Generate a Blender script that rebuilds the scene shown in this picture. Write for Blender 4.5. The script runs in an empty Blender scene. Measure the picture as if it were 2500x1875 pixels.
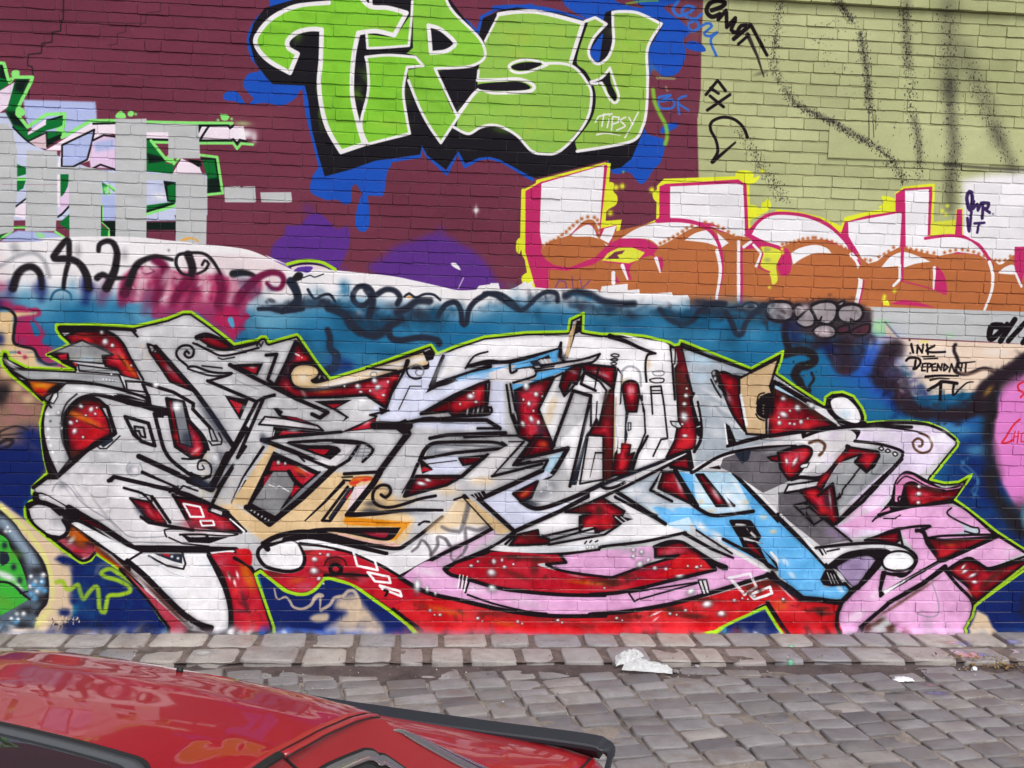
import bpy, bmesh, math, random
import numpy as np
from mathutils import Vector, Matrix, noise as mnoise
R_ = math.radians

# ---------- camera ----------
FPX = 2390.0                                   # focal length in survey pixels (picture 2500 wide)
CAM_C = np.array([-0.63, -7.4, 2.45])
YAW, PITCH, ROLL = R_(4.9), R_(4.48), R_(1.65)
_f = np.array([math.sin(YAW) * math.cos(PITCH), math.cos(YAW) * math.cos(PITCH), -math.sin(PITCH)])
_r = np.array([math.cos(YAW), -math.sin(YAW), 0.0])
_u = np.cross(_r, _f)
CAM_F = _f
CAM_R = _r * math.cos(ROLL) + _u * math.sin(ROLL)
CAM_U = np.cross(CAM_R, CAM_F)
sc = bpy.context.scene
cam_d = bpy.data.cameras.new('camera'); cam = bpy.data.objects.new('camera', cam_d); sc.collection.objects.link(cam)
cam_d.sensor_width = 36.0; cam_d.lens = 36.0 * FPX / 2500.0; cam_d.clip_end = 2000.0; cam_d.clip_start = 0.05
cam.matrix_world = Matrix(((CAM_R[0], CAM_U[0], -CAM_F[0], CAM_C[0]), (CAM_R[1], CAM_U[1], -CAM_F[1], CAM_C[1]),
                           (CAM_R[2], CAM_U[2], -CAM_F[2], CAM_C[2]), (0, 0, 0, 1)))
sc.camera = cam
# ---------- overcast sky and soft sun ----------
SUN_EL, SUN_AZ = R_(55), R_(158)
world = bpy.data.worlds.new('World'); sc.world = world; world.use_nodes = True
wn = world.node_tree.nodes; wl = world.node_tree.links
sky = wn.new('ShaderNodeTexSky'); sky.sky_type = 'NISHITA'; sky.sun_disc = False
sky.sun_elevation = SUN_EL; sky.sun_rotation = SUN_AZ; sky.air_density = 1.0; sky.dust_density = 4.0; sky.ozone_density = 1.0
hsv = wn.new('ShaderNodeHueSaturation'); hsv.inputs['Saturation'].default_value = 0.22
wl.new(sky.outputs[0], hsv.inputs['Color']); wl.new(hsv.outputs[0], wn['Background'].inputs[0])
wn['Background'].inputs[1].default_value = 0.125
sun_d = bpy.data.lights.new('sun', 'SUN'); sun = bpy.data.objects.new('sun', sun_d); sc.collection.objects.link(sun)
sun_d.energy = 1.2; sun_d.angle = R_(25); sun_d.color = (1.0, .97, .93)
sdir = Vector((math.sin(SUN_AZ) * math.cos(SUN_EL), math.cos(SUN_AZ) * math.cos(SUN_EL), math.sin(SUN_EL)))
sun.rotation_euler = sdir.to_track_quat('Z', 'Y').to_euler()
sc.view_settings.view_transform = 'Standard'; sc.view_settings.look = 'None'; sc.view_settings.gamma = 1.0
sc.view_settings.use_curve_mapping = False; sc.view_settings.exposure = 0.45
cy = sc.cycles; cy.use_denoising = True; cy.max_bounces = 6; cy.diffuse_bounces = 3; cy.glossy_bounces = 3; cy.transparent_max_bounces = 8
COLL = sc.collection
rnd = random.Random(5)
# ---------- the mural painter: turns survey points (pixels of a frontal survey of the wall) into paint on the wall plane
def unproject_wall(px, py):
    """survey pixel -> point (X, Z) on the wall plane y=0"""
    dx = (px - 1250.0) / FPX; dy = (937.5 - py) / FPX
    d = CAM_F + CAM_R * dx + CAM_U * dy
    t = -CAM_C[1] / d[1]
    return CAM_C[0] + d[0] * t, CAM_C[2] + d[2] * t

CX0, CX1, CZ0, CZ1, RES = -6.6, 6.6, -0.35, 5.6, 270.0
CW, CH = int((CX1 - CX0) * RES), int((CZ1 - CZ0) * RES)
PXM = 323.0                                   # survey pixels per metre
K = RES / PXM
TILES = {'P': (0, 0, 1.0)}
for i, x in enumerate((0, 600, 1200, 1800)):
    for c, y in (('A', 0), ('B', 400), ('E', 1350)):
        TILES[c + str(i)] = (x, y, 700 / 2212.0)
TILES['M0'] = (0, 740, 600 / 2212.0)
for i, x in enumerate((480, 960, 1440, 1900)):
    TILES['M%d' % (i + 1)] = (x, 780, 600 / 2212.0)
for i, x in enumerate((0, 480, 960, 1440, 1900)):
    TILES['L%d' % i] = (x, 1110, 600 / 2212.0)

def hexc(h):
    return np.array([int(h[i:i + 2], 16) / 255.0 for i in (0, 2, 4)], np.float32)

LINE = 1.22                                   # outlines of the main piece are fat
class Painter:
    def __init__(s, base):
        s.img = np.empty((CH, CW, 3), np.float32); s.img[:] = base
        s.tile = 'P'; s.clip = None; s.rng = np.random.default_rng(7)
        s.noise = s.fractal(11); s.noise2 = s.fractal(31, (46, 19, 8, 4))
    def fractal(s, seed, cells=(220, 70, 22, 7)):
        r = np.random.default_rng(seed); out = np.zeros((CH, CW), np.float32); amp = 1.0
        for cell in cells:
            h, w = CH // cell + 3, CW // cell + 3
            g = r.random((h, w)).astype(np.float32)
            ys = np.arange(CH) / cell; xs = np.arange(CW) / cell
            yi = ys.astype(int); xi = xs.astype(int); fy = (ys - yi)[:, None].astype(np.float32); fx = (xs - xi)[None].astype(np.float32)
            fy = fy * fy * (3 - 2 * fy); fx = fx * fx * (3 - 2 * fx)
            a = g[yi][:, xi]; b = g[yi][:, xi + 1]; c = g[yi + 1][:, xi]; d = g[yi + 1][:, xi + 1]
            out += amp * ((a * (1 - fx) + b * fx) * (1 - fy) + (c * (1 - fx) + d * fx) * fy - .5); amp *= .6
        return out
    # ---- points
    def pts(s, text):
        out = []
        for tok in text.split():
            if ':' in tok:
                t, tok = tok.split(':'); s.tile = t
                if not tok: continue
            cor = tok.endswith('!')
            if cor: tok = tok[:-1]
            a, b = tok.split(',')
            x0, y0, sc = TILES[s.tile]
            X, Z = unproject_wall(x0 + float(a) * sc, y0 + float(b) * sc)
            out.append(((X - CX0) * RES, (CZ1 - Z) * RES, cor))
        return out
    def smooth(s, p, closed):
        n = len(p)
        if n < 3: return [q[:2] for q in p]
        out = []
        rng_ = range(n if closed else n - 1)
        for i in rng_:
            p1, p2 = p[i], p[(i + 1) % n]
            p0 = p[(i - 1) % n] if closed or i > 0 else p1
            p3 = p[(i + 2) % n] if closed or i + 2 < n else p2
            if p1[2]: p0 = p1
            if p2[2]: p3 = p2
            L = math.hypot(p2[0] - p1[0], p2[1] - p1[1]); m = max(2, min(9, int(L / 4)))
            for k in range(m):
                t = k / m; t2 = t * t; t3 = t2 * t
                out.append(tuple(.5 * (2 * p1[j] + (p2[j] - p0[j]) * t + (2 * p0[j] - 5 * p1[j] + 4 * p2[j] - p3[j]) * t2 + (3 * p1[j] - p0[j] - 3 * p2[j] + p3[j]) * t3) for j in (0, 1)))
        if not closed: out.append(p[-1][:2])
        return out
    # ---- fields
    def sdf(s, P, reach, closed=True, hw=None):
        P = np.array(P, np.float32); pad = reach + 2
        x0 = max(0, int(P[:, 0].min() - pad)); x1 = min(CW, int(P[:, 0].max() + pad) + 1)
        y0 = max(0, int(P[:, 1].min() - pad)); y1 = min(CH, int(P[:, 1].max() + pad) + 1)
        if x1 <= x0 or y1 <= y0: return None
        D = np.full((y1 - y0, x1 - x0), reach, np.float32)
        n = len(P); m = n if closed else n - 1
        for i in range(m):
            a = P[i]; b = P[(i + 1) % n]; d = b - a; L2 = float(d @ d)
            ex0 = max(x0, int(min(a[0], b[0]) - pad)); ex1 = min(x1, int(max(a[0], b[0]) + pad) + 1)
            ey0 = max(y0, int(min(a[1], b[1]) - pad)); ey1 = min(y1, int(max(a[1], b[1]) + pad) + 1)
            if ex1 <= ex0 or ey1 <= ey0: continue
            X = np.arange(ex0, ex1, dtype=np.float32)[None] + .5 - a[0]; Y = np.arange(ey0, ey1, dtype=np.float32)[:, None] + .5 - a[1]
            t = np.clip((X * d[0] + Y * d[1]) / L2, 0, 1) if L2 > 1e-6 else np.zeros((ey1 - ey0, ex1 - ex0), np.float32)
            q = np.sqrt((X - t * d[0]) ** 2 + (Y - t * d[1]) ** 2)
            if hw is not None: q = q - (hw[i] + (hw[i + 1] - hw[i]) * t)
            v = D[ey0 - y0:ey1 - y0, ex0 - x0:ex1 - x0]
            np.minimum(v, q, out=v)
        if not closed: return D, x0, y0, x1, y1
        cnt = np.zeros((y1 - y0, x1 - x0 + 1), np.int32)
        rows = np.arange(y0, y1) + .5
        for i in range(n):
            a = P[i]; b = P[(i + 1) % n]
            lo, hi = (a, b) if a[1] < b[1] else (b, a)
            sel = np.nonzero((rows >= lo[1]) & (rows < hi[1]))[0]
            if len(sel) == 0: continue
            xs = lo[0] + (rows[sel] - lo[1]) * (hi[0] - lo[0]) / (hi[1] - lo[1])
            c = np.clip(np.ceil(xs - .5).astype(int) - x0, 0, x1 - x0)
            np.add.at(cnt, (sel, c), 1)
        ins = (np.cumsum(cnt, 1)[:, :-1] & 1).astype(bool)
        return np.where(ins, -D, D), x0, y0, x1, y1
    def blend(s, a, box, col, alpha=1.0, grain=0.0):
        x0, y0, x1, y1 = box
        if s.clip is not None:
            a = a * s.clip[y0:y1, x0:x1]
        if grain: a = np.clip(a * (1 + grain * 2 * s.noise[y0:y1, x0:x1]), 0, 1)
        a = (a * alpha)[..., None]
        v = s.img[y0:y1, x0:x1]; v += (col - v) * a
    @staticmethod
    def ramp(sd, soft):
        t = np.clip(.5 - sd / (2 * soft), 0, 1)
        return t * t * (3 - 2 * t)
    def fill(s, P, col, soft=.8, off=0, alpha=1.0, grain=0.0):
        r = s.sdf(P, abs(off) + soft + 2)
        if r is None: return
        sd, *box = r
        s.blend(s.ramp(sd - off, max(soft, .7)), box, col, alpha, grain)
    def stroke(s, P, col, w0, w1=None, soft=.8, alpha=1.0, grain=0.0):
        n = len(P); w1 = w0 if w1 is None else w1
        hw = np.linspace(w0 / 2, w1 / 2, n)
        if n == 1: P = [P[0], (P[0][0] + .01, P[0][1])]; hw = [w0 / 2, w0 / 2]
        r = s.sdf(P, max(w0, w1) / 2 + soft + 2, False, hw)
        if r is None: return
        sd, *box = r
        s.blend(s.ramp(sd, max(soft, .7)), box, col, alpha, grain)
    def dab(s, x, y, rx, ry, ang, col, alpha, grain=0.0):
        R = max(rx, ry) * 1.6
        x0 = max(0, int(x - R)); x1 = min(CW, int(x + R) + 1); y0 = max(0, int(y - R)); y1 = min(CH, int(y + R) + 1)
        if x1 <= x0 or y1 <= y0: return
        X = np.arange(x0, x1, dtype=np.float32)[None] - x; Y = np.arange(y0, y1, dtype=np.float32)[:, None] - y
        c, n = math.cos(ang), math.sin(ang)
        u = (X * c + Y * n) / rx; v = (-X * n + Y * c) / ry
        a = np.exp(-2.2 * (u * u + v * v) ** 1.2)
        s.blend(a, (x0, y0, x1, y1), col, alpha, grain)
    # ---- the drawing language
    def run(s, text):
        for ln in text.splitlines():
            ln = ln.strip()
            if not ln or ln[0] == '#': continue
            head, _, body = ln.partition('|')
            h = head.split(); op = h[0]; body = body.strip()
            if op == 'T': s.tile = h[1]; continue
            if op == 'C':
                if not body: s.clip = None; continue
                P = s.smooth(s.pts(body), True); r = s.sdf(P, 3); s.clip = np.zeros((CH, CW), np.float32)
                if r: sd, x0, y0, x1, y1 = r; s.clip[y0:y1, x0:x1] = s.ramp(sd, 1)
                continue
            par = {}
            rest = []
            for t in h[1:]:
                if t[0] in 'soagq' and len(t) > 1 and (t[1].isdigit() or t[1] in '.-') and t not in COL: par[t[0]] = float(t[1:])
                else: rest.append(t)
            pp = s.pts(body); sc = TILES[s.tile][2] * K
            soft = par.get('s', .9 / sc if False else 0) * sc; al = par.get('a', 1.0); gr = par.get('g', 0.0); off = par.get('o', 0) * sc
            lower = op.islower(); O = op.upper()
            if O == 'F':
                s.fill(s.smooth(pp, True) if lower else [q[:2] for q in pp], COL[rest[0]], soft, off, al, gr)
            elif O == 'S':
                w = rest[1].split('>'); wf = LINE if rest[0] == 'k' and s.tile[0] in 'ML' else 1.0; w0 = float(w[0]) * sc * wf; w1 = float(w[-1]) * sc * wf
                s.stroke(s.smooth(pp, False) if lower else [q[:2] for q in pp], COL[rest[0]], w0, w1, soft, al, gr)
            elif O == 'O':                      # filled piece with a black outline
                P = s.smooth(pp, True) if lower else [q[:2] for q in pp]
                w = float(rest[1]) * sc; lc = COL[rest[2]] if len(rest) > 2 else COL['k']
                s.fill(P, COL[rest[0]], soft, 0, al, gr); s.stroke(P + P[:1], lc, w, None, .9)
            elif O == 'R':                      # red counter: dark rim, crimson heart, black outline
                P = s.smooth(pp, True) if lower else [q[:2] for q in pp]
                w = float(rest[0]) * sc * LINE; c = COL[rest[1]] if len(rest) > 1 else COL['red']
                r = s.sdf(P, 22 * K + 2)
                if r is None: continue
                sd, *box = r
                s.blend(s.ramp(sd, .9), box, c * .42)
                x0, y0, x1, y1 = box; nz = s.noise2[y0:y1, x0:x1]
                s.blend(np.clip(-sd / (17 * K), 0, 1) * s.ramp(sd, .9) * np.clip(.85 + 1.1 * nz, .15, 1), box, c, 1.0)
                s.blend(np.clip(-sd / (12 * K) - .3, 0, 1) * np.clip(nz * 2.2 - .55, 0, .55), box, COL['pkr'], .8)
                s.stroke(P + P[:1], COL['k'], w, None, .9)
            elif O == 'D':
                a = float(rest[1]); rr = rest[2]; ang = 0.0
                if '@' in rr: rr, g = rr.split('@'); ang = math.radians(float(g))
                q = rr.split('x'); rx = float(q[0]) * sc; ry = float(q[-1]) * sc
                for p in pp: s.dab(p[0], p[1], rx, ry, ang, COL[rest[0]], a, gr)
            elif O == 'B':                      # sprayed bubble highlights
                rr = rest[0]; ang = 0.0
                if '@' in rr: rr, g = rr.split('@'); ang = math.radians(float(g))
                q = rr.split('x'); rx = float(q[0]) * sc; ry = float(q[-1]) * sc
                for p in pp:
                    s.dab(p[0], p[1] + ry * .15, rx * 1.35, ry * 1.35, ang, COL['k'], .6)
                    s.dab(p[0], p[1], rx * .98, ry * .98, ang, COL['bub'], .95)
                    s.dab(p[0] - rx * .1, p[1] - ry * .2, rx * .62, ry * .62, ang, COL['w'], .9)
            elif O == 'Q':                      # turbulent smoke: colour, count, spread, radius, alpha
                P = np.array(s.smooth(pp, False)); n = int(rest[1]); sp = float(rest[2]) * sc; dr = float(rest[3]) * sc; a = float(rest[4])
                for k in range(n):
                    t = s.rng.random() * (len(P) - 1); i = int(t); p = P[i] + (P[min(i + 1, len(P) - 1)] - P[i]) * (t - i)
                    r_ = dr * (.45 + 1.1 * s.rng.random()); s.dab(p[0] + s.rng.normal() * sp, p[1] + s.rng.normal() * sp, r_ * (.6 + s.rng.random()), r_ * .6, s.rng.random() * 3.1, COL[rest[0]], a * (.4 + .6 * s.rng.random()), .8)
            elif O == 'Z':                      # airbrushed shade hugging every black line inside a shape
                r = s.sdf([q[:2] for q in pp], 3); sd, x0, y0, x1, y1 = r; v = s.img[y0:y1, x0:x1]
                m = np.clip((.26 - v.mean(2)) / .14, 0, 1) * s.ramp(sd, 1)
                def blur(a, k):
                    for ax in (0, 1):
                        c = np.cumsum(np.pad(a, [(k + 1, k) if q == ax else (0, 0) for q in (0, 1)], mode='edge'), ax, dtype=np.float64)
                        a = ((c[2 * k + 1:] - c[:-2 * k - 1]) if ax == 0 else (c[:, 2 * k + 1:] - c[:, :-2 * k - 1])) / (2 * k + 1)
                    return a.astype(np.float32)
                b_ = np.clip(blur(blur(m, 5), 4) * 1.5, 0, 1) * (1 - m) * np.clip(.55 + 1.4 * s.noise[y0:y1, x0:x1], 0, 1.2) * s.ramp(sd, 1)
                v *= (1 - .38 * b_)[..., None]
                hi = np.clip(s.noise2[y0:y1, x0:x1] * .11, -.05, .06) * s.ramp(sd, 1) * (1 - m) * (v.mean(2) > .3); v += hi[..., None]
            elif O == 'X':                      # spatter along a path: colour, count, spread, dot size
                P = np.array(s.smooth(pp, False)); n = int(rest[1]); sp = float(rest[2]) * sc; dr = float(rest[3]) * sc
                seg = np.linalg.norm(np.diff(P, axis=0), axis=1); cum = np.r_[0, np.cumsum(seg)]
                for t in s.rng.random(n) * cum[-1]:
                    i = min(len(seg) - 1, int(np.searchsorted(cum, t, 'right') - 1)); f = (t - cum[i]) / max(seg[i], 1e-6)
                    p = P[i] + (P[i + 1] - P[i]) * f
                    x = p[0] + s.rng.normal() * sp; y = p[1] + s.rng.normal() * sp * .6; r_ = dr * (.4 + s.rng.random() ** 2 * 1.6)
                    s.stroke([(x, y), (x + s.rng.normal() * .4, y + abs(s.rng.normal()) * r_ * 1.6)], COL[rest[0]], r_ * 1.6, None, .6, al)
COL = {k: hexc(v) for k, v in (l.split() for l in """
pale acb182
pale2 bdc093
paled 8f9468
wht e6e4e8
wht2 e4e1e4
w f0eff2
mar 6e3547
mar2 64303f
mar3 7c4050
kk 242024
k 1d171b
kb 1e1c22
kd 262a38
kg 14201c
pur 573089
pur2 5a3a9c
blu 1f4fb2
blu2 3568c0
blu3 2a4fae
g1 80c238
g2 84be40
g3 8cb84e
g4 8eb64c
gy 6aa62c
go a0b84a
lav a7b2da
lav2 bcc2dc
dgr 126a30
lg 86dc74
lgy b4d890
pk e2d2e4
pk2 cdb4bc
pk3 e8dae6
pk4 d8bfdc
gry b7b9bb
gry2 c6c8ca
yel d9de34
yel2 d4d644
mag bb2d66
org b1693f
orgd ae6032
inkp 3c2a5c
org2 e0a040
lime a0cf24
limy 98bb2c
pkw d9c6cc
teal 1f6590
teal2 4f95ba
teal3 7fb2c6
teald 18425f
mg2 a42452
mgd 6c1c40
prp 6a4266
prp2 4e2c38
prp3 7e6a8a
gr5 82848c
gr4 a2a4a8
gr6 5e5a60
bei d6b98e
bei2 d5bda0
pkb d8aca0
navy 17245f
brn 8a6a5a
brn2 9c6a6a
steel 566474
steel2 93a6b8
yelp d9d486
gcr 3fae3a
gcr2 5a9a34
kd2 20242c
bub c4c7ca
sky 62aee4
skyp 6cc0e8
grnp 9ec8a0
peach e0cbb8
pkd d57cc2
redt d02a3c
drk 3a3038
gb 968e92
oran d88a20
let c0bfc3
let2 dad6da
lavw d2d5ea
grm a4acb6
lbl b4d2e6
lavp dccfe6
pink dba3cf
pink2 d88ab8
red b41c2e
red2 c8222a
redd 8c1a30
dkr 5a1420
dkbr 4a2420
drb 5a3a2c
fire c8601e
yelo d89a20
pkr b44254
gra 8f8c88
grp 848486
grb b6c0cc
tan cdb08a
smk 2a2028
vio 3c3a6e
lavg a08cb0
""".split('\n') if l.strip())}
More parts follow.
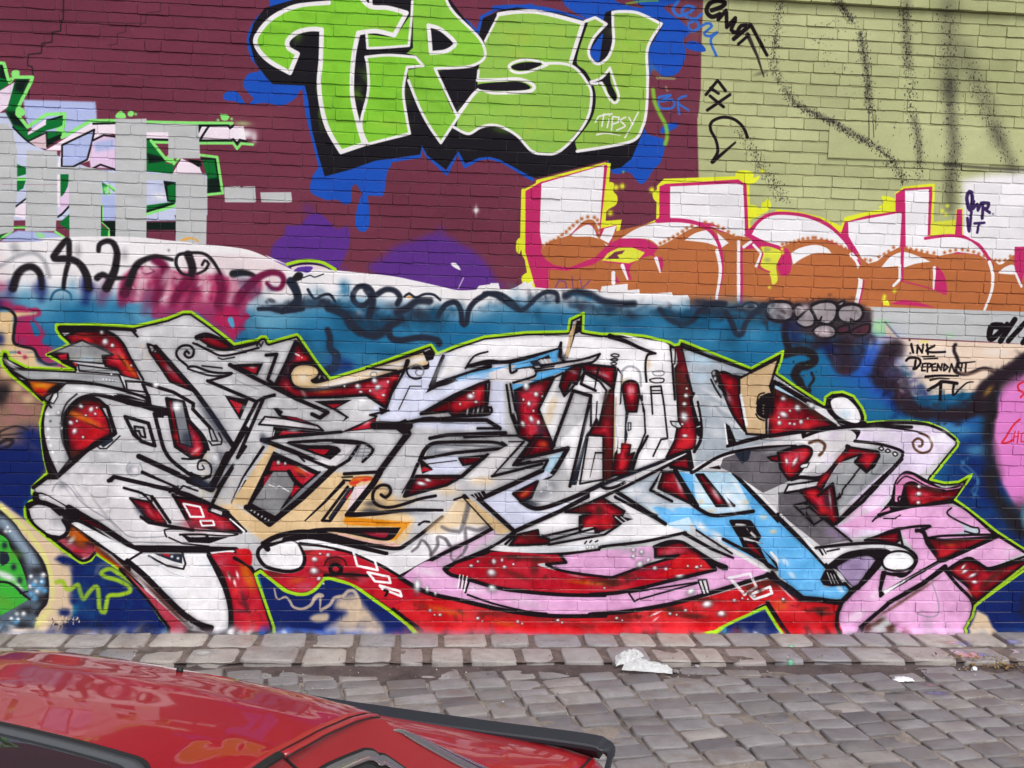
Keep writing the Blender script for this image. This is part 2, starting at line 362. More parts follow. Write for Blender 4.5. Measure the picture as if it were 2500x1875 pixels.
PAINT = """
# ===== upper wall grounds
F pale s2 | P:1718,-400 1717,0 1712,120 1711,220 1706,272 1702,292 1706,440 1706,780 3900,780 3900,-400
D pale2 .5 220x90 g.8 | P:1850,60 2100,90 1900,300 2300,330 2050,480 2600,120
D paled .35 160x60 g.9 | P:2250,30 2420,70 2480,150 2380,190 2480,250 2700,200
F wht s16 | P:2350,440 2420,425 2500,420 3900,430 3900,800 2350,800
D mar2 .4 200x70 g.9 | P:150,60 500,160 300,230 900,420 1150,560 1000,500 -300,150 -700,250
D mar3 .35 120x50 g.9 | P:60,120 620,300 780,460 1560,240 1620,430 -500,60
# stepped crack in the old maroon paint
S kk 10 s3 a.85 | A0:490,-20 488,150 472,160 468,240 405,250 400,325 325,335 318,410 218,420 212,505 248,515 255,590 225,640 215,950
S kk 6 a.7 | A0:0,150 480,160 960,180
S kk 6 a.7 | A0:975,180 968,245 905,260 905,340 830,350
S kk 6 a.6 | A0:1240,20 1238,90 1135,100 1120,180 980,180
S kk 5 a.5 | A0:405,250 0,235
# purple sprays
f pur s14 a.95 | B1:190,720 215,620 300,540 310,480 420,470 480,400 560,380 640,440 700,500 790,490 800,620 770,700 720,800 600,900 250,830
f pur s40 a.9 | B1:950,800 1060,720 1150,640 1300,590 1440,540 1560,560 1650,610 1780,690 1880,800 1930,890 1960,960 1500,1000 1100,900
D pur .5 60 | B1:480,350 1500,520 740,830
f wht s4 | B1:1580,770 1620,765 1660,820 1610,800
S wht 8 a.7 | B1:1680,880 1640,960
D wht .9 30 | B1:1775,355
D wht .5 60x12@90 | B1:1775,355
# ===== TIPSY
f blu s3 | A1:180,-80 185,40 70,150 10,300 40,450 110,540 20,570 -20,650 20,720 60,760 30,805 150,795 280,812 380,760 430,690 470,780 490,950 540,1150 560,1280 510,1370 500,1480 590,1532 640,1545 700,1540 760,1575 812,1560 815,1460 850,1422 910,1500 1000,1510 1062,1500 1090,1330 1120,1240 1000,1000 600,300 600,-80
f blu s3 | A1:895,1500 935,1500 955,1660 945,1760 900,1790 850,1750 850,1650
f blu s3 | A0:1720,740 1760,705 1830,710 1890,800 1860,800 1800,780 1740,775
f blu s3 | A2:560,30 640,-60 1250,-60 1450,10 1330,60 1480,180 1530,250 1480,310 1500,420 1440,560 1330,590 1230,560 1180,990 1330,1080 1310,1240 1250,1310 1190,1400 1140,1415 1060,1330 930,1330 900,1100 1000,300 740,150
f mar s3 | A2:930,-40 1040,-40 1130,30 1180,60 1090,50 960,10
f blu s3 | A2:1490,350 1540,315 1620,340 1655,390 1600,400 1520,380
f blu s3 | A2:1300,1010 1330,970 1400,945 1445,960 1400,1000 1320,1030
S blu 22 | A1:1690,150 1790,250 1820,130 1960,60 2212,40
s blu 26 | A1:450,690 480,900 540,1150 580,1300
S blu 26 | A1:1120,1240 1340,1205 1360,1110 1400,1200 1550,1340 1635,1165 1692,1285 1800,1225 1880,1215 1980,1245 2212,1385
s blu 30 | A2:20,60 200,50 420,70 700,150
F kb | A1:640,-80 150,60 60,180 25,310 70,480 160,600 210,650 455,660 480,760 510,1000 560,1200 610,1362 800,1310 1000,1240 1345,1192 1360,1120 1400,1200 1545,1310 1640,1165 1692,1262 1800,1218 1880,1210 1960,1232 2212,1368 A2:345,1375 900,1235 920,1310 1000,1290 1080,1225 1130,1110 1180,990 1212,600 1212,380 1325,190 1290,150 940,75 880,95 860,170 720,160 560,110 200,55 0,90 A1:1960,85 1830,140 1800,270 1700,160 1520,-80
f blu s2 | A2:760,400 830,290 860,260 850,340 830,470 790,460
f g1 | A1:640,20! 400,50 200,150 90,280 100,370 200,480 340,562! 400,415! 330,370 325,310 400,250 500,225 585,225! 580,450 565,650 590,850 640,1010 735,1172! 912,1112! 860,930 820,720 830,450 868,255! 1000,240 1145,272! 1180,200 1252,100! 1100,60 960,50 880,-30! 650,-30!
F g1 | A1:935,265 940,375 1260,355 1275,110 1150,290
f g1 | A1:925,440! 1100,425 1310,440! 1378,515! 1245,520! 1215,700 1240,900 1265,1030! 940,1112! 890,960 945,700 940,510
f g2 | A1:1290,-40! 1290,120 1290,370! 1240,410! 1320,430! 1385,515! 1250,540! 1260,620 1340,830 1420,980 1505,1102! 1635,910! 1460,530! 1560,525 1730,510 1830,460 1850,390 1790,280 1600,90 1530,-40!
f g3 | A2:-51,320! 55,110! 200,90 380,95 705,175! 612,475! 720,590 775,720 750,900 640,1060 510,1175 400,1187 310,1165 200,1050 90,985 0,965 -90,985 -180,1032! -270,980! -240,880 -110,695! -106,545!
f g4 | A2:725,165! 800,135! 888,185! 790,290 745,400 780,470 830,490 900,440 940,330 940,110 1000,90 1130,100 1312,185! 1210,370 1210,600 1195,850 1170,980 1100,1080 900,1130 660,1167! 640,1080! 750,920 790,740 700,560 640,490!
s kb 34 | A2:725,180 640,470 720,570 785,720 760,900 630,1080
# greens are patchy, rolled and sprayed
C | A1:90,0 90,600 500,600 650,1200 1300,1100 1500,1150 1700,1000 A2:400,1200 700,1200 1200,1000 1300,100 700,100 200,60 A1:1800,300 1500,-40
D gy .35 130x40 g1 | A1:250,230 700,120 700,900 1050,800 1500,300 1400,700 1900,800 2000,1000
D go .3 200x60 g1 | A2:200,300 300,850 500,1000 1050,500 1000,900 900,1050 A1:1050,200 1100,950 A2:1050,250
D go .35 40x300 g1 | A2:1000,500 1100,350
Q gy 90 60 60 .3 | A1:200,250 600,100 650,500 680,900 1080,500 1080,900 1450,200 1400,700 1600,850
Q go 110 70 60 .32 | A1:1900,250 A2:300,250 500,300 200,450 400,700 600,900 300,1000 1050,300 1050,600 1000,900 850,1050
Q g1 40 60 50 .35 | A2:200,200 500,500 650,800 1100,450 1000,800
C |
# white keylines and holes
s wht2 33.6 | A1:640,20! 400,45 200,140 85,280 90,370 180,470 340,562! 400,415! 330,370 325,310 400,248 500,225 585,228! 580,450 565,650 590,850 640,1010 735,1172! 912,1112! 860,930 820,720 830,450 868,255! 1000,240 1145,272! 1240,100! 1100,62 960,50 880,-30
S kb 10 | A1:640,-4 420,18 300,40
S wht2 24.0 | A1:960,-30 968,40
S wht2 19.2 | A1:932,265 940,372 1050,368 1258,352 1280,120 1285,10
s wht2 20.8 | A1:925,440! 1100,425 1310,440! 1370,508! 1245,518! 1215,700 1240,900 1265,1030! 940,1112! 890,960 945,700 940,510 925,440
s wht2 20.8 | A1:1255,620 1340,830 1420,980 1505,1102! 1635,905! 1460,530! 1560,525 1730,510 1830,460 1845,390 1790,280 1600,90 1530,-40
o kb 30 wht2 | A1:1410,195! 1500,225 1600,310 1610,350 1540,395 1428,408!
S wht2 17.6 | A2:-50,318 55,112
s wht2 30.4 | A2:55,112 200,92 380,96 705,177! 612,475
s wht2 20.8 | A2:415,490 540,490 640,520 720,610 770,720 745,900 640,1060 510,1175 400,1187 310,1165 200,1050 90,985 0,965 -90,985 -180,1032 -290,982
S wht2 19.2 | A2:-270,890 -110,690
F kb | A2:-300,860 -430,560 -106,545 -106,620 -110,700
S wht2 19.2 | A1:1635,905 1460,530
S wht2 19.2 | A2:-100,545 -108,620
s wht2 25.6 | A2:-108,618 60,615 200,610 290,635 330,672 290,705 120,716 0,716 -110,700 -260,895
f kb | A2:-100,650 80,632 220,632 300,672 260,695 100,702 -90,690
s wht2 20.8 | A2:410,490 300,462 200,470 135,510 170,555 250,560 340,535 430,500
f kb | A2:150,515 220,485 320,480 390,492 320,530 210,545
s wht2 22.4 | A2:720,165! 800,135! 885,185! 790,290 748,400 780,470 830,492 900,440 940,330 938,200 935,95! 1000,90 1130,100 1310,185! 1205,370 1205,600 1195,850 1165,980 1100,1080 900,1130 660,1167
f kb | A2:765,640! 860,600 910,560 920,640 965,740 950,780 900,720 870,650
s wht2 19.2 | A2:765,632! 850,600 912,525! 950,640 982,750 950,795 900,745 850,640! 770,648
S wht2 11.2 | A2:800,945 825,900 870,885 930,878
S wht2 11.2 | A2:868,880 850,975
S wht2 11.2 | A2:905,920 892,985
S wht2 9.6 | A2:908,895 912,890
S wht2 11.2 | A2:925,1005 935,900 985,905 975,945 930,960
s wht2 11.2 | A2:1035,905 995,925 1015,955 1030,975 965,1005
S wht2 11.2 | A2:1060,905 1090,960
S wht2 11.2 | A2:1130,870 1085,960 1030,1062
s wht2 13>5 | A2:812,1040 880,1028 995,1045
# loose blue / green scribbles right of the word
s blu2 24 | A2:1440,10 1400,70 1440,120 1520,100 1560,60 1500,50 1470,100 1560,150 1620,110
s blu2 20 | A2:1520,180 1580,160 1600,220 1540,240 1520,200
s blu2 20 | A2:1560,240 1660,180 1700,200 1640,260 1680,280 1740,250 1690,310 1735,430
s blu2 18 | A2:1290,750 1380,735 1310,780 1400,770 1400,830 1300,830 1290,750
s blu2 18 | A2:1500,740 1440,770 1450,880
S blu2 16 | A2:1440,800 1520,850
s g1 30 s10 a.85 | A2:1245,690 1260,790 1300,880 1340,960 1355,1050 1340,1110
s paled 24 a.7 | A2:1280,600 1410,605
s paled 16 a.7 | A2:1345,670 1355,700
s g1 16 a.6 | A2:1040,30 1150,10 1280,5
F g1 a.7 | A2:1005,1318 1030,1318 1018,1340
# ENUF / FX / G tags
s k 34 | A2:1700,80 1780,50 1800,20 1740,5 1680,30 1660,90 1700,130 1760,110
S k 30 | A2:1750,150 1810,80 1815,210 1880,140
s k 30 | A2:1880,160 1850,230 1890,250 1925,200 1990,195
S k 34 | A2:1870,300 1995,195
S k 30>26 | A2:2000,190 2125,425
S k 34>10 s6 a.85 | A2:1975,265 2050,430 2100,590
D k .4 20x90@70 | A2:2085,560
S k 24 | A2:1905,340 1985,270
S k 24 | A2:1655,730 1745,620 1805,700
S k 24 | A2:1690,680 1750,720
S k 24 | A2:1685,740 1790,825
S k 24 | A2:1840,730 1665,850
s k 24 | A2:1975,1060 1940,980 1870,920 1780,905 1700,940 1690,1000 1730,1080 1745,1170 1700,1250
S k 30>16 s5 | A2:1705,1250 1880,1100
# black spatter ribbons on the pale bricks
X kk 945 25 2.3 a.85 | A3:330,0 310,200 280,400 300,560 370,690 450,800 600,880 750,950
X kk 945 25 2.3 a.85 | A3:700,920 900,1050 1050,1120 1200,1250 1290,1400
S kk 26 s26 a.35 g1 | A3:370,690 450,800 600,880 750,950 980,1080
X kk 337 25 2.3 a.85 | A3:750,0 830,80 900,180
X kk 585 23 2.3 a.85 | A3:950,240 980,430 1010,650 1010,780 1050,870
s kk 40 s30 a.35 g1 | A3:950,300 985,450 1010,650 1020,800
S kk 8 a.7 | A3:1015,830 1012,1080
S kk 7 a.7 | A3:1045,880 1050,1060
S kk 6 a.7 | A3:1070,890 1065,1000
X kk 855 29 2.3 a.85 | A3:1290,30 1300,200 1310,420 1340,620 1330,800 1370,1000 1400,1180 1380,1400
s kk 60 s40 a.3 g1 | A3:1290,20 1310,300 1320,500
s kk 50 s30 a.35 g1 | A3:1370,920 1395,1100 1400,1250
s kk 130 s90 a.32 g1 | A3:1610,40 1640,250 1640,480 1630,700
s kk 80 s60 a.5 g1 | A3:1640,650 1650,950 1670,1150 1650,1280 1640,1600
X kk 720 48 2.3 a.85 | A3:1600,60 1640,400 1640,800 1670,1150 1640,1500
s kk 120 s90 a.28 g1 | A3:1750,400 1830,600 1950,850 2010,1080
s kk 70 s60 a.38 g1 | A3:1990,1000 2060,1150 2120,1290
X kk 450 48 2.3 a.85 | A3:1800,500 1950,900 2100,1260
X kk 427 33 2.3 a.85 | A3:20,1000 140,1200 210,1320 280,1420 380,1560
X kk 135 58 2.3 a.85 | A3:900,200 600,300 1200,1000
s kk 20 s16 a.7 | A3:1600,1270 1900,1295 2300,1315
# ===== blocked out piece at the upper left
f lav s10 | A0:180,770! 735,785! 740,960 620,1040 480,1060 230,980
F lav2 | A0:-400,890 50,870 110,990 215,1090 350,1160 700,1300 700,1700 -400,1700
F lav2 | A0:440,1290 1600,1340 1600,1660 440,1660
F dgr | A0:-400,300 -100,420 0,490 30,490 75,640 0,700 -400,800
F kg | A0:0,490 35,500 70,620 0,600
F pk s4 | A0:-300,820 0,700 122,628 60,830 0,870 -300,1000
F dgr | A0:120,612 225,605 130,855 215,985 215,1085 110,985 45,870 100,680
F kg s20 | A0:120,612 225,605 180,720 110,700
F kg s20 | A0:50,860 130,860 200,990 100,960
s kg 14 | A0:100,980 215,1090 345,1150
F dgr | A0:215,1045 360,920 490,905 482,975 362,1005 220,1085
F pk | A0:215,1020 355,915 355,962 215,1042
F kg | A0:360,925 490,885 490,905 380,930
F dgr | A0:365,1015 478,1012 480,1062 365,1132
F kg | A0:365,1075 480,1030 480,1062 365,1132
F pk2 | A0:222,1090 350,1028 360,1150 290,1140
S kg 12 | A0:215,1090 360,1020 362,1130
s lg 24 | A0:-60,480! 30,488! 72,635! 105,595! 250,595! 235,640! 135,850 150,900! 212,980! 360,882! 500,878! 495,975! 445,1000! 490,1012! 488,1045!
f lg | A0:90,590 90,550 120,540 150,550 140,600
f lg | A0:140,870 150,830 185,840 195,880 160,900
F pk3 | A0:350,1160 720,940 890,930 890,1030 800,1045 712,1085 692,1240 570,1282 445,1285 470,1160
O lav 14 | A0:478,1120 728,1000 712,1085 672,1232 565,1287 478,1287
F pk4 s6 | A0:712,1090 800,1050 890,1060 890,1300 700,1292 692,1240
F lav s20 | A0:720,1100 880,1070 880,1150 740,1170
S k 14 | A0:712,1085 800,1042 890,1055
S k 14 | A0:720,1298 775,1270 888,1308
F pk3 s4 | A0:700,952 890,938 1130,950 1500,965 1880,975 1900,1090 1550,1090 1130,1075 890,1040
D wht .9 90x50 | A0:1890,1030
D wht .6 60x30@90 | A0:1960,1060
S lg 24 | A0:480,1060 700,932 900,930 1130,942 1450,948 1790,952
D lgy .6 90x24 | A0:1870,950
S kg 16 | A0:720,955 900,950 1130,958 1500,968 1760,968 1775,990 1800,968
S kg 18 | A0:1130,1075 1550,1085 1780,1085 1800,1075 1830,1110 1850,1080 1900,1092
S lg 20 | A0:1140,1095 1550,1105 1800,1105 1830,1148 1860,1108 1950,1115
F kg | A0:1480,968 1560,970 1535,1030 1490,975
S kg 16 | A0:1610,975 1545,1075
f lg | A0:890,890 920,860 960,875 970,910 900,910
f lg | A0:985,870 1010,852 1035,870 1020,898 990,895
f lg | A0:1705,890 1740,880 1770,900 1750,930 1710,925
D lg 1 14 | A0:930,860 1045,878 1705,885 1680,925 1785,915
F dgr | A0:1130,1080 1165,1085 1285,1230 1260,1335 1130,1320
F kg s10 | A0:1130,1180 1250,1210 1280,1240 1150,1260
S lg 22 | A0:1165,1085 1290,1240
F dgr | A0:1255,1260 1350,1270 1330,1340 1255,1335
f lg | A0:1280,1210 1310,1195 1340,1220 1345,1260 1290,1250
S lg 18 | A0:1340,1265 1385,1215
F pk3 | A0:1330,1340 1400,1222 1540,1290 1570,1365 1400,1350
F kg | A0:1400,1222 1545,1240 1560,1280 1530,1290 1440,1225
F dgr | A0:1560,1225 1670,1225 1700,1480 1600,1490 1600,1370
F kg s12 | A0:1600,1380 1690,1370 1705,1485 1600,1495
S kg 16 | A0:1555,1225 1660,1225 1690,1400
S lg 20 | A0:1535,1195 1675,1212 1718,1490 1600,1502
F mar | A0:1290,1110 1300,1110 1300,1190
# lower strips of that piece
F dgr | B0:465,80 535,80 530,160 480,260 465,240
F pk4 | B0:535,80 540,330 480,390 450,400 470,260 520,200
S kg 14 | B0:540,320 480,385 445,410
F dgr | B0:455,460 535,385 540,520
F pk3 | B0:440,85 465,85 465,330 440,330
F dgr | B0:130,1 200,30 200,80 130,100
F lg | B0:130,105 200,105 200,130 130,130
F dgr | B0:130,130 200,130 180,190 130,215
F pk3 s10 | B0:100,350 200,280 200,430 105,400
S kg 12 | B0:120,330 200,270
F lg | B0:105,480 195,480 195,500 105,500
F dgr | B0:785,140 905,210 880,215 830,170 800,250
D lg 1 34 | B0:815,195
D lg 1 16 | B0:800,240 840,225 835,245
S lg 16 | B0:840,165 895,208
F lav s10 | B0:780,240 890,240 890,440 790,440
S lg 16 | B0:785,320 790,450 845,500 840,555
F kg | B0:770,440 890,440 890,560 850,560 845,500 790,450
F dgr | B0:770,470 835,510 830,560 770,560
S kg 8 | B0:782,330 782,440
F lav2 | B0:890,120 1260,140 1360,440 1130,440 890,300
D wht .8 90x40 | B0:1240,250
D kg .25 60x14 | B0:980,140
F kg | B0:1260,130 1355,140 1355,300 1290,290
F dgr | B0:1290,170 1350,150 1350,280 1300,280
F dgr | B0:1130,320 1350,290 1350,300 1340,325 1130,390
F kg s8 | B0:1130,360 1290,305 1345,300 1345,320 1130,385
S lg 20 | B0:1130,390 1355,320
F kg | B0:1130,450 1355,450 1355,560 1130,560
F mar s8 | B0:1135,510 1350,510 1350,570 1135,570
s lg 18 | B0:0,575 60,545 100,510
F lav s10 | B0:0,600 80,540 140,515 420,530 500,575 300,600
s lg 18 | B0:430,525 500,570
D lg .9 24 | B0:325,555 295,545
F dgr | B0:-400,540 40,545 0,575 -400,600
# grey rolled blocks
F gry | A0:890,915 1010,918 1130,915 1130,1340 890,1340
F gry | A0:1130,952 1310,952 1530,962 1545,1222 1298,1222 1298,1020 1130,1020
F gry | A0:-1700,940 60,955 100,1020 132,1160 132,1500 108,1700 -1700,1700
F gry | A0:205,1160 440,1165 442,1700 200,1700
F gry | A0:440,1288 700,1292 890,1340 1130,1340 1560,1345 1597,1372 1597,1560 1590,1900 1355,1900 1357,1398 1255,1388 1130,1388 1130,1900 890,1900 890,1400 790,1388 780,1420 778,1900 537,1900 530,1340 440,1340
F gry | B0:-900,300 108,430 105,520 0,545 -900,545
F gry | B0:200,300 442,300 430,520 195,520
F gry s2 | A0:1728,1440 1850,1435 1860,1450 1880,1438 1968,1438 1976,1552 1965,1562 1735,1560
F gry s2 | A1:112,1484 350,1482 358,1552 345,1562 120,1560
D gry2 .4 80x24 g1 | A0:1000,1100 320,1400 650,1450 1010,1550 1480,1500 50,1300
S mar 4 a.5 | B0:20,160 440,160
# ===== orange and white letters on the right
F yel | B2:230,205 340,150 345,125 870,-10 920,-5 880,440 1005,430 980,560 1270,430 1275,280 1275,170 1330,115 1890,95 1990,160 1995,480 2212,350 B3:140,360 300,350 480,370 650,410 800,480 830,410 1000,370 1220,330 1215,230 1280,175 1525,150 1510,550 1680,545 1690,350 1740,340 1740,800 0,800 B2:300,1000 240,640
f yel | B2:195,590 230,570 290,590 270,640 230,660 215,695 190,670
f yel s3 | B2:230,880 270,840 340,820 340,950 260,950
S yel 30 | B2:245,205 235,600 250,700 330,830
f yel | B2:905,140 945,150 940,210 970,250 965,310 910,345 870,360 880,150
D yel 1 30 | B2:958,180 1008,170 915,378 1235,200 1322,258
f yel | B2:1245,220 1290,200 1310,250 1290,300 1250,270
f yel | B2:1890,60 1960,50 2020,70 2020,110 2070,90 2040,140 1960,170 1890,205 1930,150 1885,110
D yel 1 24 | B2:2088,55
f yel s3 | B3:80,330 140,320 180,350 190,300 215,290 235,265 260,310 240,360 130,420 80,440
f yel s3 | B3:1110,250 1180,255 1220,280 1220,340 1090,340 1130,300
F yel2 s4 | B3:1500,450 1690,430 1680,555 1480,555
D yel2 .9 24 | B3:1620,320 1610,390 1580,360
F mag | B2:262,210 380,140 870,5 895,15 840,500 965,470 960,545 890,640 1000,560 1280,440 1295,400 1295,175 1340,155 1905,120 1960,160 1975,540 2212,390 B3:150,390 270,385 480,390 640,420 800,540 830,450 1000,400 1240,365 1225,230 1290,190 1505,175 1490,540 1450,575 1700,560 1680,545 1695,350 1735,350 1735,545 1850,590 1930,700 2010,1140 0,1100 B2:440,1000 340,960 260,680
F org | B2:380,680 400,590 620,540 800,560 960,520 1290,440 1960,560 B3:140,600 600,560 1000,720 1240,640 1900,720 2212,700 5800,860 5800,1260 1000,1130 0,1120 B2:440,1000
F org | B2:445,830 600,815 800,720 900,640 1300,600 2212,640 2212,1110 440,1010
f wht | B2:390,150! 870,10! 835,480! 830,580! 800,450 740,435 690,460 600,550 500,590 400,670! 372,500 378,200
f org | B2:390,660! 450,600 620,540 700,450 770,430 810,470 835,580! 780,480 740,465 690,490 620,555 760,565 850,590 910,620! 860,720 700,790 560,810 450,780
F mag | B2:265,215 385,145 375,420 372,560 380,680 420,740 480,780 600,800 800,720 880,640 940,560 900,700 780,780 580,825 440,815 440,960 340,960 330,820 265,680
F wht | B2:870,500 965,475 930,570 890,635 835,580
f mag | B2:880,640! 1000,575 1150,575 1280,640 1325,760 1310,840! 1260,720 1180,720 1080,780 1060,900! 1000,780 860,750
O yel2 4 yel | B2:855,745 900,690 980,650 1080,645 1180,685 1130,740 1060,765
F mar | B2:885,735 950,680 1030,665 980,730
f yel2 | B2:970,705 1020,690 1060,660 1165,690 1120,730 1055,765 1000,730
S wht 30>12 | B2:1270,730 1302,835
S wht 30>14 | B2:1010,785 1050,890
S mag 14 | B2:1040,790 1075,890
S wht 30 | B2:940,840 940,920
F mag | B2:955,850 990,920 960,920
S pur2 12 a.6 | B2:490,960 520,900 570,910 580,960 500,965
S pur2 10 a.6 | B2:620,870 630,960
S pur2 10 a.6 | B2:680,880 700,960 760,900
f wht | B2:620,556 690,490 745,468 785,492 815,560 830,578! 760,562
S org 16 | B2:835,585 900,620
# second letter
F wht | B2:1378,175 1890,150 1945,165 1955,545 1900,560 1700,460 1400,425 1378,420
f wht | B2:1000,575! 1120,500 1280,450 1420,440 1600,460 1660,490 1500,530 1350,610 1290,635! 1200,580
F wht | B2:1680,480 1850,500 1960,560 1900,580 1840,540
f org | B2:1300,640! 1420,570 1540,500 1640,480 1780,530 1900,600 1960,600 1960,680 1300,720
f wht | B2:1490,590! 1560,540 1640,515 1680,520 1740,590 1755,645! 1660,610
F wht | B2:1740,530 1830,610 1770,650
s mag 34>22 | B2:1280,440 1420,435 1550,450 1650,490 1730,570 1770,680 1780,800 1765,920 1730,1060
s wht 30>22 | B2:1740,670 1765,800 1755,920 1735,1040
S mag 26 | B2:1925,600 1925,1080
S wht 22 | B2:1910,600 1910,1080
S mag 26 | B2:1955,160 1970,545 2140,400
f wht | B3:110,545! 200,410 300,390 450,395 580,430 700,490 800,570 850,660 700,590 500,590 340,640! 200,590
F mag | B3:105,570 320,630 380,680 250,640 60,660
s mag 26 | B3:70,545 180,430 280,385 420,385 560,410 700,470 830,590 920,720 960,830
f org | B3:-20,560 80,570 100,600 20,640
s mag 22 | B3:25,650 35,900 25,1090
f org | B3:340,640! 450,620 600,595 740,640 880,710 900,900 700,1080 380,1080 380,700
f mag | B3:350,640! 400,670 420,760 400,850 340,860 310,780
f yel2 | B3:180,640! 250,640 340,680 310,760 300,800 310,900 270,930 250,850 180,780 200,700
D paled .7 40x26 | B3:230,660 230,740
D yel 1 18 | B3:345,655 350,685 248,950
f wht | B3:415,690! 480,650 600,625 690,650 725,690! 600,690 500,730 430,780!
S wht 26 | B3:10,600 10,1050
S wht 24 | B3:50,640 105,600
S wht 20 | B3:125,625 185,690 145,790
S mag 12 | B3:195,690 165,800 250,835
s wht 36 | B3:880,700 930,760 950,850 945,950 920,1080
s mag 14 | B3:930,740 970,830 970,950 940,1080
F wht | B3:855,450 1240,380 1270,380 1255,640 1160,690 1080,750 1010,770 960,730 860,560
f org | B3:970,740! 1010,775 1090,745 1180,680 1270,660 1400,680 1550,720 1750,690 1900,720 1960,760 1960,900 1000,900
f wht | B3:1110,800! 1180,720 1280,680 1400,715 1490,755! 1380,770 1290,800! 1240,790
S mag 26 | B3:1285,380 1275,640 1270,900
F mag | B3:1222,235 1290,190 1290,380 1220,365
F wht | B3:1295,205 1480,195 1470,560 1450,575 1540,560 1700,560 1780,580 1870,650 1930,740 1860,700 1700,680 1560,710 1450,690 1300,650
S mag 22 | B3:1490,190 1480,540
s mag 24 | B3:1450,575 1600,555 1720,560 1830,600 1910,680 1960,780
S wht 22 | B3:1255,780 1255,890 1205,940
S mag 10 | B3:1275,905 1450,950 1520,970
S wht 24 | B3:1520,800 1520,960
f mag | B3:1535,790! 1580,830 1615,920 1610,1010 1520,970!
s wht 30>20 | B3:1945,760 1970,850 1960,980 1905,1130
F wht | B3:1745,470 2400,400 5800,400 5800,860 2130,690 2100,760 2020,780 1960,730 1880,620 1750,550
f org | B3:1975,770! 2040,775 2110,720! 2130,800 2020,840 1990,850
f wht | B3:2010,845! 2060,800 2130,780 2150,850
f mag | B3:2140,640! 2180,640 2240,650 2260,750 2210,850 2190,950! 2140,800
S wht 20 | B3:2145,840 2190,945
f mag | B3:1180,1080! 1280,1050 1400,1070 1530,1110!
D yel 1 22 | B3:1135,1020 1130,1045 1213,978
F yel | B3:1125,1060 1165,1050 1175,1095 1125,1090
# rows of dots
D orgd 1 19 | B2:395,632 425,615 455,600 480,588 515,568 543,546 575,522 600,497 628,474 660,445 695,422 740,408 792,412 815,432 828,465 827,512 823,548 1300,612 1332,598 1365,580 1400,562 1435,543 1470,520 1505,497 1543,477 1645,450 1700,462 1745,480 1785,497 1825,522 1865,550 1905,570
D orgd 1 19 | B3:348,618 378,613 408,608 438,600 470,590 505,578 543,573 582,568 602,568 648,580 688,590 728,597 762,615 800,633 833,652 865,670 985,737 1025,742 1093,715 1133,695 1167,675 1205,643 1303,647 1338,655 1378,663 1420,672 1463,683 1515,685 1597,683 1640,670 1683,663 1735,660 1778,665 1822,677 1862,692 1903,708 1990,742 2023,745 2065,742 2105,712
# purple handstyle QMR.. VT
s inkp 30 | B3:1810,225 1790,215 1770,260 1785,340 1800,350 1812,280 1808,230
s inkp 22 | B3:1825,290 1815,350 1850,310 1855,360 1880,300
s inkp 26 | B3:1895,300 1890,420
s inkp 24 | B3:1895,300 1940,305 1930,340 1905,345 1945,375
D inkp 1 10 | B3:1948,380 1970,385
s inkp 24 | B3:1775,420 1790,520 1805,370
S inkp 22 | B3:1830,460 1905,455
S inkp 22 | B3:1865,465 1850,530
# ===== cloud band and teal field
f wht2 s2 | B0:-3400,620! 0,605 300,578 600,562 1000,562 1300,590 1600,622! 1900,660 2100,740! 2212,775 B1:150,705 300,790 400,822 520,808 700,822 1100,862 1300,900 1500,945 1640,975 1800,970 B2:50,965 160,962 260,905! 300,950! 430,962! 680,965! 815,970 835,1000! 850,945! 1050,925! 1050,975! 1140,967! 1145,1000! 1250,1000! 1390,990! 1400,1015! 1515,1012! 1530,1045! 1540,1400! B1:2212,1450 0,1450! B0:-3400,1450!
F wht2 | B1:1780,965 1800,940 1950,920 1960,970 2100,975 2212,900 2212,1000 1780,1000
F wht2 | B2:-10,920 50,920 65,965 0,970
F pkw s30 a.7 | B0:1400,700 1900,700 2212,780 2212,980 1700,1000 1400,850
F pkw s60 a.6 | B0:-600,700 0,680 60,800 0,1000 -600,1000
f org2 s4 a.9 | B0:1390,590 1450,565 1520,580 1535,605 1480,580 1420,595
# lime and purple slivers by the cloud
s lime 24 | B1:320,775 420,750 520,748 600,765 690,815
s kk 12 | B1:340,795 430,770 540,775 640,810
f pkw | B1:350,800 450,780 560,785 640,815 520,815 400,830
f pur2 s3 | B1:370,830 400,800 480,790 520,800 480,840 420,830
# teal field
F teal s34 | P:-1000,722 0,714 120,724 250,718 330,730 400,748 480,750 560,742 640,758 800,740 860,728 900,738 1000,752 1150,770 1260,740 1350,745 1500,755 1620,752 1700,745 1800,740 1900,770 2050,800 2150,860 2300,900 3900,1000 3900,1640 -1000,1640
D teal2 .35 90x40 g1 | P:100,760 300,780 640,800 780,770 1000,830 1250,770 1400,800 1600,860 1750,830 1900,900 2150,1000 880,880 720,850
D teal3 .5 70x30 g1 | P:690,780 630,790 90,745 350,770 1480,760
D teald .4 90x40 g1 | P:1300,780 1500,790 1660,790 1800,900 2050,950 950,880
# pink and magenta wash behind the left swirls
f mg2 s30 g.8 a.8 | B0:960,860! 1060,800 1300,820 1500,850 1700,870 1850,900 2000,900 2000,1000 1900,1080 1880,1250 1800,1370! 1650,1250 1500,1140 1300,1180 1180,1180 1200,1090 1300,1020 1040,1060 920,1060 920,950
f mg2 s6 | B0:1640,1200! 1760,1290 1800,1370! 1830,1290 1900,1280 1860,1240 1930,1180 1890,1150 1850,1200 1830,1120 1700,1110
f teal2 s6 | B0:1755,1200 1790,1180 1810,1250 1790,1270
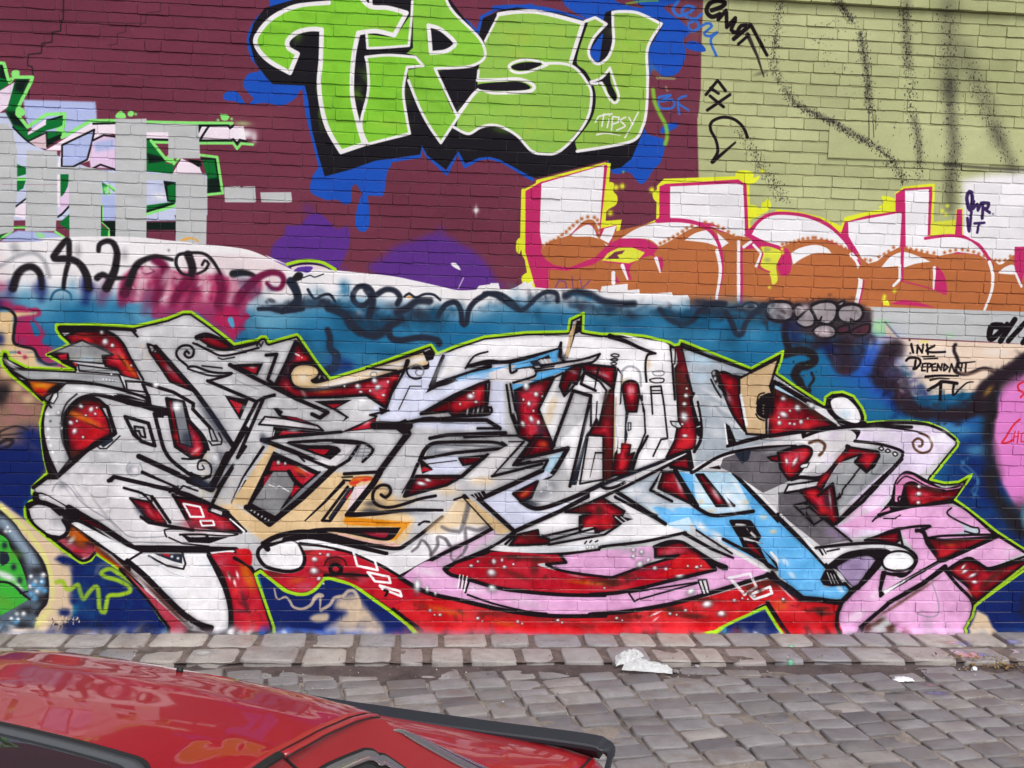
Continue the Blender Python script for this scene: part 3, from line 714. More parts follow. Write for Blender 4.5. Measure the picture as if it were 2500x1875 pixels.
f mg2 s20 g.5 | B0:-300,1070! 0,1060 120,1090 200,1100 250,1180 300,1240 350,1310 320,1380 420,1430 560,1560 450,1590 300,1520 250,1440 130,1410 110,1300 120,1160 0,1100
s mg2 34 s12 | B0:230,1130 290,1130 300,1160 260,1170
f teal s8 | B0:230,1210 270,1230 310,1310 270,1330 245,1260
D mg2 .55 100x60 g1 | B0:1250,900 1500,950 1700,950 0,950 30,1060
D prp .5 70x60 g1 | B0:800,1000 1150,1060 700,950 1000,980
D pkw .5 70x90 | B0:1100,950 1160,820 1520,900 1850,950 2130,880
# left swirls
s kk 62>44 s12 | B0:100,960 140,850 200,800 260,800 310,850 320,950
s kk 30>60 s10 | B0:490,960 505,850 530,740 530,600 500,600 430,690 420,730 540,735 620,780 670,870 680,960
s kk 30>66 s10 | B0:760,670 770,620 830,595 880,620 905,700 890,800 860,880 820,960
s kk 50>20 s10 | B0:750,880 790,855 860,880 1000,880
s kk 20>70 s14 | B0:1330,740 1200,720 1080,760 1030,830 990,930 960,1000
s mgd 70 s20 | B0:1200,740 1270,800 1260,920 1200,1040
s mgd 14 s6 | B0:1100,840 1130,850 1190,830 1160,810
s kk 22 s8 | B0:1480,870 1410,850 1360,780 1370,710 1430,690 1560,690 1630,740 1700,850 1710,950
s kk 60 s10 | B0:1450,700 1480,780 1480,850 1430,950
s mgd 60 s14 | B0:1440,900 1400,960 1340,1040
s mgd 60 s14 | B0:1690,880 1710,960 1680,1080
s kk 20 s6 | B0:1520,850 1580,820 1610,770 1580,745 1560,780
s kk 60>26 s10 | B0:1800,850 1860,840 1930,850 1990,880
s mgd 70>30 s12 | B0:1820,1060 1900,960 1990,880 2080,840 2160,850 2190,900 2160,960 2100,960 2060,920
s gr5 60 s30 a.6 | B0:120,660 110,640
s gr5 30 s16 a.6 | B0:0,790 140,710 260,690 340,750 380,870
D kk .25 40x70 | B0:560,880 960,700 600,670
s teald 16 s8 | B0:390,1050 420,990 480,970 540,1000 550,1050
D navy .7 80x70 | B0:670,950 300,960
D kk .5 14 | B0:1300,665
# beige and brown face at the far left
f bei s14 | B0:-3400,1130! 40,1140 100,1190 100,1280 110,1390 250,1440 290,1530 400,1560 500,1580 250,1590 100,1540 60,1450 0,1460 -3400,1460
D pkb .8 60x40 | B0:180,1450
f mg2 s4 | B0:130,1460 150,1440 165,1470
D mg2 .9 24 | B0:190,1490
s kk 22 s6 | B0:-60,1100 60,1120 120,1180 110,1280 110,1380 180,1410 260,1430 300,1500 360,1545 430,1545
D navy .9 50x70 | B0:0,1350
D navy .6 60 | B0:-20,1080
F brn s20 | M0:-3400,540 20,560 120,660 280,800 400,900 370,1080 390,1300 400,1400 430,1520 300,1659 -3400,1800
D bei .7 70x60 g1 | M0:40,600 150,760 250,860 60,640
D kk .9 90x100 g.6 | M0:30,780 0,860
D brn2 .6 90x40 g1 | M0:200,980 80,1060 100,920
D navy .95 190x110 g.6 | M0:280,1180 150,1350 300,1400 100,1500 250,1600 350,1250
D navy .8 200x120 | M0:-100,1300 -300,1500 -500,1400
D brn .5 140x30@-15 g1 | M0:40,1400 60,1560 30,1080
s kk 20 s10 a.8 | M0:-20,1170 60,1130 150,1110 250,1140
s kk 30 s10 a.9 | M0:-20,1320 80,1290 120,1240 60,1230 0,1260
s kk 18 s8 a.7 | M0:0,1190 120,1180 200,1170
F navy s40 | L0:-3400,-100 300,-50 420,120 300,260 280,350 320,400 230,430 210,560 250,620 330,700 -50,520 -3400,500
D kk .4 80x50 g1 | L0:150,60 250,120
# green creature at the lower left
F bei2 s20 | L0:0,420 250,600 420,740 560,860 660,930 660,1300 640,1580 100,1580
f steel s6 | L0:-500,200! 0,470 120,600 220,740 330,870 410,980 440,1140 430,1330 360,1420 310,1560! -500,1560!
C | L0:-500,200! 0,470 120,600 220,740 330,870 410,980 440,1140 430,1330 360,1420 310,1560! -500,1560!
s kk 50 s24 | L0:20,520 150,640 250,780 360,930 420,1090 420,1300 340,1430
s steel2 60 s50 | L0:30,600 150,750 250,880 310,1000
s kk 60 s30 | L0:0,700 80,800 170,930 220,1100
D kk .8 100x60 | L0:330,1040 380,1300 230,1400 200,1540
C |
s yelp 40 s10 g.4 | L0:0,460 150,600 280,740 400,920 460,1100 470,1300 420,1420 340,1540
Q yelp 40 20 30 .8 | L0:440,1390 400,1450 350,1510
X yelp 90 24 3 | L0:430,1400 360,1500 470,1390
f gcr | L0:-500,600! 0,720 100,850 180,980 230,1120 250,1230! 180,1200 0,1150! -500,1100
f gcr | L0:-500,1150! 0,1155 100,1180 180,1250 250,1310! 0,1450! -500,1600
D gcr2 .6 120x60 g1 | L0:60,1350 0,1300 100,900
D kd 1 34x44 | L0:40,815 120,1010 175,1130 30,930
f kd s4 | L0:0,870! 60,880 85,950 30,1000 0,980
D wht .9 90x40@30 | L0:80,1100 20,1080
D wht .8 60x20@45 | L0:170,1180
s kk 22 | L0:-40,1145 60,1150 140,1190 200,1250 265,1300
s kk 14 | L0:180,1250 250,1230
D bub 1 34 g.3 | L0:210,1430 330,1230 385,1085
D bub 1 26 | L0:275,1095 270,1185 100,1475 160,1480 150,1430 315,1140 50,685
D sky .8 36 | L0:300,1170 380,1140 350,1200 280,1250 310,1290 140,1500 60,1540 400,1220 20,1550
D w 1 16 | L0:275,1090 330,1225 265,1180 210,1425 370,1140 85,685 65,650 100,1470 160,1480 390,1075
D w .9 60x20 | L0:80,1545
# beige and navy grounds under the piece
f navy s30 g.4 | L0:500,940! 560,905 700,930 860,870 1000,960 1250,1200 1540,1560! 620,1600! 560,1520 680,1440 690,1340 620,1290 650,1160 620,1040
D navy .95 50 | L0:600,1420 660,1320 560,1420
D navy .9 90x60 g.6 | L0:700,1480 900,1540 800,1500 1000,1450
X kk 260 34 3 | L0:480,1520 700,1530 980,1520
Q navy 40 24 26 .8 | L0:620,1480 760,1500 900,1490 1000,1510
X bei2 80 30 4 | L0:520,1500 680,1480
D kk .7 300x22 | L0:700,1570 1200,1575
D bei2 .8 60x50 | L0:590,1070 600,1020
s limy 38 s12 g.3 | L0:510,1150 560,1140 600,1210 640,1210 700,1170 720,1230 750,1300 800,1240 850,1190 880,1200 890,1290 900,1390 940,1420 960,1340 980,1270 1080,1260 1170,1230 1150,1180 1060,1130 950,1100 910,1070 940,1040 1000,1030 1080,1080 1250,1190
s gr5 40 s20 a.4 | L0:870,1060 900,1000 980,980
F navy s2 | L1:560,1060 690,1150 800,1230 950,1260 1060,1220 1150,1120 1250,1110 1400,1170 1600,1300 1700,1380 1960,1580 1860,1620 700,1620
f bei2 s40 g.3 | L1:1180,1590 1260,1500 1350,1420 1250,1380 1270,1300 1350,1260 1440,1260 1500,1350 1580,1440 1660,1590
f bei2 s20 g.3 | L1:1020,1480 1060,1440 1180,1430 1180,1490 1080,1510
s bei2 14>34 s6 a.8 | L1:700,1210 720,1290 750,1300 800,1280 840,1320 870,1370 950,1390 1030,1350 1060,1290 1100,1260 1130,1270
s bei2 34>10 s8 a.8 | L1:1060,1300 1110,1280 1110,1390
s bei2 30 s8 a.8 | L1:1120,1400 1200,1350 1240,1290 1320,1270 1360,1230 1420,1230 1460,1310 1470,1370
F blu3 s8 | L1:720,1580 820,1555 1140,1570 1180,1620 720,1640
# right hand grounds: teal to navy, black smoke, peach, pink disc
F gry s3 | B3:960,1100 5800,1260 5800,1500 2212,1390 1900,1370 1250,1340 1040,1330 1030,1110
D gry2 .5 200x40 g1 | B3:1300,1180 1700,1250 1900,1200
f grnp s24 | B3:1040,1230 1100,1200 1180,1220 1170,1290 1120,1330 1040,1330
D lgy .6 60x40 | B3:1090,1270
F bei2 | B3:1140,1230 1240,1345 1150,1330
S gr5 18 | B3:1140,1220 1250,1345
F peach s3 | B3:1020,1340 1240,1350 1900,1378 2212,1392 5800,1520 5800,2000 2000,1750 1300,1800 1000,1500
D wht .4 150x40 g1 | B3:1600,1450 2000,1450
D grnp .5 60x40 | B3:1640,1320
D yel2 .7 50x14 | B3:1440,1370
F teal s60 | P:1900,820 1960,850 2100,830 2130,880 2200,960 2250,1020 2450,1030 2450,1500 2000,1500 1800,900
D blu3 .75 90x80 g.5 | P:2140,870 2110,900 2160,930 2090,870
D navy .8 110x90 g.4 | P:2380,1110 2420,1200 2360,1180 2400,1290 2480,1300
D navy .9 110x120 g.4 | P:2440,1380 2500,1420 2420,1500 2500,1500 2380,1530 2600,1400 2600,1250
D blu3 .4 70x60 g.8 | P:2360,1020 2300,1030
D teal2 .6 50x20 g.8 | P:2290,1040 2340,1050 2390,1100
s teal2 20 s20 a.5 | M4:1700,1250 1650,1330 1740,1400 1800,1470 1760,1600
s teal2 20 s20 a.5 | L4:1650,60 1740,140 1800,230 1740,330 1800,380
f pkd s30 | M4:2900,0 2600,80 2350,240 2150,420 2020,600 1960,750 1930,900 1920,1100 1950,1300 2030,1500 2212,1760 2500,1850 2900,1850 3300,1600 3500,1200 3500,800 3300,300
f skyp s10 | L4:2260,400! 2200,450 2180,550 2190,650 2260,760!
s kk 110 s80 a.95 | M4:2330,330 2150,470 2010,560 1930,680 1910,800 1890,880 1900,1100 1910,1260 1950,1400
s kk 120 s70 | L4:1900,180 1930,320 2000,430 2100,560 2190,700
D kk .8 140x120 g.3 | L4:2060,520 2120,600 2180,480
D kk .5 60x100 | L4:2190,1400 2212,1300
D navy .6 100x80 | L4:1950,600 2150,800
f pkd s20 | M4:2212,560! 2100,700 2000,760 1960,900 1960,1080 2050,1200 2100,1250 2212,1300!
s redt 20 | M4:2212,560 2160,590 2170,640 2212,660 2180,700
s redt 20 | M4:2175,900 2110,960 2050,1060 2015,1110 2060,1110 2110,1085
S redt 14 | M4:2130,1010 2115,1100
S redt 14 | M4:2165,1010 2150,1110
S redt 10 | M4:2115,1060 2160,1050
S redt 12 | M4:2212,1020 2190,1030 2185,1100 2212,1100
# smoke between teal and peach
D blu3 .8 110x120 g.5 | M4:860,330 820,420 900,600 1010,700
Q navy 60 60 70 .8 | M4:950,560 1050,680 1150,820 1350,890
f smk s40 a.95 g.4 | M4:880,330! 940,220 1060,190 1150,230 1120,330 1060,370 1100,450 1170,540 1200,640 1230,730 1320,780 1460,790 1620,770 1720,700 1790,620 1860,550 1950,490 2080,400 2212,300 2300,380 2200,440 2080,520 2000,610 1960,720 1960,880 1880,870 1800,870 1640,900 1400,900 1200,870 1100,810 1050,700 1040,610 960,610 880,600 835,520 850,420
Q smk 130 50 46 .9 | M4:1060,230 960,330 900,480 920,560 1040,590 1110,700 1180,800 1350,840 1550,850 1720,800
Q smk 70 40 44 .9 | M4:1760,780 1840,640 1930,540 2060,450 2200,350
Q prp 40 50 34 .55 | M4:980,260 1000,400 930,500 1060,520 1100,660 1140,780
Q pkw 16 30 30 .6 | M4:1060,420 1170,430 1080,630 1200,380 1160,560
Q teald 34 40 50 .8 | M4:1260,640 1330,730 1480,760 1620,740 1700,700
Q teald 14 30 40 .7 | M4:1150,420 1170,520
Q vio 26 40 40 .6 | M4:1240,600 1290,660 1330,700 1180,480
Q smk 50 30 26 .9 | M4:870,560 900,600 1000,600 1060,640 1080,760 1160,840
s smk 120>90 s34 a.9 g.4 | M4:1060,240 970,330 920,450 900,540 960,580 1060,620 1100,720 1180,800 1330,840
s smk 80 s30 a.92 g.4 | M4:1300,840 1480,865 1640,850 1760,800
s smk 90 s30 a.95 | M4:1780,790 1820,680 1890,580 2000,500 2120,420 2300,300
s kk 90 s34 a.9 | M4:1900,640 1920,760 1910,900 1890,1050
Q pkw 12 20 26 .55 | M4:1060,430 1170,430 1085,640 1190,380
Q prp 24 40 30 .5 | M4:1000,300 960,420 1080,560 1130,700
Q teald 20 26 40 .7 | M4:1300,720 1450,760 1620,740 1170,470
D org2 .5 36x80@40 | M4:1890,640
s smk 34 s12 | M4:1590,230 1580,280 1620,380 1600,470 1700,490 1850,440 1950,470
s brn 20 s8 a.7 | M4:1640,480 1740,490 1850,450 1950,460
D kk .8 24 | M4:1595,225
# brown drip below the grey bubbles
Q smk 90 40 60 .9 | M4:100,160 300,180 500,200 700,190 840,180
f smk s30 g.3 | M4:420,220! 520,190 700,210 790,260 760,360 720,440 660,485 590,500 520,470 470,390 430,300
Q prp2 24 50 44 .8 | M4:560,330 620,380 600,440 650,300
Q pkw 14 26 34 .8 | M4:640,190 720,205 810,180
Q teald 20 24 40 .8 | M4:520,250 620,262 720,250
Q prp 14 30 36 .6 | M4:470,250 720,350 500,330
Q blu3 16 34 50 .7 | M4:810,330 860,280 900,230
s smk 150>90 s40 a.9 g.3 | M4:600,210 610,330 600,430
s smk 80 s34 a.85 g.3 | M4:130,190 320,210 480,230 700,200 840,170
s kk 84 s14 | M4:60,310 200,280 300,310 325,370 270,410 190,430 150,500 190,560 210,620 250,660
s kk 60>24 s14 | M4:200,590 260,660 350,740
s kk 26 s8 | M4:300,480 320,540 280,600 290,640
D kk 1 14 | M4:135,378
D kk .5 14 | M4:340,470
# bubbly grey throw-up over the teal, right of centre
F drk s30 | B3:0,1080 250,1060 400,1070 560,1060 700,1040 830,1050 960,1090 1040,1140 1030,1300 930,1340 800,1340 560,1330 430,1300 380,1240 230,1200 0,1190
D teald .8 160x60 g.5 | B3:80,1130 150,1200 30,1260
o gb 26 kk | B3:215,1115 255,1070 330,1062 400,1072 432,1115 420,1190 340,1215 250,1195
o gb 20 kk | B3:436,1150 450,1095 490,1090 530,1130 500,1175 455,1185
o gb 20 kk | B3:452,1220 490,1170 560,1115 595,1170 590,1240 520,1262
o gb 26 kk | B3:565,1105 630,1068 720,1062 770,1100 760,1190 700,1240 620,1215 590,1160
o gb 26 kk | B3:772,1150 800,1100 880,1082 950,1100 972,1150 945,1205 860,1232 790,1205
o gb 16 kk | B3:765,1085 825,1055 805,1095
o gb 20 kk | B3:590,1275 650,1240 730,1250 762,1295 740,1335 660,1345 600,1320
o gb 16 kk | B3:40,1100 90,1070 150,1080 160,1120 100,1140 50,1130
o prp2 18 kk | B3:770,1270 850,1245 860,1290 790,1310
o prp2 18 kk | B3:870,1300 930,1260 1015,1235 1015,1300 940,1325
S kk 14 | B3:625,1225 650,1180 640,1215
S kk 14 | B3:880,1235 875,1195 905,1215
Q kd 60 26 22 .6 | B3:230,1190 330,1190 420,1180 500,1240 600,1200 700,1220 800,1200 930,1190 690,1330
Q wht 16 14 22 .7 | B3:300,1100 470,1120 540,1180 670,1110 850,1140 660,1280
Q smk 70 30 30 .45 | B3:230,1100 330,1160 480,1150 560,1220 660,1130 760,1180 880,1150 960,1180 660,1290
Q smk 30 16 24 .8 | B3:200,1060 300,1050 420,1060 560,1070 700,1045 850,1055 960,1090 1020,1180 1020,1280
D pkw .7 50x40 | B3:680,1290 520,1110 640,1300
s kk 60 s16 | B3:380,1240 370,1330 400,1430
D navy .7 100x80 g.4 | B3:420,1260 450,1330 700,1420
# black curls along the teal band (centre)
s kd 70>40 s10 | B1:350,910 390,980 400,1050 350,1100 280,1140
s kd 20 s6 | B1:480,970 530,1040 600,1010 650,1010 690,1060
D kd .8 80x40 g.4 | B1:600,1060 520,1080 400,1070
s kd 30 s10 | B1:100,1120 200,1120 300,1140 440,1120
s kd 60 s14 | B1:640,1110 760,1160 800,1230 880,1300
f kd s8 | B1:360,880 400,835 440,850 430,890 380,905
s kd 8 s3 | B1:440,880 500,860 530,875 600,850
f gr4 s4 | B1:370,880 400,850 420,860 400,890
s kd 40 s10 | B1:830,1000 870,950 940,950 980,1010 930,1080 870,1090 830,1050 830,1000
s kd 50 s14 | B1:930,970 980,1050 950,1180
D wht .6 50 g.3 | B1:880,1000 1100,1030 1400,1080 870,1160
D teal .8 60x90 g.4 | B1:760,960
s kd 40 s12 | B1:1010,1010 1080,970 1150,980 1190,1030 1170,1080
s kd 18 s4 | B1:1225,1025 1260,1000 1310,1030 1380,1005 1450,1010 1500,1050
D oran .9 26x14 | B1:1260,1025
s kd 50 s20 a.9 | B1:1170,1150 1250,1110 1320,1060 1420,1060
D kd .8 130x60 g.5 | B1:1250,1180 1350,1160 1050,1220 900,1210 1430,1190 1150,1100
D teald .7 80x40 g.6 | B1:1100,1200 1000,1240 1480,1140
s kd 40 s10 | B1:1480,1180 1540,1090 1620,1070 1660,1140 1670,1230 1700,1230 1720,1130 1770,1060 1850,1010
s kd 30 s10 | B1:1840,1000 1950,1000 2040,1050 2100,1110
D kd .7 80x30@20 g.4 | B1:2080,1090 2140,1120
s kd 50 s20 a.9 | B1:790,1180 870,1280 1000,1330 1100,1260 1200,1200
s kd 44 s16 a.9 | B1:1100,1260 1120,1340 1200,1360 1350,1340 1480,1360 1490,1390
s kd 40>70 s14 | B1:630,1280 650,1340 650,1420 700,1480 690,1560 640,1590
D navy .8 110x70 g.4 | B1:640,1600 760,1560 680,1520
s kd 34 s12 | B2:-30,1000 40,1020 130,1080 220,1130 290,1090 350,1030 420,990 500,1000 510,1060
D gr4 .6 50x30 | B2:430,1040
s kd 50 s20 | B2:570,1020 650,990 760,1010 860,1060 1000,1080 1100,1080
D kd .6 120x50 g.5 | B2:760,1130 950,1130 1100,1180 680,1080
D teald .8 140x50 g.5 | B2:850,1100 1300,1150 1500,1180 1700,1180
D wht2 .5 120x24 | B2:1200,1080 1350,1050
s kd 40 s18 | B2:1300,1120 1360,1190 1470,1240 1560,1200 1600,1140 1700,1080 1800,1080
D kd .7 100x40 g.5 | B2:1600,1090 1700,1120 1850,1120 1450,1190
s kd 44 s14 | B2:1810,1150 1850,1220 1890,1310 1930,1310 1960,1230 2010,1170 2100,1090
D teal .7 60x50 | B2:1920,1180
D wht2 .4 40 | B2:2160,1100

D kd .75 110x36 g.8 | B1:260,1110 420,1090 600,1080 780,1150 960,1120 1120,1190 1290,1140 1400,1200 1010,1280 880,1250
D kd .7 120x34 g.8 | B2:560,1060 720,1100 880,1120 1040,1140 1330,1140 1480,1180 1620,1140 1760,1160 1880,1180 1700,1080 1600,1060
D wht .5 60x26 g.6 | B1:560,1000 700,960 1100,1010 880,990 1390,1060 2120,1010 B2:170,1010 430,1030 1200,1060 1000,1040 1400,1060 1300,1090
D teald .6 130x40 g.8 | B1:1100,1290 1300,1250 900,1190 760,1090 B2:700,1020 1000,1190 1560,1240
D teal .8 70x30 g.5 | B1:1600,1120 1900,1100 B2:640,1010 760,1040

Q kd 70 26 34 .75 | B1:120,1090 260,1110 420,1090 600,1080 780,1150 960,1140 1120,1190 1290,1140 1400,1190
Q kd 40 26 34 .7 | B1:820,1180 920,1260 1050,1290 1150,1230 1300,1190
Q kd 90 30 38 .7 | B2:-60,1040 100,1060 420,1040 560,1050 720,1100 880,1130 1040,1120 1330,1140 1480,1200 1620,1140 1760,1150 1880,1150 2050,1120 2200,1090
Q teald 80 34 50 .6 | B1:700,1120 900,1220 1200,1260 1500,1160 1700,1160 B2:300,1100 800,1150 1200,1130 1600,1160 2100,1200
Q wht 30 20 26 .55 | B1:560,1000 880,1000 1100,1010 1390,1060 2120,1010 B2:170,1010 430,1030 1000,1040 1300,1080 1450,1060
Q smk 60 30 40 .8 | B3:60,1120 250,1220 420,1260 480,1330 600,1340 800,1340 950,1330 400,1150
Q teal2 60 60 40 .35 | P:80,770 300,790 700,810 900,860 1250,770 1500,800 1650,860 1800,830
Q teald 60 60 40 .35 | P:200,790 650,830 800,820 1000,800 1350,790 1600,820 1900,940 2100,980
Q mg2 40 40 40 .5 | B0:1000,950 1250,900 1500,950 1750,1000 1300,1050
Q mgd 24 40 40 .5 | B0:1000,1000 1300,880 1600,950 1850,980
Q pkw 20 30 34 .5 | B0:1080,930 1150,850 1520,880 1560,950 1850,920
Q navy 50 60 70 .6 | M0:250,1200 200,1400 300,1500 100,1450 350,1350
Q brn2 24 50 50 .5 | M0:60,950 160,900 250,980 40,1050

s kd 70>40 a.62 s6 | B1:350,910 390,980 400,1050 350,1100 280,1140
s kd 20 a.62 s5 | B1:480,970 530,1040 600,1010 650,1010 690,1060
s kd 30 a.62 s6 | B1:100,1120 200,1120 300,1140 440,1120
s kd 60 a.62 s8 | B1:640,1110 760,1160 800,1230 880,1300
f kk s8 | B1:360,880 400,835 440,850 430,890 380,905
s kd 8 a.62 s5 | B1:440,880 500,860 530,875 600,850
s kd 40 a.62 s6 | B1:830,1000 870,950 940,950 980,1010 930,1080 870,1090 830,1050 830,1000
s kd 50 a.62 s8 | B1:930,970 980,1050 950,1180
s kd 40 a.62 s7 | B1:1010,1010 1080,970 1150,980 1190,1030 1170,1080
s kd 18 a.62 s5 | B1:1225,1025 1260,1000 1310,1030 1380,1005 1450,1010 1500,1050
s kd 50 a.62 s12 a.9 | B1:1170,1150 1250,1110 1320,1060 1420,1060
s kd 40 a.62 s6 | B1:1480,1180 1540,1090 1620,1070 1660,1140 1670,1230 1700,1230 1720,1130 1770,1060 1850,1010
s kd 30 a.62 s6 | B1:1840,1000 1950,1000 2040,1050 2100,1110
s kd 50 a.62 s12 a.9 | B1:790,1180 870,1280 1000,1330 1100,1260 1200,1200
s kd 44 a.62 s9 a.9 | B1:1100,1260 1120,1340 1200,1360 1350,1340 1480,1360 1490,1390
s kd 40>70 a.62 s8 | B1:630,1280 650,1340 650,1420 700,1480 690,1560 640,1590
s kd 34 a.62 s7 | B2:-30,1000 40,1020 130,1080 220,1130 290,1090 350,1030 420,990 500,1000 510,1060
s kd 50 a.62 s12 | B2:570,1020 650,990 760,1010 860,1060 1000,1080 1100,1080
s kd 40 a.62 s10 | B2:1300,1120 1360,1190 1470,1240 1560,1200 1600,1140 1700,1080 1800,1080
s kd 44 a.62 s8 | B2:1810,1150 1850,1220 1890,1310 1930,1310 1960,1230 2010,1170 2100,1090
s mgd 60 s26 a.7 | B0:980,900 960,1000 940,1080
s mgd 70 s30 a.7 | B0:1210,860 1220,960 1180,1080
s mgd 60 s26 a.7 | B0:1430,880 1400,980 1330,1080
s mgd 50 s26 a.7 | B0:1500,880 1480,1000 1440,1100
s mgd 70 s30 a.7 | B0:1690,860 1720,980 1690,1110
s mgd 60 s26 a.7 | B0:1960,900 1890,1000 1830,1090
s pkw 40 s34 a.6 | B0:1090,850 1070,960 1060,1040
s pkw 50 s36 a.6 | B0:1310,840 1300,960 1270,1060
s pkw 40 s34 a.5 | B0:1580,870 1590,960 1580,1040
s pkw 40 s30 a.5 | B0:1800,900 1790,980 1780,1050
s prp 70 s40 a.7 | B0:830,920 800,1000 780,1060
s prp 60 s40 a.7 | B0:1150,1000 1130,1080 1120,1140
s navy 60 s34 a.8 | B0:660,900 670,980 660,1060
s navy 50 s34 a.7 | B0:320,900 330,980 320,1040
s navy 50 s34 a.6 | B0:90,920 80,1000
s teal2 40 s40 a.6 | B0:190,940 200,1010 190,1080
s teal2 40 s40 a.6 | B0:560,900 560,1000 550,1080
s wht2 60 s40 a.7 | B0:570,780 560,880
s wht2 60 s40 a.7 | B0:200,860 190,930
s kk 50>30 s10 a.85 | B0:100,960 130,860 200,800 260,800 310,860 325,960
s kk 22>50 s8 | B0:490,960 505,850 530,740 530,600 500,600 430,690 420,730 540,735 620,780 670,870 685,960
s kk 26>56 s8 | B0:760,670 770,620 830,595 880,620 905,700 890,800 860,880 820,960
s kk 20>50 s10 | B0:1330,740 1200,715 1080,760 1030,830 990,930
s kk 16 s6 | B0:1480,860 1400,845 1360,780 1370,710 1430,690 1560,690 1640,740 1700,850
s kk 50>34 s8 | B0:1450,700 1485,780 1480,860
# ===== the main piece: silhouette, keyline, colour zones
@SIL M0:505,195 850,190 1200,210 1500,140 1650,80 1720,80 1850,170 2000,280 2110,370 M1:550,180 580,155 625,155 650,205 900,135 920,145 1080,380 1200,530 1500,440 2110,225 2170,310 M2:390,310 560,240 820,155 1200,115 1560,108 B2:590,1290 605,1200 710,1150 705,1290 M3:0,115 110,130 300,130 500,150 720,205 760,230 800,225 815,190 860,205 1450,440 1740,285 1720,380 1680,480 1850,600 2110,765 M4:425,700 480,660 580,650 680,690 760,800 785,870 785,930 1000,915 1200,915 1350,930 1500,990 1600,1070 1625,1110 1615,1140 1370,1440 1500,1470 1620,1460 1745,1395 1590,1620 L4:1700,480 1980,700 2212,850 2330,960 1770,1360 1750,1450 1640,1620 L3:1720,1600 1580,1370 1110,1580 L3:0,1640 L1:2000,1610 1700,1380 1580,1290 1400,1170 1200,1115 1150,1120 1080,1200 1000,1250 900,1260 800,1220 680,1130 570,1050 525,1080 700,1590 L0:2000,1620 1540,1580 1440,1460 1290,1250 1250,1190 1100,1050 860,890 820,950 740,980 560,860 400,730 250,600 230,550 225,480 270,420 325,400 290,350 290,290 430,160 400,40 M0:385,1300 360,1080 405,900 270,790 100,650 20,560 5,500 25,430 70,440 90,500 250,580 660,600 420,465 620,370 540,300 505,240
F lime s2 o12 | SIL
F k o-12 | SIL
F let o-30 | SIL
# zones
C | SIL
F let2 s60 | L0:330,300 500,220 1000,150 1250,400 1400,600 1700,650 2150,700 1880,830 1200,830 700,530
F lavw s30 | M1:1560,850 1860,420 2212,300 M2:1000,400 1000,1040 600,1000 0,960
F wht s20 | M2:400,500 560,280 820,190 1560,150 M3:0,170 400,200 720,240 760,300 740,700 700,1070 M3:600,1240 350,1380 0,1500 M2:1600,1500 1500,1100 1900,700 1900,500 1500,300 800,420
F bei s30 | L1:140,460 320,440 660,640 1230,150 1620,190 1960,590 1900,760 1800,830 1400,760 900,690 620,790
F let s20 | M1:640,1080 1300,1020 1840,1000 1890,1040 1620,1370 1240,1370
D let2 .7 160x80 g.5 | M2:600,1200 300,1250 500,1500 800,1450 L2:200,200 400,300
D bei .6 140x60 g.5 | M2:400,1500 L2:500,330 L1:1900,400 M2:800,1450
F grm s20 | M3:900,300 1150,350 1400,480 1300,520 1350,800 1500,1060 1300,1120 1900,1060 M4:500,960 900,1050 M4:100,1120 M3:1400,1200 1100,1300 960,1350 940,1150 1000,1000 980,700 920,600
D wht .8 70x160@-70 g.5 | M3:1150,800 1100,1000 1250,900
D gr4 .5 50x160@-75 g.4 | M3:1020,750 1000,900 1060,650
D lbl .6 120x60 g.5 | M3:1000,400 1050,320 950,500
F lavp s20 | M4:0,1100 700,1000 1500,950 1600,1110 1300,1380 1100,1480 1000,1600 L4:800,600 500,630 600,760 1100,680 L4:300,200 600,100 1000,-100
D pink .6 180x100@-45 g.5 | M4:1100,1450 900,1600 L4:700,500 700,650
D w .5 120x60 g.5 | M4:1000,1050 900,1020 1400,1080
F pink s10 | L4:520,650 900,480 1500,440 1700,500 1960,730 2230,870 1900,1020 1700,950 1500,1000 500,1560 600,1250 700,1000 1050,1060 1250,900 1100,700
F pink | L4:640,1270 1400,960 1600,1000 1760,1330 1720,1500 1640,1620 1100,1620 950,1440 700,1620 520,1600 540,1430
D w .45 130x60@-30 g.5 | L4:900,1250 700,1450 1100,1100 1500,900 1000,500 1750,850 2100,850
D dkbr .9 100x40@-30 | L4:900,1500 1000,1560 1100,1600 800,1550
C |
# left body is sprayed lighter, with beige and pink dust
C | SIL
Q let2 60 70 70 .7 | L0:400,300 700,250 1000,300 1200,250 600,420 900,500 1300,700 1600,760 1500,300
Q w 20 50 50 .5 | M0:700,780 900,1200 1000,1350 1400,900 1800,600 1300,330
Q bei 24 60 50 .35 | M0:1250,650 1300,450 1400,850 1850,1400 L0:1800,300 2000,350 2050,200
Q gr4 70 50 54 .4 | M1:300,550 600,450 500,900 800,750 1000,900 1200,780 700,1100 1400,1250 M2:300,1150 600,1080 900,1250 700,1350 1000,1400
Q gr4 50 50 50 .35 | M2:1350,800 1650,900 1700,1200 1850,750 M3:200,500 450,700 600,900 650,450 620,1150
Q gr4 40 50 50 .4 | M0:1400,500 1600,700 1900,600 1300,1000 1000,1300 L0:700,300 1300,500 1500,780
Q grb 30 40 50 .4 | L2:1300,860 1700,800 2000,760 1500,600 L3:300,700 600,680 400,400
Q w 30 60 60 .45 | M1:200,500 400,700 900,800 1200,850 1500,850 900,1200 M2:500,1000 800,1000 700,950
C |
# ---- letter one: horn, blade and ring (left)
r 16 | M0:590,300! 690,262 900,258 1020,290 1110,370 1200,520 1288,690! 1100,648! 1060,592! 950,565! 940,482! 1020,462! 880,385 740,340! 645,372!
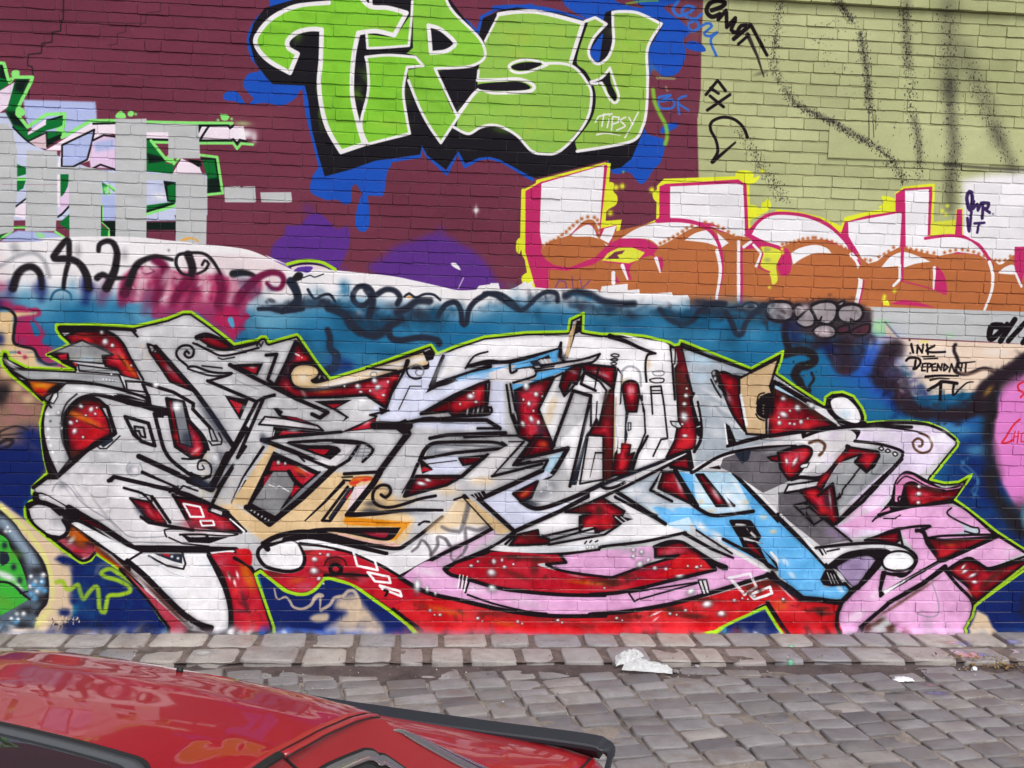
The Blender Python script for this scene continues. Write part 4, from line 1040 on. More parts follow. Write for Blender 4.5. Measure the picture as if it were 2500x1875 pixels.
C | M0:590,300! 690,262 900,258 1020,290 1110,370 1200,520 1288,690! 1100,648! 1060,592! 950,565! 940,482! 1020,462! 880,385 740,340! 645,372!
D red2 .9 130x60@50 | M0:1050,470 1150,620 760,310
D fire .8 120x26@55 | M0:1130,540 1180,600
D dkbr .8 120x18@55 | M0:1100,520
D dkbr .7 120x26@5 | M0:760,290
C |
F let o6 | M0:570,232 850,228 1130,240 1210,300 1290,480 1340,700 1270,690 1190,520 1100,360 1010,280 880,245 700,250 600,262
s k 30>16 | M0:560,250 700,250 900,248 1010,280 1100,360 1190,520 1290,690
s k 40>18 | M0:545,225 800,222 1100,235 1220,250
S k 18 | M0:1190,245 1235,300
O gra 16 | M0:430,465 740,335 1020,465 920,472 935,545 620,518 612,452 520,445
D gr5 .7 200x40@0 | M0:740,390 620,430 860,440
D lbl .5 120x40 | M0:780,500
F k | M0:470,450 612,452 625,520 700,545 690,600 560,540
F red | M0:520,470 600,455 600,505 545,508
F red | M0:655,535 690,540 690,575
O gr4 14 | M0:705,555 1060,602 1095,645 715,612
B 40x34@-60 | M0:945,345
B 24 | M0:1010,380 915,262
f k | M0:20,520! 45,455! 80,540 250,605! 700,625 1085,655! 1130,790! 800,725 540,710 250,700! 110,640!
f gr4 | M0:120,605! 300,612 700,632 1075,662! 1110,765! 800,705 540,685 330,685 250,680!
D gr5 .6 160x22 | M0:900,665 1000,690 800,660
D w .7 90x16@-150 | M0:80,530 110,570
D w 1 9 | M0:925,682 955,684 985,690 1012,695 1040,700 1062,704
S k 10 | M0:1070,650 1130,780
S w 8 | M0:1095,660 1140,770
O let 16 | M0:1130,700 1290,710 1310,800 1220,790 1145,780
f k | M0:190,690! 530,715! 620,735 420,840! 380,890!
f fire s16 | M0:260,700! 510,725! 420,790 390,840! 310,790
D red2 .9 50x34 | M0:390,800 350,790
D yelo .7 70x24 | M0:360,740
# ring
f k | M0:600,710! 800,720 1100,775 1330,850 1345,940! 1200,930 1000,870 830,840 700,900 610,1020 590,1200 650,1400! 520,1580! 430,1530 380,1300 370,1080 420,900 500,780
f let | M0:600,730! 780,735 1000,770 1320,870 1320,905! 1150,870 1000,830 850,810 700,850 590,960 550,1080 550,1220 620,1400! 520,1530! 440,1340 400,1150 410,980 480,860 540,780
D w .6 140x30@10 | M0:700,760 900,790
D gr5 .6 30x220@0 | M0:560,1150 600,1340
s k 14 a.8 | M0:690,820 600,900 560,1000 555,1060
O w 10 | M0:480,815 515,800 520,840 480,905 445,890
S k 14 | M0:430,900 460,940
O let 10 | M0:1030,830 1300,880 1310,900 1080,850
D bub 1 30 | M0:520,985 425,990 430,1060 430,1130
D w 1 22 | M0:520,980 425,1000 430,1130 430,1210 450,1280 470,1340 500,1430
D kd .6 18 | M0:450,1060 560,1000 545,1080
B 24 | M0:560,1125 525,985
r 40 | M0:885,880! 960,945! 1030,1170! 980,1205! 650,1395! 600,1250 590,1080 640,960 740,880 820,860
C | M0:885,880! 960,945! 1030,1170! 980,1205! 650,1395! 600,1250 590,1080 640,960 740,880 820,860
D dkbr .9 120x70 | M0:700,900 660,1000 640,1350
D red2 .9 110x90 | M0:860,1150 780,1250 900,980
D fire .9 150x34@22 | M0:800,1060 700,1010
D k .7 140x10@22 | M0:860,1110
C |
B 24x30@-60 | M0:725,925 635,1075
B 36x26@-60 | M0:820,955 670,1150
B 16 | M0:855,995 745,1205
O let2 20 | M0:905,935 960,935 1025,1170 1000,1170 975,1060
S k 30 | M0:1000,1190 850,1265 510,1570 420,1570 300,1659
S k 10 | M0:860,1270 900,1310 960,1310 1080,1195
F kd | M0:900,1270 1010,1205 1020,1240 930,1300
s k 30>60 s4 | M0:1040,850 1340,935 1530,985
S k 40 | M0:1330,850 1345,940
f k | M0:1040,815! 1150,830 1320,880! 1300,870 1100,850
# diagonal stroke down the middle of letter one
R 18 | M0:1330,370 1400,392 1500,520 1765,800 1530,705 1420,540 1350,440
D pkr .7 120x40@55 | M0:1560,610
F let | M0:1345,385 1400,395 1425,440 1370,445
S k 10 | M0:1355,370 1400,410 1370,445 1430,450
D gr5 .6 60x30@50 | M0:1520,590
S k 36 | M0:1400,395 1760,800 1900,990 2100,1285
D kd .6 60x220@-30 | M0:1870,990 1980,1130
S k 26 | M0:1300,720 1560,800 1740,905 1735,955 1890,1120
S k 24 | M0:1285,725 1340,850
S k 20 | M0:1370,945 1530,985
R 26 | M0:1500,860 1650,890 1700,1060 1810,1190 1850,1310 1810,1390 1720,1385 1580,1290 1540,1100
D red2 .7 60x40 | M0:1770,1350 1600,1200
D w .4 70x20@-40 | M0:1760,1330
O gr5 14 | M0:1545,880 1645,890 1730,1295 1620,1262
D bub .95 60x60 | M0:1590,930
D w .9 40x44 | M0:1585,930
D kd .7 70x90 | M0:1680,1200 1690,1270
S k 26 | M0:1390,995 1500,1000
s k 28 | M0:1390,995 1430,1150 1480,1320 1560,1430 1720,1550 1860,1640
S k 24 | M0:1400,1010 1460,1020
s k 30>16 | M0:1700,1060 1830,1200 1880,1320
s k 16 | M0:1640,1400 1760,1400 1850,1340 1855,1280 1780,1160
S k 26 | M0:1125,1022 1335,1082 1395,1285 1275,1245 1205,1185 1125,1022
S k 16 | M0:1210,1110 1290,1120 1310,1210 1270,1200 1250,1150 1230,1150
s k 16 | M0:1210,1110 1225,1180 1280,1240
O gr4 14 | M0:1880,1130 1910,1130 1960,1240 1910,1240
S k 12 | M0:1880,1240 1910,1280 1990,1270 2000,1230 1970,1170
D w .9 34 | M0:1940,1385 1400,735
s k 10 | M0:1850,1560 1900,1540 1900,1460 1840,1420 1780,1440 1790,1500 1840,1490 1820,1460
s k 22 | M0:1720,1530 1800,1580 1890,1560
S k 40 | M0:1250,1380 1600,1540
S k 34 | M0:1560,1530 1870,1659
D gr5 .7 60x50 | M0:1180,1490 560,1640
D let2 1 34x40 | M0:1210,1500
s gr5 10 a.8 | M0:1170,1430 1140,1480 1170,1550 1240,1550 1280,1500 1260,1440
S k 24>14 | M0:1280,1525 1600,1659
S k 30>24 | M0:1000,1595 1020,1565 1200,1600 1460,1659
S k 40 | M0:2212,1130 1990,1500 1900,1640
S k 22 | M0:2212,1290 2000,1600 1960,1659
D bub .8 50 | M0:2130,1430
D kd .5 60x160@-30 | M0:2020,1420 1960,1540
# ---- lower body of letter one
S k 30 | L0:980,235 1030,200 1200,240 1600,330 1700,360 2050,520
S k 16 | L0:1280,150 1600,300
D gr5 .5 70 | L0:1200,130
D let2 1 40 | L0:1220,135
S k 20 | L0:1115,300 1280,345 1310,370
O let 14 | L0:1310,355 1360,370 1370,420 1330,400
R 16 | L0:1170,392 1355,425 1400,490 1495,620 1400,618 1310,560
D kd .7 100x50@50 | L0:1260,500
D red .9 90x30@60 | L0:1430,550
F let2 | L0:1370,380 1560,370 1720,620 1660,640 1520,600
S k 24 | L0:1370,375 1530,610
D gr5 .6 90x20 | L0:1620,620
S k 26 | L0:1270,560 1340,610 1500,640 1740,680 1560,360
R 22 | L0:1570,375 1880,440 1960,500 2060,570 2170,700 1720,640 1640,490
D pkr .6 100x60 | L0:1800,650 1700,620 2000,650
S w 18 | L0:1650,440 1800,470 1835,560 1715,560 1650,440
S w 16 | L0:1800,595 1915,595 1930,635 1820,640 1800,595
S k 14 | L0:1610,320 1650,280 1780,325
S k 20 | L0:1530,335 1560,300 1600,300 1590,350
S k 26 | L0:1590,340 1880,440
O let2 16 | L0:1900,470 2010,510 2000,555 1880,510
S k 40>20 | L0:2050,540 2212,690
S w 14 | L0:2070,580 2200,690
S k 50 | L0:2050,0 1990,130 1900,310 1700,230
D kd .8 110x50@20 | L0:1850,270 1800,240
S k 26 | L0:2090,120 1980,300 1880,500
S k 20>4 | L0:2212,240 2150,350 2080,440
D bub .8 46 | L0:2120,60
s k 10 | L0:1780,130 1790,60 1850,50 1900,120 1890,190 1830,220 1790,190 1700,160
D gr5 .4 16x180@-35 | L0:700,350 900,480 1000,600 560,260
s gr5 14 a.6 | L0:470,330 500,270 560,250 640,310 760,450 1000,600 1150,730 1300,745 1500,735
s k 12 | L0:1500,740 1480,690 1520,670 1800,680 2130,710 2050,730 1830,720
s k 16 | L0:1620,720 1850,720 1850,750 1790,760 1730,750
F k | L0:1620,710 1700,790 1880,800 2120,720 2060,740 1850,740 1720,745
S k 12 | L0:1520,745 1640,800 1880,825
S k 50>40 | L0:620,480 900,640 1220,850
D gr5 .5 200x24 | L0:1350,790
S k 60>50 | L0:1200,850 1500,850 2120,860
f w | L0:1880,880! 2100,860 2080,885 1900,895
s k 16 | L0:340,350 400,360 600,470
f let2 | L0:345,365 420,370 590,470 520,460
s k 44 | L0:320,360 340,420 500,480 700,590 1000,790 1150,900
r 10 | L0:660,545! 760,570 900,640 1000,700! 860,650
s k 50 | L0:260,460 340,440 440,460 640,590 900,790 1150,950
f fire s8 | L0:560,560! 640,650 800,780 1000,950 1200,1120 1050,1010 870,880 830,800 700,740 620,720
f k s6 | L0:560,570! 640,700 600,740! 560,740 480,730 700,920 760,920 840,870 860,820 1000,900 1160,1050 1150,980 900,790 700,640
f fire s10 | L0:650,660! 760,740 900,850 1100,1020 900,900 840,800 740,770
C | L0:430,720! 600,740 640,640 700,640 1200,1100 1050,1000 860,870 850,900 790,940 720,940 600,850
D pkr .95 100x60@30 | L0:660,840 760,890 560,780 820,860
D red .7 80x40 | L0:700,870
D fire .9 60x90@-20 | L0:720,760 660,720
D bub .8 30x60@40 | L0:640,770
D dkbr .8 200x30@40 | L0:960,910
C |
s k 20 | L0:430,720 600,850 720,945 790,945 850,890
f let2 | L0:255,480! 330,445 450,470 560,555 600,650 575,715 500,725 390,690 290,600
D gr4 .6 80x70 | L0:520,600
s k 30 | L0:570,590 610,660 590,720 520,750 430,730
s k 20 | L0:250,480 330,440 440,460 540,540
s k 20 | L0:250,500 300,620 450,740
f w | L0:640,620! 800,730 1000,870 1150,960 1270,880! 1080,800 860,690 700,610
s k 16 | L0:1150,955 1280,875
f wht o3 | L0:1160,965! 1290,885! 1870,890! 1940,1000 2030,1220 2065,1380 2065,1520 2030,1560 1850,1560 1680,1450 1480,1250 1300,1080
D grb .5 130x80@40 g.5 | L0:1350,1120 1500,1280 1900,1000
s k 44 | L0:1150,960 1300,1090 1500,1290 1650,1430 1780,1520 1900,1560
s k 36 | L0:1880,900 1970,1080 2040,1240 2075,1400 2075,1560
f pkr s4 | L0:1040,980! 1250,1170 1480,1370 1720,1590! 1540,1590! 1300,1260
D dkbr .8 300x26@45 | L0:1400,1250 1550,1400
D dkbr .7 160x24@45 | L0:1150,1040
S k 22 | L0:1540,1580 1300,1270 1080,1030
S k 14 | L0:1340,910 1500,1000 1650,1030 1670,980 1640,880
F kd | L0:1380,890 1640,890 1640,980 1560,960
F red | L0:1440,890 1530,890 1520,920 1480,910
D w 1 18 | L0:1545,915 1600,930
s grb 8 a.8 | L0:1340,910 1500,1040 1650,1100
# red leg between the white leg and the navy
f red | L1:100,900! 330,880 480,990 540,1100 620,1330 690,1570! 330,1590! 300,1300 210,1060
C | L1:100,900! 330,880 480,990 540,1100 620,1330 690,1570! 330,1590! 300,1300 210,1060
D pkr .9 60x70 | L1:220,970
D fire .9 60x160@-20 | L1:470,1120 440,1050
D kd .5 20x200@-15 | L1:400,1250 430,1300
D kd .6 100x20 | L1:400,1410
D red2 .7 120x120 | L1:500,1500 350,1200
C |
D w .9 16x50@-15 | L1:290,1090 340,1150 365,1080
s k 30 | L1:110,905 220,1080 290,1280 310,1420 310,1590
s k 26 | L1:340,930 480,1010 530,1090
S k 20 | L1:520,1070 680,1570
f red2 s10 | L1:350,850! 470,850 500,920 480,1000 380,920
S lime 26 s4 | L1:530,1085 600,1280 710,1590
s lime 30 s3 | L1:530,1075! 575,1050! 690,1140 800,1225 950,1258 1060,1220 1150,1115! 1250,1110 1400,1170 1590,1300 1720,1390 1860,1500 2000,1605
# ---- letter two (grey, centre left)
R 22 | M1:905,205 1035,380 870,430 830,520 880,610 1000,640 1150,625 1500,555 1825,470 1705,795 1530,680 1200,700 900,705 715,600 800,410
C | M1:905,205 1035,380 870,430 830,520 880,610 1000,640 1150,625 1500,555 1825,470 1705,795 1530,680 1200,700 900,705 715,600 800,410
D red2 .9 60x40 | M1:960,350 1650,700 1780,520
D kd .8 40x120@10 | M1:860,330 800,480
D gr4 .6 70x24@60 | M1:850,480 960,660
D dkbr .8 160x24@-5 | M1:1150,630 1300,610
D fire .5 120x20@-5 | M1:1150,650
C |
D w 1 10x22@-60 | M1:895,310 915,320
D w 1 9 | M1:945,340
f k | M1:830,520! 840,420 920,380 1030,380 1110,450 1130,540 1200,545! 1500,455 2050,280! 2090,440 1900,450 1820,490 1500,560 1200,630 950,635 870,600
f bei | M1:850,490! 890,430 970,412 1060,430 1095,480 1060,525 1025,545 1070,578 1250,535 1600,435 2035,300! 2080,400 1900,430 1800,460 1500,540 1150,605 950,612 870,570
D wht .8 300x40@-15 | M1:1300,560 1700,440 1950,370
D wht .5 60 | M1:960,520
f k | M1:1030,540! 1090,520 1120,460 1150,530 1190,545! 1110,555 1070,570
D w .9 8x30@20 | M1:1105,515
S k 16 | M1:1530,440 1800,460
B 34x30 | M1:1450,600 1600,550
B 40x28@-20 | M1:1630,610
B 24x14 | M1:1475,650 1680,680
s gr5 10 | M1:1560,500 1580,475 1620,480 1620,510 1590,520 1565,505
r 14 | M0:1780,312! 1850,285 1980,322 2075,400! 2000,412 1870,372
s k 40>16 | M0:1775,310 1860,285 1980,325 2090,405
s k 16 | M0:1740,360 1900,430 2000,470 2212,440
s let2 26 | M1:70,270 250,310 560,240
s k 16 | M1:0,220 130,290 260,325 560,255
s k 16 | M1:100,240 270,275 540,215
S k 10 | M1:530,200 545,240 560,205 580,245 600,200
S k 10 | M1:195,345 235,360 340,340
s k 18 | M0:1680,560 1600,490 1590,430 1640,385 1710,385 1745,430 1730,480 1690,490 1660,460 1680,430 1700,450
s k 18 | M0:1690,575 1760,572 1880,615 1980,630 2085,630 2040,655 1950,680 1870,700
s k 14 | M0:1690,590 1740,610 1880,650 2000,655 2080,640
S let2 12 | M0:1750,590 1800,605
S k 26 | M0:1870,700 2100,800 M1:540,740 M1:330,1150
S k 12 | M0:1820,565 2000,585
F k | M1:298,405 602,392 545,508
F red | M1:410,430 555,425 530,490
D w .6 40x14 | M1:500,430
S k 24 | M1:625,322 722,312 640,540 700,590
S k 30 | M1:300,408 550,540 900,715 1180,835 1110,885 1040,852
S k 22 | M1:890,195 800,400 700,600
F k | M1:250,682 470,722 390,905
F red | M1:295,720 412,762 378,850
D gr4 .7 30x60@-60 | M1:440,800
S k 22 | M1:540,740 610,700
S k 26 | M1:700,680 605,705 370,1240
S gr5 10 a.6 | M1:355,545 450,590 560,630
F k | M1:1055,735 1400,722 1255,800 1372,880 1310,925 1340,880 1230,815
F red | M1:1175,765 1310,760 1235,798
F k | M1:690,800 720,795 780,830 760,860 900,880 1075,945 820,900 740,870
F redd | M1:800,875 920,890 1010,930 850,900
O let2 18 | M1:560,945 615,875 780,890 1090,955 1140,1000 700,955
F k | M1:690,965 1150,1015 680,1058
F red | M1:740,1040 775,1000 1000,1015
D gr4 .8 70x20 | M1:870,1000
S w 8 | M1:700,1000 690,1045
F k | M1:1295,1015 1625,868 1590,985
F red | M1:1380,1000 1610,890 1578,975
D w .4 60x20@-30 | M1:1530,930
S k 60 | M1:1600,955 1910,955
F k | M1:1880,895 1935,985 1900,1010 1780,960
S k 44 | M1:1905,1020 1640,1380
S k 16 | M1:1730,820 1560,860 1620,870
F k | M1:1640,790 1740,818 1660,860
S k 22 | M1:1700,790 1530,680
S k 36 | M1:590,1085 850,1180 1235,1345
S k 24 | M1:590,1085 740,1060 1300,1012
F k | M1:795,1112 1000,1092 1300,1150 1295,1190 1205,1262 1000,1190
F let | M1:850,1115 1000,1105 1150,1110 1180,1130 1000,1130
F red | M1:1000,1165 1195,1170 1145,1222
s k 22 | M1:830,1108 1150,1088 1450,1100 1570,1150 1580,1195 1495,1280
S k 24 | M1:1465,1125 1370,1265 1240,1345
F let2 | M1:1230,1110 1440,1120 1230,1330 1050,1260 1200,1270 1310,1180
S k 16 | M1:1230,1105 1450,1120
s gr5 10 | M1:1455,1165 1570,1160
s gr5 10 | M1:1420,1195 1565,1195
s gr5 10 | M1:1390,1230 1540,1235
S gr5 8 | M1:1470,1140 1430,1260
S gr5 8 | M1:1520,1130 1490,1260
S k 26 | M1:1330,1390 1640,1372
D kd .6 40x60 | M1:590,1060 610,1090
# dark panel and beige frame
F k | M1:690,1185 1108,1370 L1:740,560 655,632 440,475 640,60
F bei | M1:655,1140 690,1190 M1:640,1290 L1:450,460 310,440
S k 24>4 | M1:600,1150 L1:420,200 310,430
F bei | M1:660,1130 720,1160 690,1185 L1:440,470 330,440 L1:600,60
F red | M1:690,1270 860,1310 1075,1400 955,1530 900,1470 830,1360 660,1360
D fire .7 80x34@30 | M1:930,1360
D w .6 90x12@30 | M1:960,1350
D dkbr .7 60x26@30 | M1:940,1400
B 22x26 | M1:735,1285
B 16x20 | M1:795,1295
F redd | M1:610,1410 720,1380 690,1440 600,1530
F grp | L1:690,155 830,155 905,270 860,330 760,490 725,560 500,440
F k | L1:880,235 945,290 745,500 860,330
F red | L1:870,290 895,275 935,295 845,385
S let2 10 | L1:650,270 720,300 740,280 830,330
s k 30 | L1:830,150 880,230 950,290
F gr5 | L1:1100,160 1200,130 950,390 720,570 760,500 960,290
S k 44 | L1:1230,125 950,390 655,625 450,475
S k 16 | L1:1110,155 940,300
D w 1 9x14@30 | L1:490,500 520,515 552,535 585,555 615,575 645,590
s k 14 | L1:920,10 970,60
S k 30>10 | L1:1320,250 1150,430 975,595
S k 22 | L1:1360,290 1130,595 1200,598 1270,500 1420,285
S kd 26 | L1:1380,310 1200,570
F red | L1:1340,390 1390,320 1400,330 1350,400
f fire | L1:1370,250! 1430,200 1570,195 1590,230 1480,240 1420,290! 1380,270
D red2 .9 60x20@-10 | L1:1520,225 1420,250
S k 14 | L1:1310,205 1400,200
S k 14 | L1:1320,230 1380,235
F pkw | L1:1420,290 1550,265 1530,300 1350,530 1370,440
S k 46 | L1:1650,160 1590,260 1360,545
s k 40>20 | L1:1360,545 1600,530 1900,500 2212,500
D kd .7 120x40 | L1:1580,440 1560,500
D kd .5 200x40 | L1:1900,510
s k 24 | L1:1660,360 1700,385 1745,340 1730,285 1660,275 1600,320 1585,390 1620,450 1720,475 1850,450 2000,400 2150,370
f oran s10 | L1:1340,560! 1600,580 1930,605! 1800,760! 1740,770 1830,660 1500,640 1330,620
f k | L1:880,700! 1100,660 1400,655 1840,655! 1760,760 1640,770 1400,720 1200,695 1000,720
f redd | L1:1480,700! 1730,700! 1700,745 1600,735
f pkb s4 | L1:1050,715 1300,710 1500,760 1800,800 1780,830 1500,800 1200,740
s k 40>26 | L1:605,800 700,745 850,705 1000,695 1200,725 1500,800 1790,845 1900,800 2050,690 2212,560
s k 16 | L1:2000,630 2050,600 2095,605
# white arc and ball over red
f wht | L1:820,790! 1000,745 1250,790 1500,830 1750,900! 1830,870 1930,850 1960,810 2212,620! L2:640,370 890,660 500,830 60,1090 L1:1640,990 1400,880 1200,840 1000,800
F wht | L1:1400,865 1780,905 1960,850 2150,830 2212,870 1830,1090 1600,960
f bei s40 a.8 | L2:560,420 640,390 860,620 620,640 450,700 300,680 480,520
f pink s50 a.7 | L2:600,800 880,690 920,720 480,1010 200,1060 400,900
D wht .6 100x60 | L1:2000,800 1950,930
s k 50>30 | L1:800,770 1000,735 1250,780 1500,840 1710,890
s k 24 | L1:930,800 1150,830 1400,890 1640,990 1830,1100
f let2 | L1:940,820 1100,830 1250,860 1100,850 950,835
f red | L1:960,860! 1200,860 1400,900 1640,1010 1830,1110 2212,1310 L2:900,1400 L2:900,1600 L1:2040,1600! 1730,1370 1400,1160 1150,1090! 1060,1200 950,1240 830,1215 700,1130 600,1040 800,1070 950,1030
C | L1:960,860! 1200,860 1400,900 1640,1010 1830,1110 2212,1310 L2:900,1400 L2:900,1600 L1:2040,1600! 1730,1370 1400,1160 1150,1090! 1060,1200 950,1240 830,1215 700,1130 600,1040 800,1070 950,1030
D dkbr .8 110x60 | L1:700,1060 1230,960 1400,1080 1000,870
D fire .6 100x40@-10 | L1:900,1130 L2:350,1370
D pkr .7 80x50@-20 | L1:950,1180 1000,1200 1500,1120
D red2 .7 150x70 | L1:1900,1420 2100,1500 1700,1250 1050,900
D dkbr .8 160x26@20 | L1:1200,1080 1350,1090
C |
S k 20 | L1:1150,1085 1350,1075 1550,1090
s k 30 | L1:1250,1075 1205,1045 1215,1000 1260,990 1300,1020 1290,1060 1250,1075
s k 12 a.7 | L1:1150,1000 1180,940 1260,920 1330,950 1350,1000
o wht 34 | L1:550,890 575,835 660,810 800,790 900,805 955,880 972,950 940,1020 850,1050 730,1040 620,1005 565,940
D gr4 .5 50x70@20 | L1:620,870
f w s8 | L1:640,850 860,780 940,870 940,960 800,1010 680,970
s k 40 | L1:600,800 640,850
S k 20 | L1:620,830 870,750
B 36x28 | L1:1060,940
B 50x40 | L1:1055,1045
B 26x22@-40 | L1:1098,1115
S w 22 | L1:1410,870 1445,1000 1630,1040 1600,945
S w 16 | L1:1410,870 1600,955
S w 22 | L1:1540,1058 1730,1100 1745,1155 1605,1140 1540,1058
S w 22 | L1:1648,1178 1830,1230 1845,1275 1670,1205 1648,1178
s k 20 | L1:1700,1270 1720,1230 1690,1220
# smoky scribble in the white/beige field
s gr6 50>30 s14 a.8 | L2:680,440 650,560 610,680 570,690 500,680 440,650
s gr6 44>24 s14 a.8 | L2:880,640 760,680 660,660 650,720 660,820 640,860
s gr6 24>34 s10 a.8 | L2:500,820 470,760 400,740 400,820 340,900
s gr6 24 s10 a.8 | L2:170,870 220,830 260,770 320,830 340,900 340,960
s gr6 30>14 s10 a.8 | L2:470,760 520,830 520,930 560,960
s gr6 30>14 s10 a.8 | L2:660,830 620,900 540,960
# ---- centre letters, upper row
S k 30 | M2:0,940 120,930 240,905 840,905 960,980
F k | M2:110,895 165,945 180,960 90,1040 20,985 0,940
F k | M2:0,935 160,950 140,1040 0,975
S k 40 | M2:140,1030 20,1180 0,1210
F k | M2:270,300 330,270 375,310 360,360 300,375
S k 34>8 | M2:130,375 90,480 0,650
s k 14 | M2:118,430 130,490 165,525 210,535 250,525
s gr5 14 s4 | M2:150,440 200,405 255,425 275,470 255,505 215,500 200,470 225,450
S k 8 | M2:250,600 150,600 50,810
F k | M2:450,330 350,570 290,665 400,610 870,490 860,450 600,540 380,580
S k 26 | M2:450,330 340,590
S k 34 | M2:340,600 870,420
F wht | M2:390,550 600,480 640,430 700,380 830,290 650,330 480,340
D gr5 .6 40x120@20 | M2:430,420 380,500
s k 14 | M2:650,440 730,330 850,290
f k | M2:690,400! 850,360 1050,360 1480,255! 1500,210! 1515,220! 1510,330 1350,360 1100,410 1050,400 830,410 650,440
F sky | M2:860,395 1050,400 1180,370 1490,270 1480,380 1430,385 1400,320 1300,360 1100,410 1060,400
F sky | M2:560,530 700,480 880,440 1060,410 1100,470 900,510 600,570
D lavw .7 150x50@-15 | M2:900,490 700,530 620,560
F lavw | M2:300,660 560,560 870,550 830,600 700,640 400,800 250,850
S k 24 | M2:870,555 780,580 550,680 250,850
R 20 | M2:265,845 420,770 640,660 830,570 835,780 760,790 640,830 560,870 500,830
D red2 .7 100x60@-20 | M2:620,770 780,640
B 46x34 | M2:695,690
B 22x18 | M2:745,740
F k | M2:560,870 640,830 700,800 860,790 875,850 640,870
D w 1 12x40@10 | M2:665,830 760,820
D wht .7 12x40@10 | M2:720,830 800,820
s k 18 | M2:835,575 840,780 880,790 870,850 700,870 400,880 260,890
F let2 | M2:260,860 490,840 520,870 400,880
S k 14 | M2:250,855 500,830 540,870
S k 16 | M2:865,580 850,760
S k 20 | M2:840,910 950,980 760,980
S k 28 | M2:330,1070 480,1040 1010,1020 970,1040
S k 18 | M2:640,1060 980,1045 1280,1045
# pistol-like black contour with blue inside
f let2 | M2:860,480! 1060,420 1080,480 1120,480 1130,450 1260,430 1290,470 1250,510 1080,570 1050,600 1060,560 870,560!
s k 18 | M2:1050,410 1060,480 1110,460 1120,440 1250,425 1285,470 1270,510 1080,570
S k 30 | M2:1290,455 1470,430
S let2 8 | M2:1340,445 1450,432
F sky | M2:1110,410 1300,370 1320,410 1160,430 1080,450
F kd | M2:1230,380 1300,365 1330,400 1450,390 1420,410 1260,420
S w 8 | M2:1330,360 1350,395
S w 8 | M2:1360,355 1385,392
F sky | M2:1430,350 1480,335 1475,380 1440,385
f let2 | M2:1470,400! 1700,370 1850,310! 1800,380 1600,410 1450,440
s k 18 | M2:1330,420 1500,390 1700,360 1860,310! 1800,380 1650,410 1480,450
F sky | M2:1290,480 1480,440 1700,410 1520,470 1420,510 1380,540 1220,580 1290,520
F sky | M2:1070,580 1220,580 1130,620 1110,680 1090,720
F k | M2:1540,330 1650,10 1700,10 1690,110 1640,130 1570,350
F tan | M2:1560,330 1640,20 1650,20 1575,340
F tan | M2:1590,110 1640,30 1630,110 1575,340 1545,340
D kd .7 40x50 | M2:1530,350 1500,320
S k 22 | M2:1510,210 1500,330 1540,380
s k 10 | M2:1960,320 1990,308 2030,318 2025,335 1985,335 1960,325
s k 10 | M2:1958,360 1990,350 2020,358 2010,372 1975,372 1958,362
s k 10 | M2:1958,395 1985,385 2010,395 1995,410 1965,408
# centre red field with bubbles
R 22 | M2:1100,640 1220,590 1400,530 1440,520 1310,810 1450,1130 1420,1180 1130,1050 1130,900 1100,760
C | M2:1100,640 1220,590 1400,530 1440,520 1310,810 1450,1130 1420,1180 1130,1050 1130,900 1100,760
D kd .7 60x120 | M2:1110,740 1330,1000
D pkr .6 80x60 | M2:1250,750 1300,620
D dkbr .6 60x40 | M2:1380,1100
C |
B 40x46 | M2:1195,600
B 30 | M2:1285,672
B 22x30 | M2:1220,755 1305,925
B 28x40@-30 | M2:1240,895 1165,940
S k 18 | M2:1020,590 1060,860 1130,1040
S k 16 | M2:1055,580 1100,820
F k | M2:1055,850 1090,850 1130,960 1080,930
R 18 | M2:1150,1240 1300,1060 1400,1080 1430,1180 1350,1210
D fire .5 50x40 | M2:1350,1120
O wht 20 | M2:1310,810 1450,520 1530,480 1500,600 1540,690 1660,560 1720,480 1860,560 1920,640 1850,960 1780,960 1780,680 1620,640 1440,1130
D bei .5 50x100@20 g.5 | M2:1430,760 1400,880
D gr4 .6 40x60 | M2:1880,700 1480,640
F k | M2:1490,600 1530,480 1610,570 1540,690
R 20 | M2:1500,600 1560,460 1640,420 1690,420 1680,480 1650,580 1600,560 1540,680
R 20 | M2:1700,400 2000,430 1980,620 1880,540 1720,460
D gr4 .6 60x20@20 | M2:1830,470 1900,500 1620,470
S k 22 | M2:1720,480 1690,580 1820,640
R 20 | M2:1950,640 1990,620 1990,1400 1890,1440 1890,1060 1760,1040 1830,900 1850,960
D dkbr .8 60x200 | M2:1930,800 1900,1200 1930,1350
S k 26 | M2:1620,640 1780,690 1650,1250 1590,1500
S k 26 | M2:1620,640 1440,1130
F kd | M2:1600,1490 1730,1050 1760,1000 1650,1490
D gr4 .6 20x160@15 | M2:1680,1230 1740,920
O let2 18 | M2:1755,1040 1890,1050 1890,1440 1680,1480
S k 14 | M2:1820,1200 1900,1200
S k 10>4 | M2:1820,1200 1770,1420
S k 10 | M2:1835,740 1825,900
O wht 14 | M2:1985,640 2020,440 2060,500 2010,1390 1975,1390
F bei | M2:2000,700 2012,700 1985,1350 1975,1350
S k 26 | M2:1440,1190 1570,1155 1420,1390
F lbl | M2:1370,1250 1540,1180 1430,1380 1260,1440 1380,1300
s k 36 | M2:1570,1160 1425,1395 1300,1430 1080,1570
# lower arms of the centre letters
s k 34>20 | M2:240,1270 280,1180 350,1120 480,1105 900,1105 1040,1155
f gr5 | M2:290,1240! 330,1150 450,1120 700,1120 960,1150! 700,1180 400,1210
D wht .6 160x24 | M2:500,1170 700,1150
S k 24 | M2:280,1250 560,1200 1040,1155 980,1110
F lavw | M2:300,1260 560,1220 830,1230 600,1240 620,1300 790,1250 560,1400 280,1390 350,1350
S k 8 | M2:310,1300 570,1270
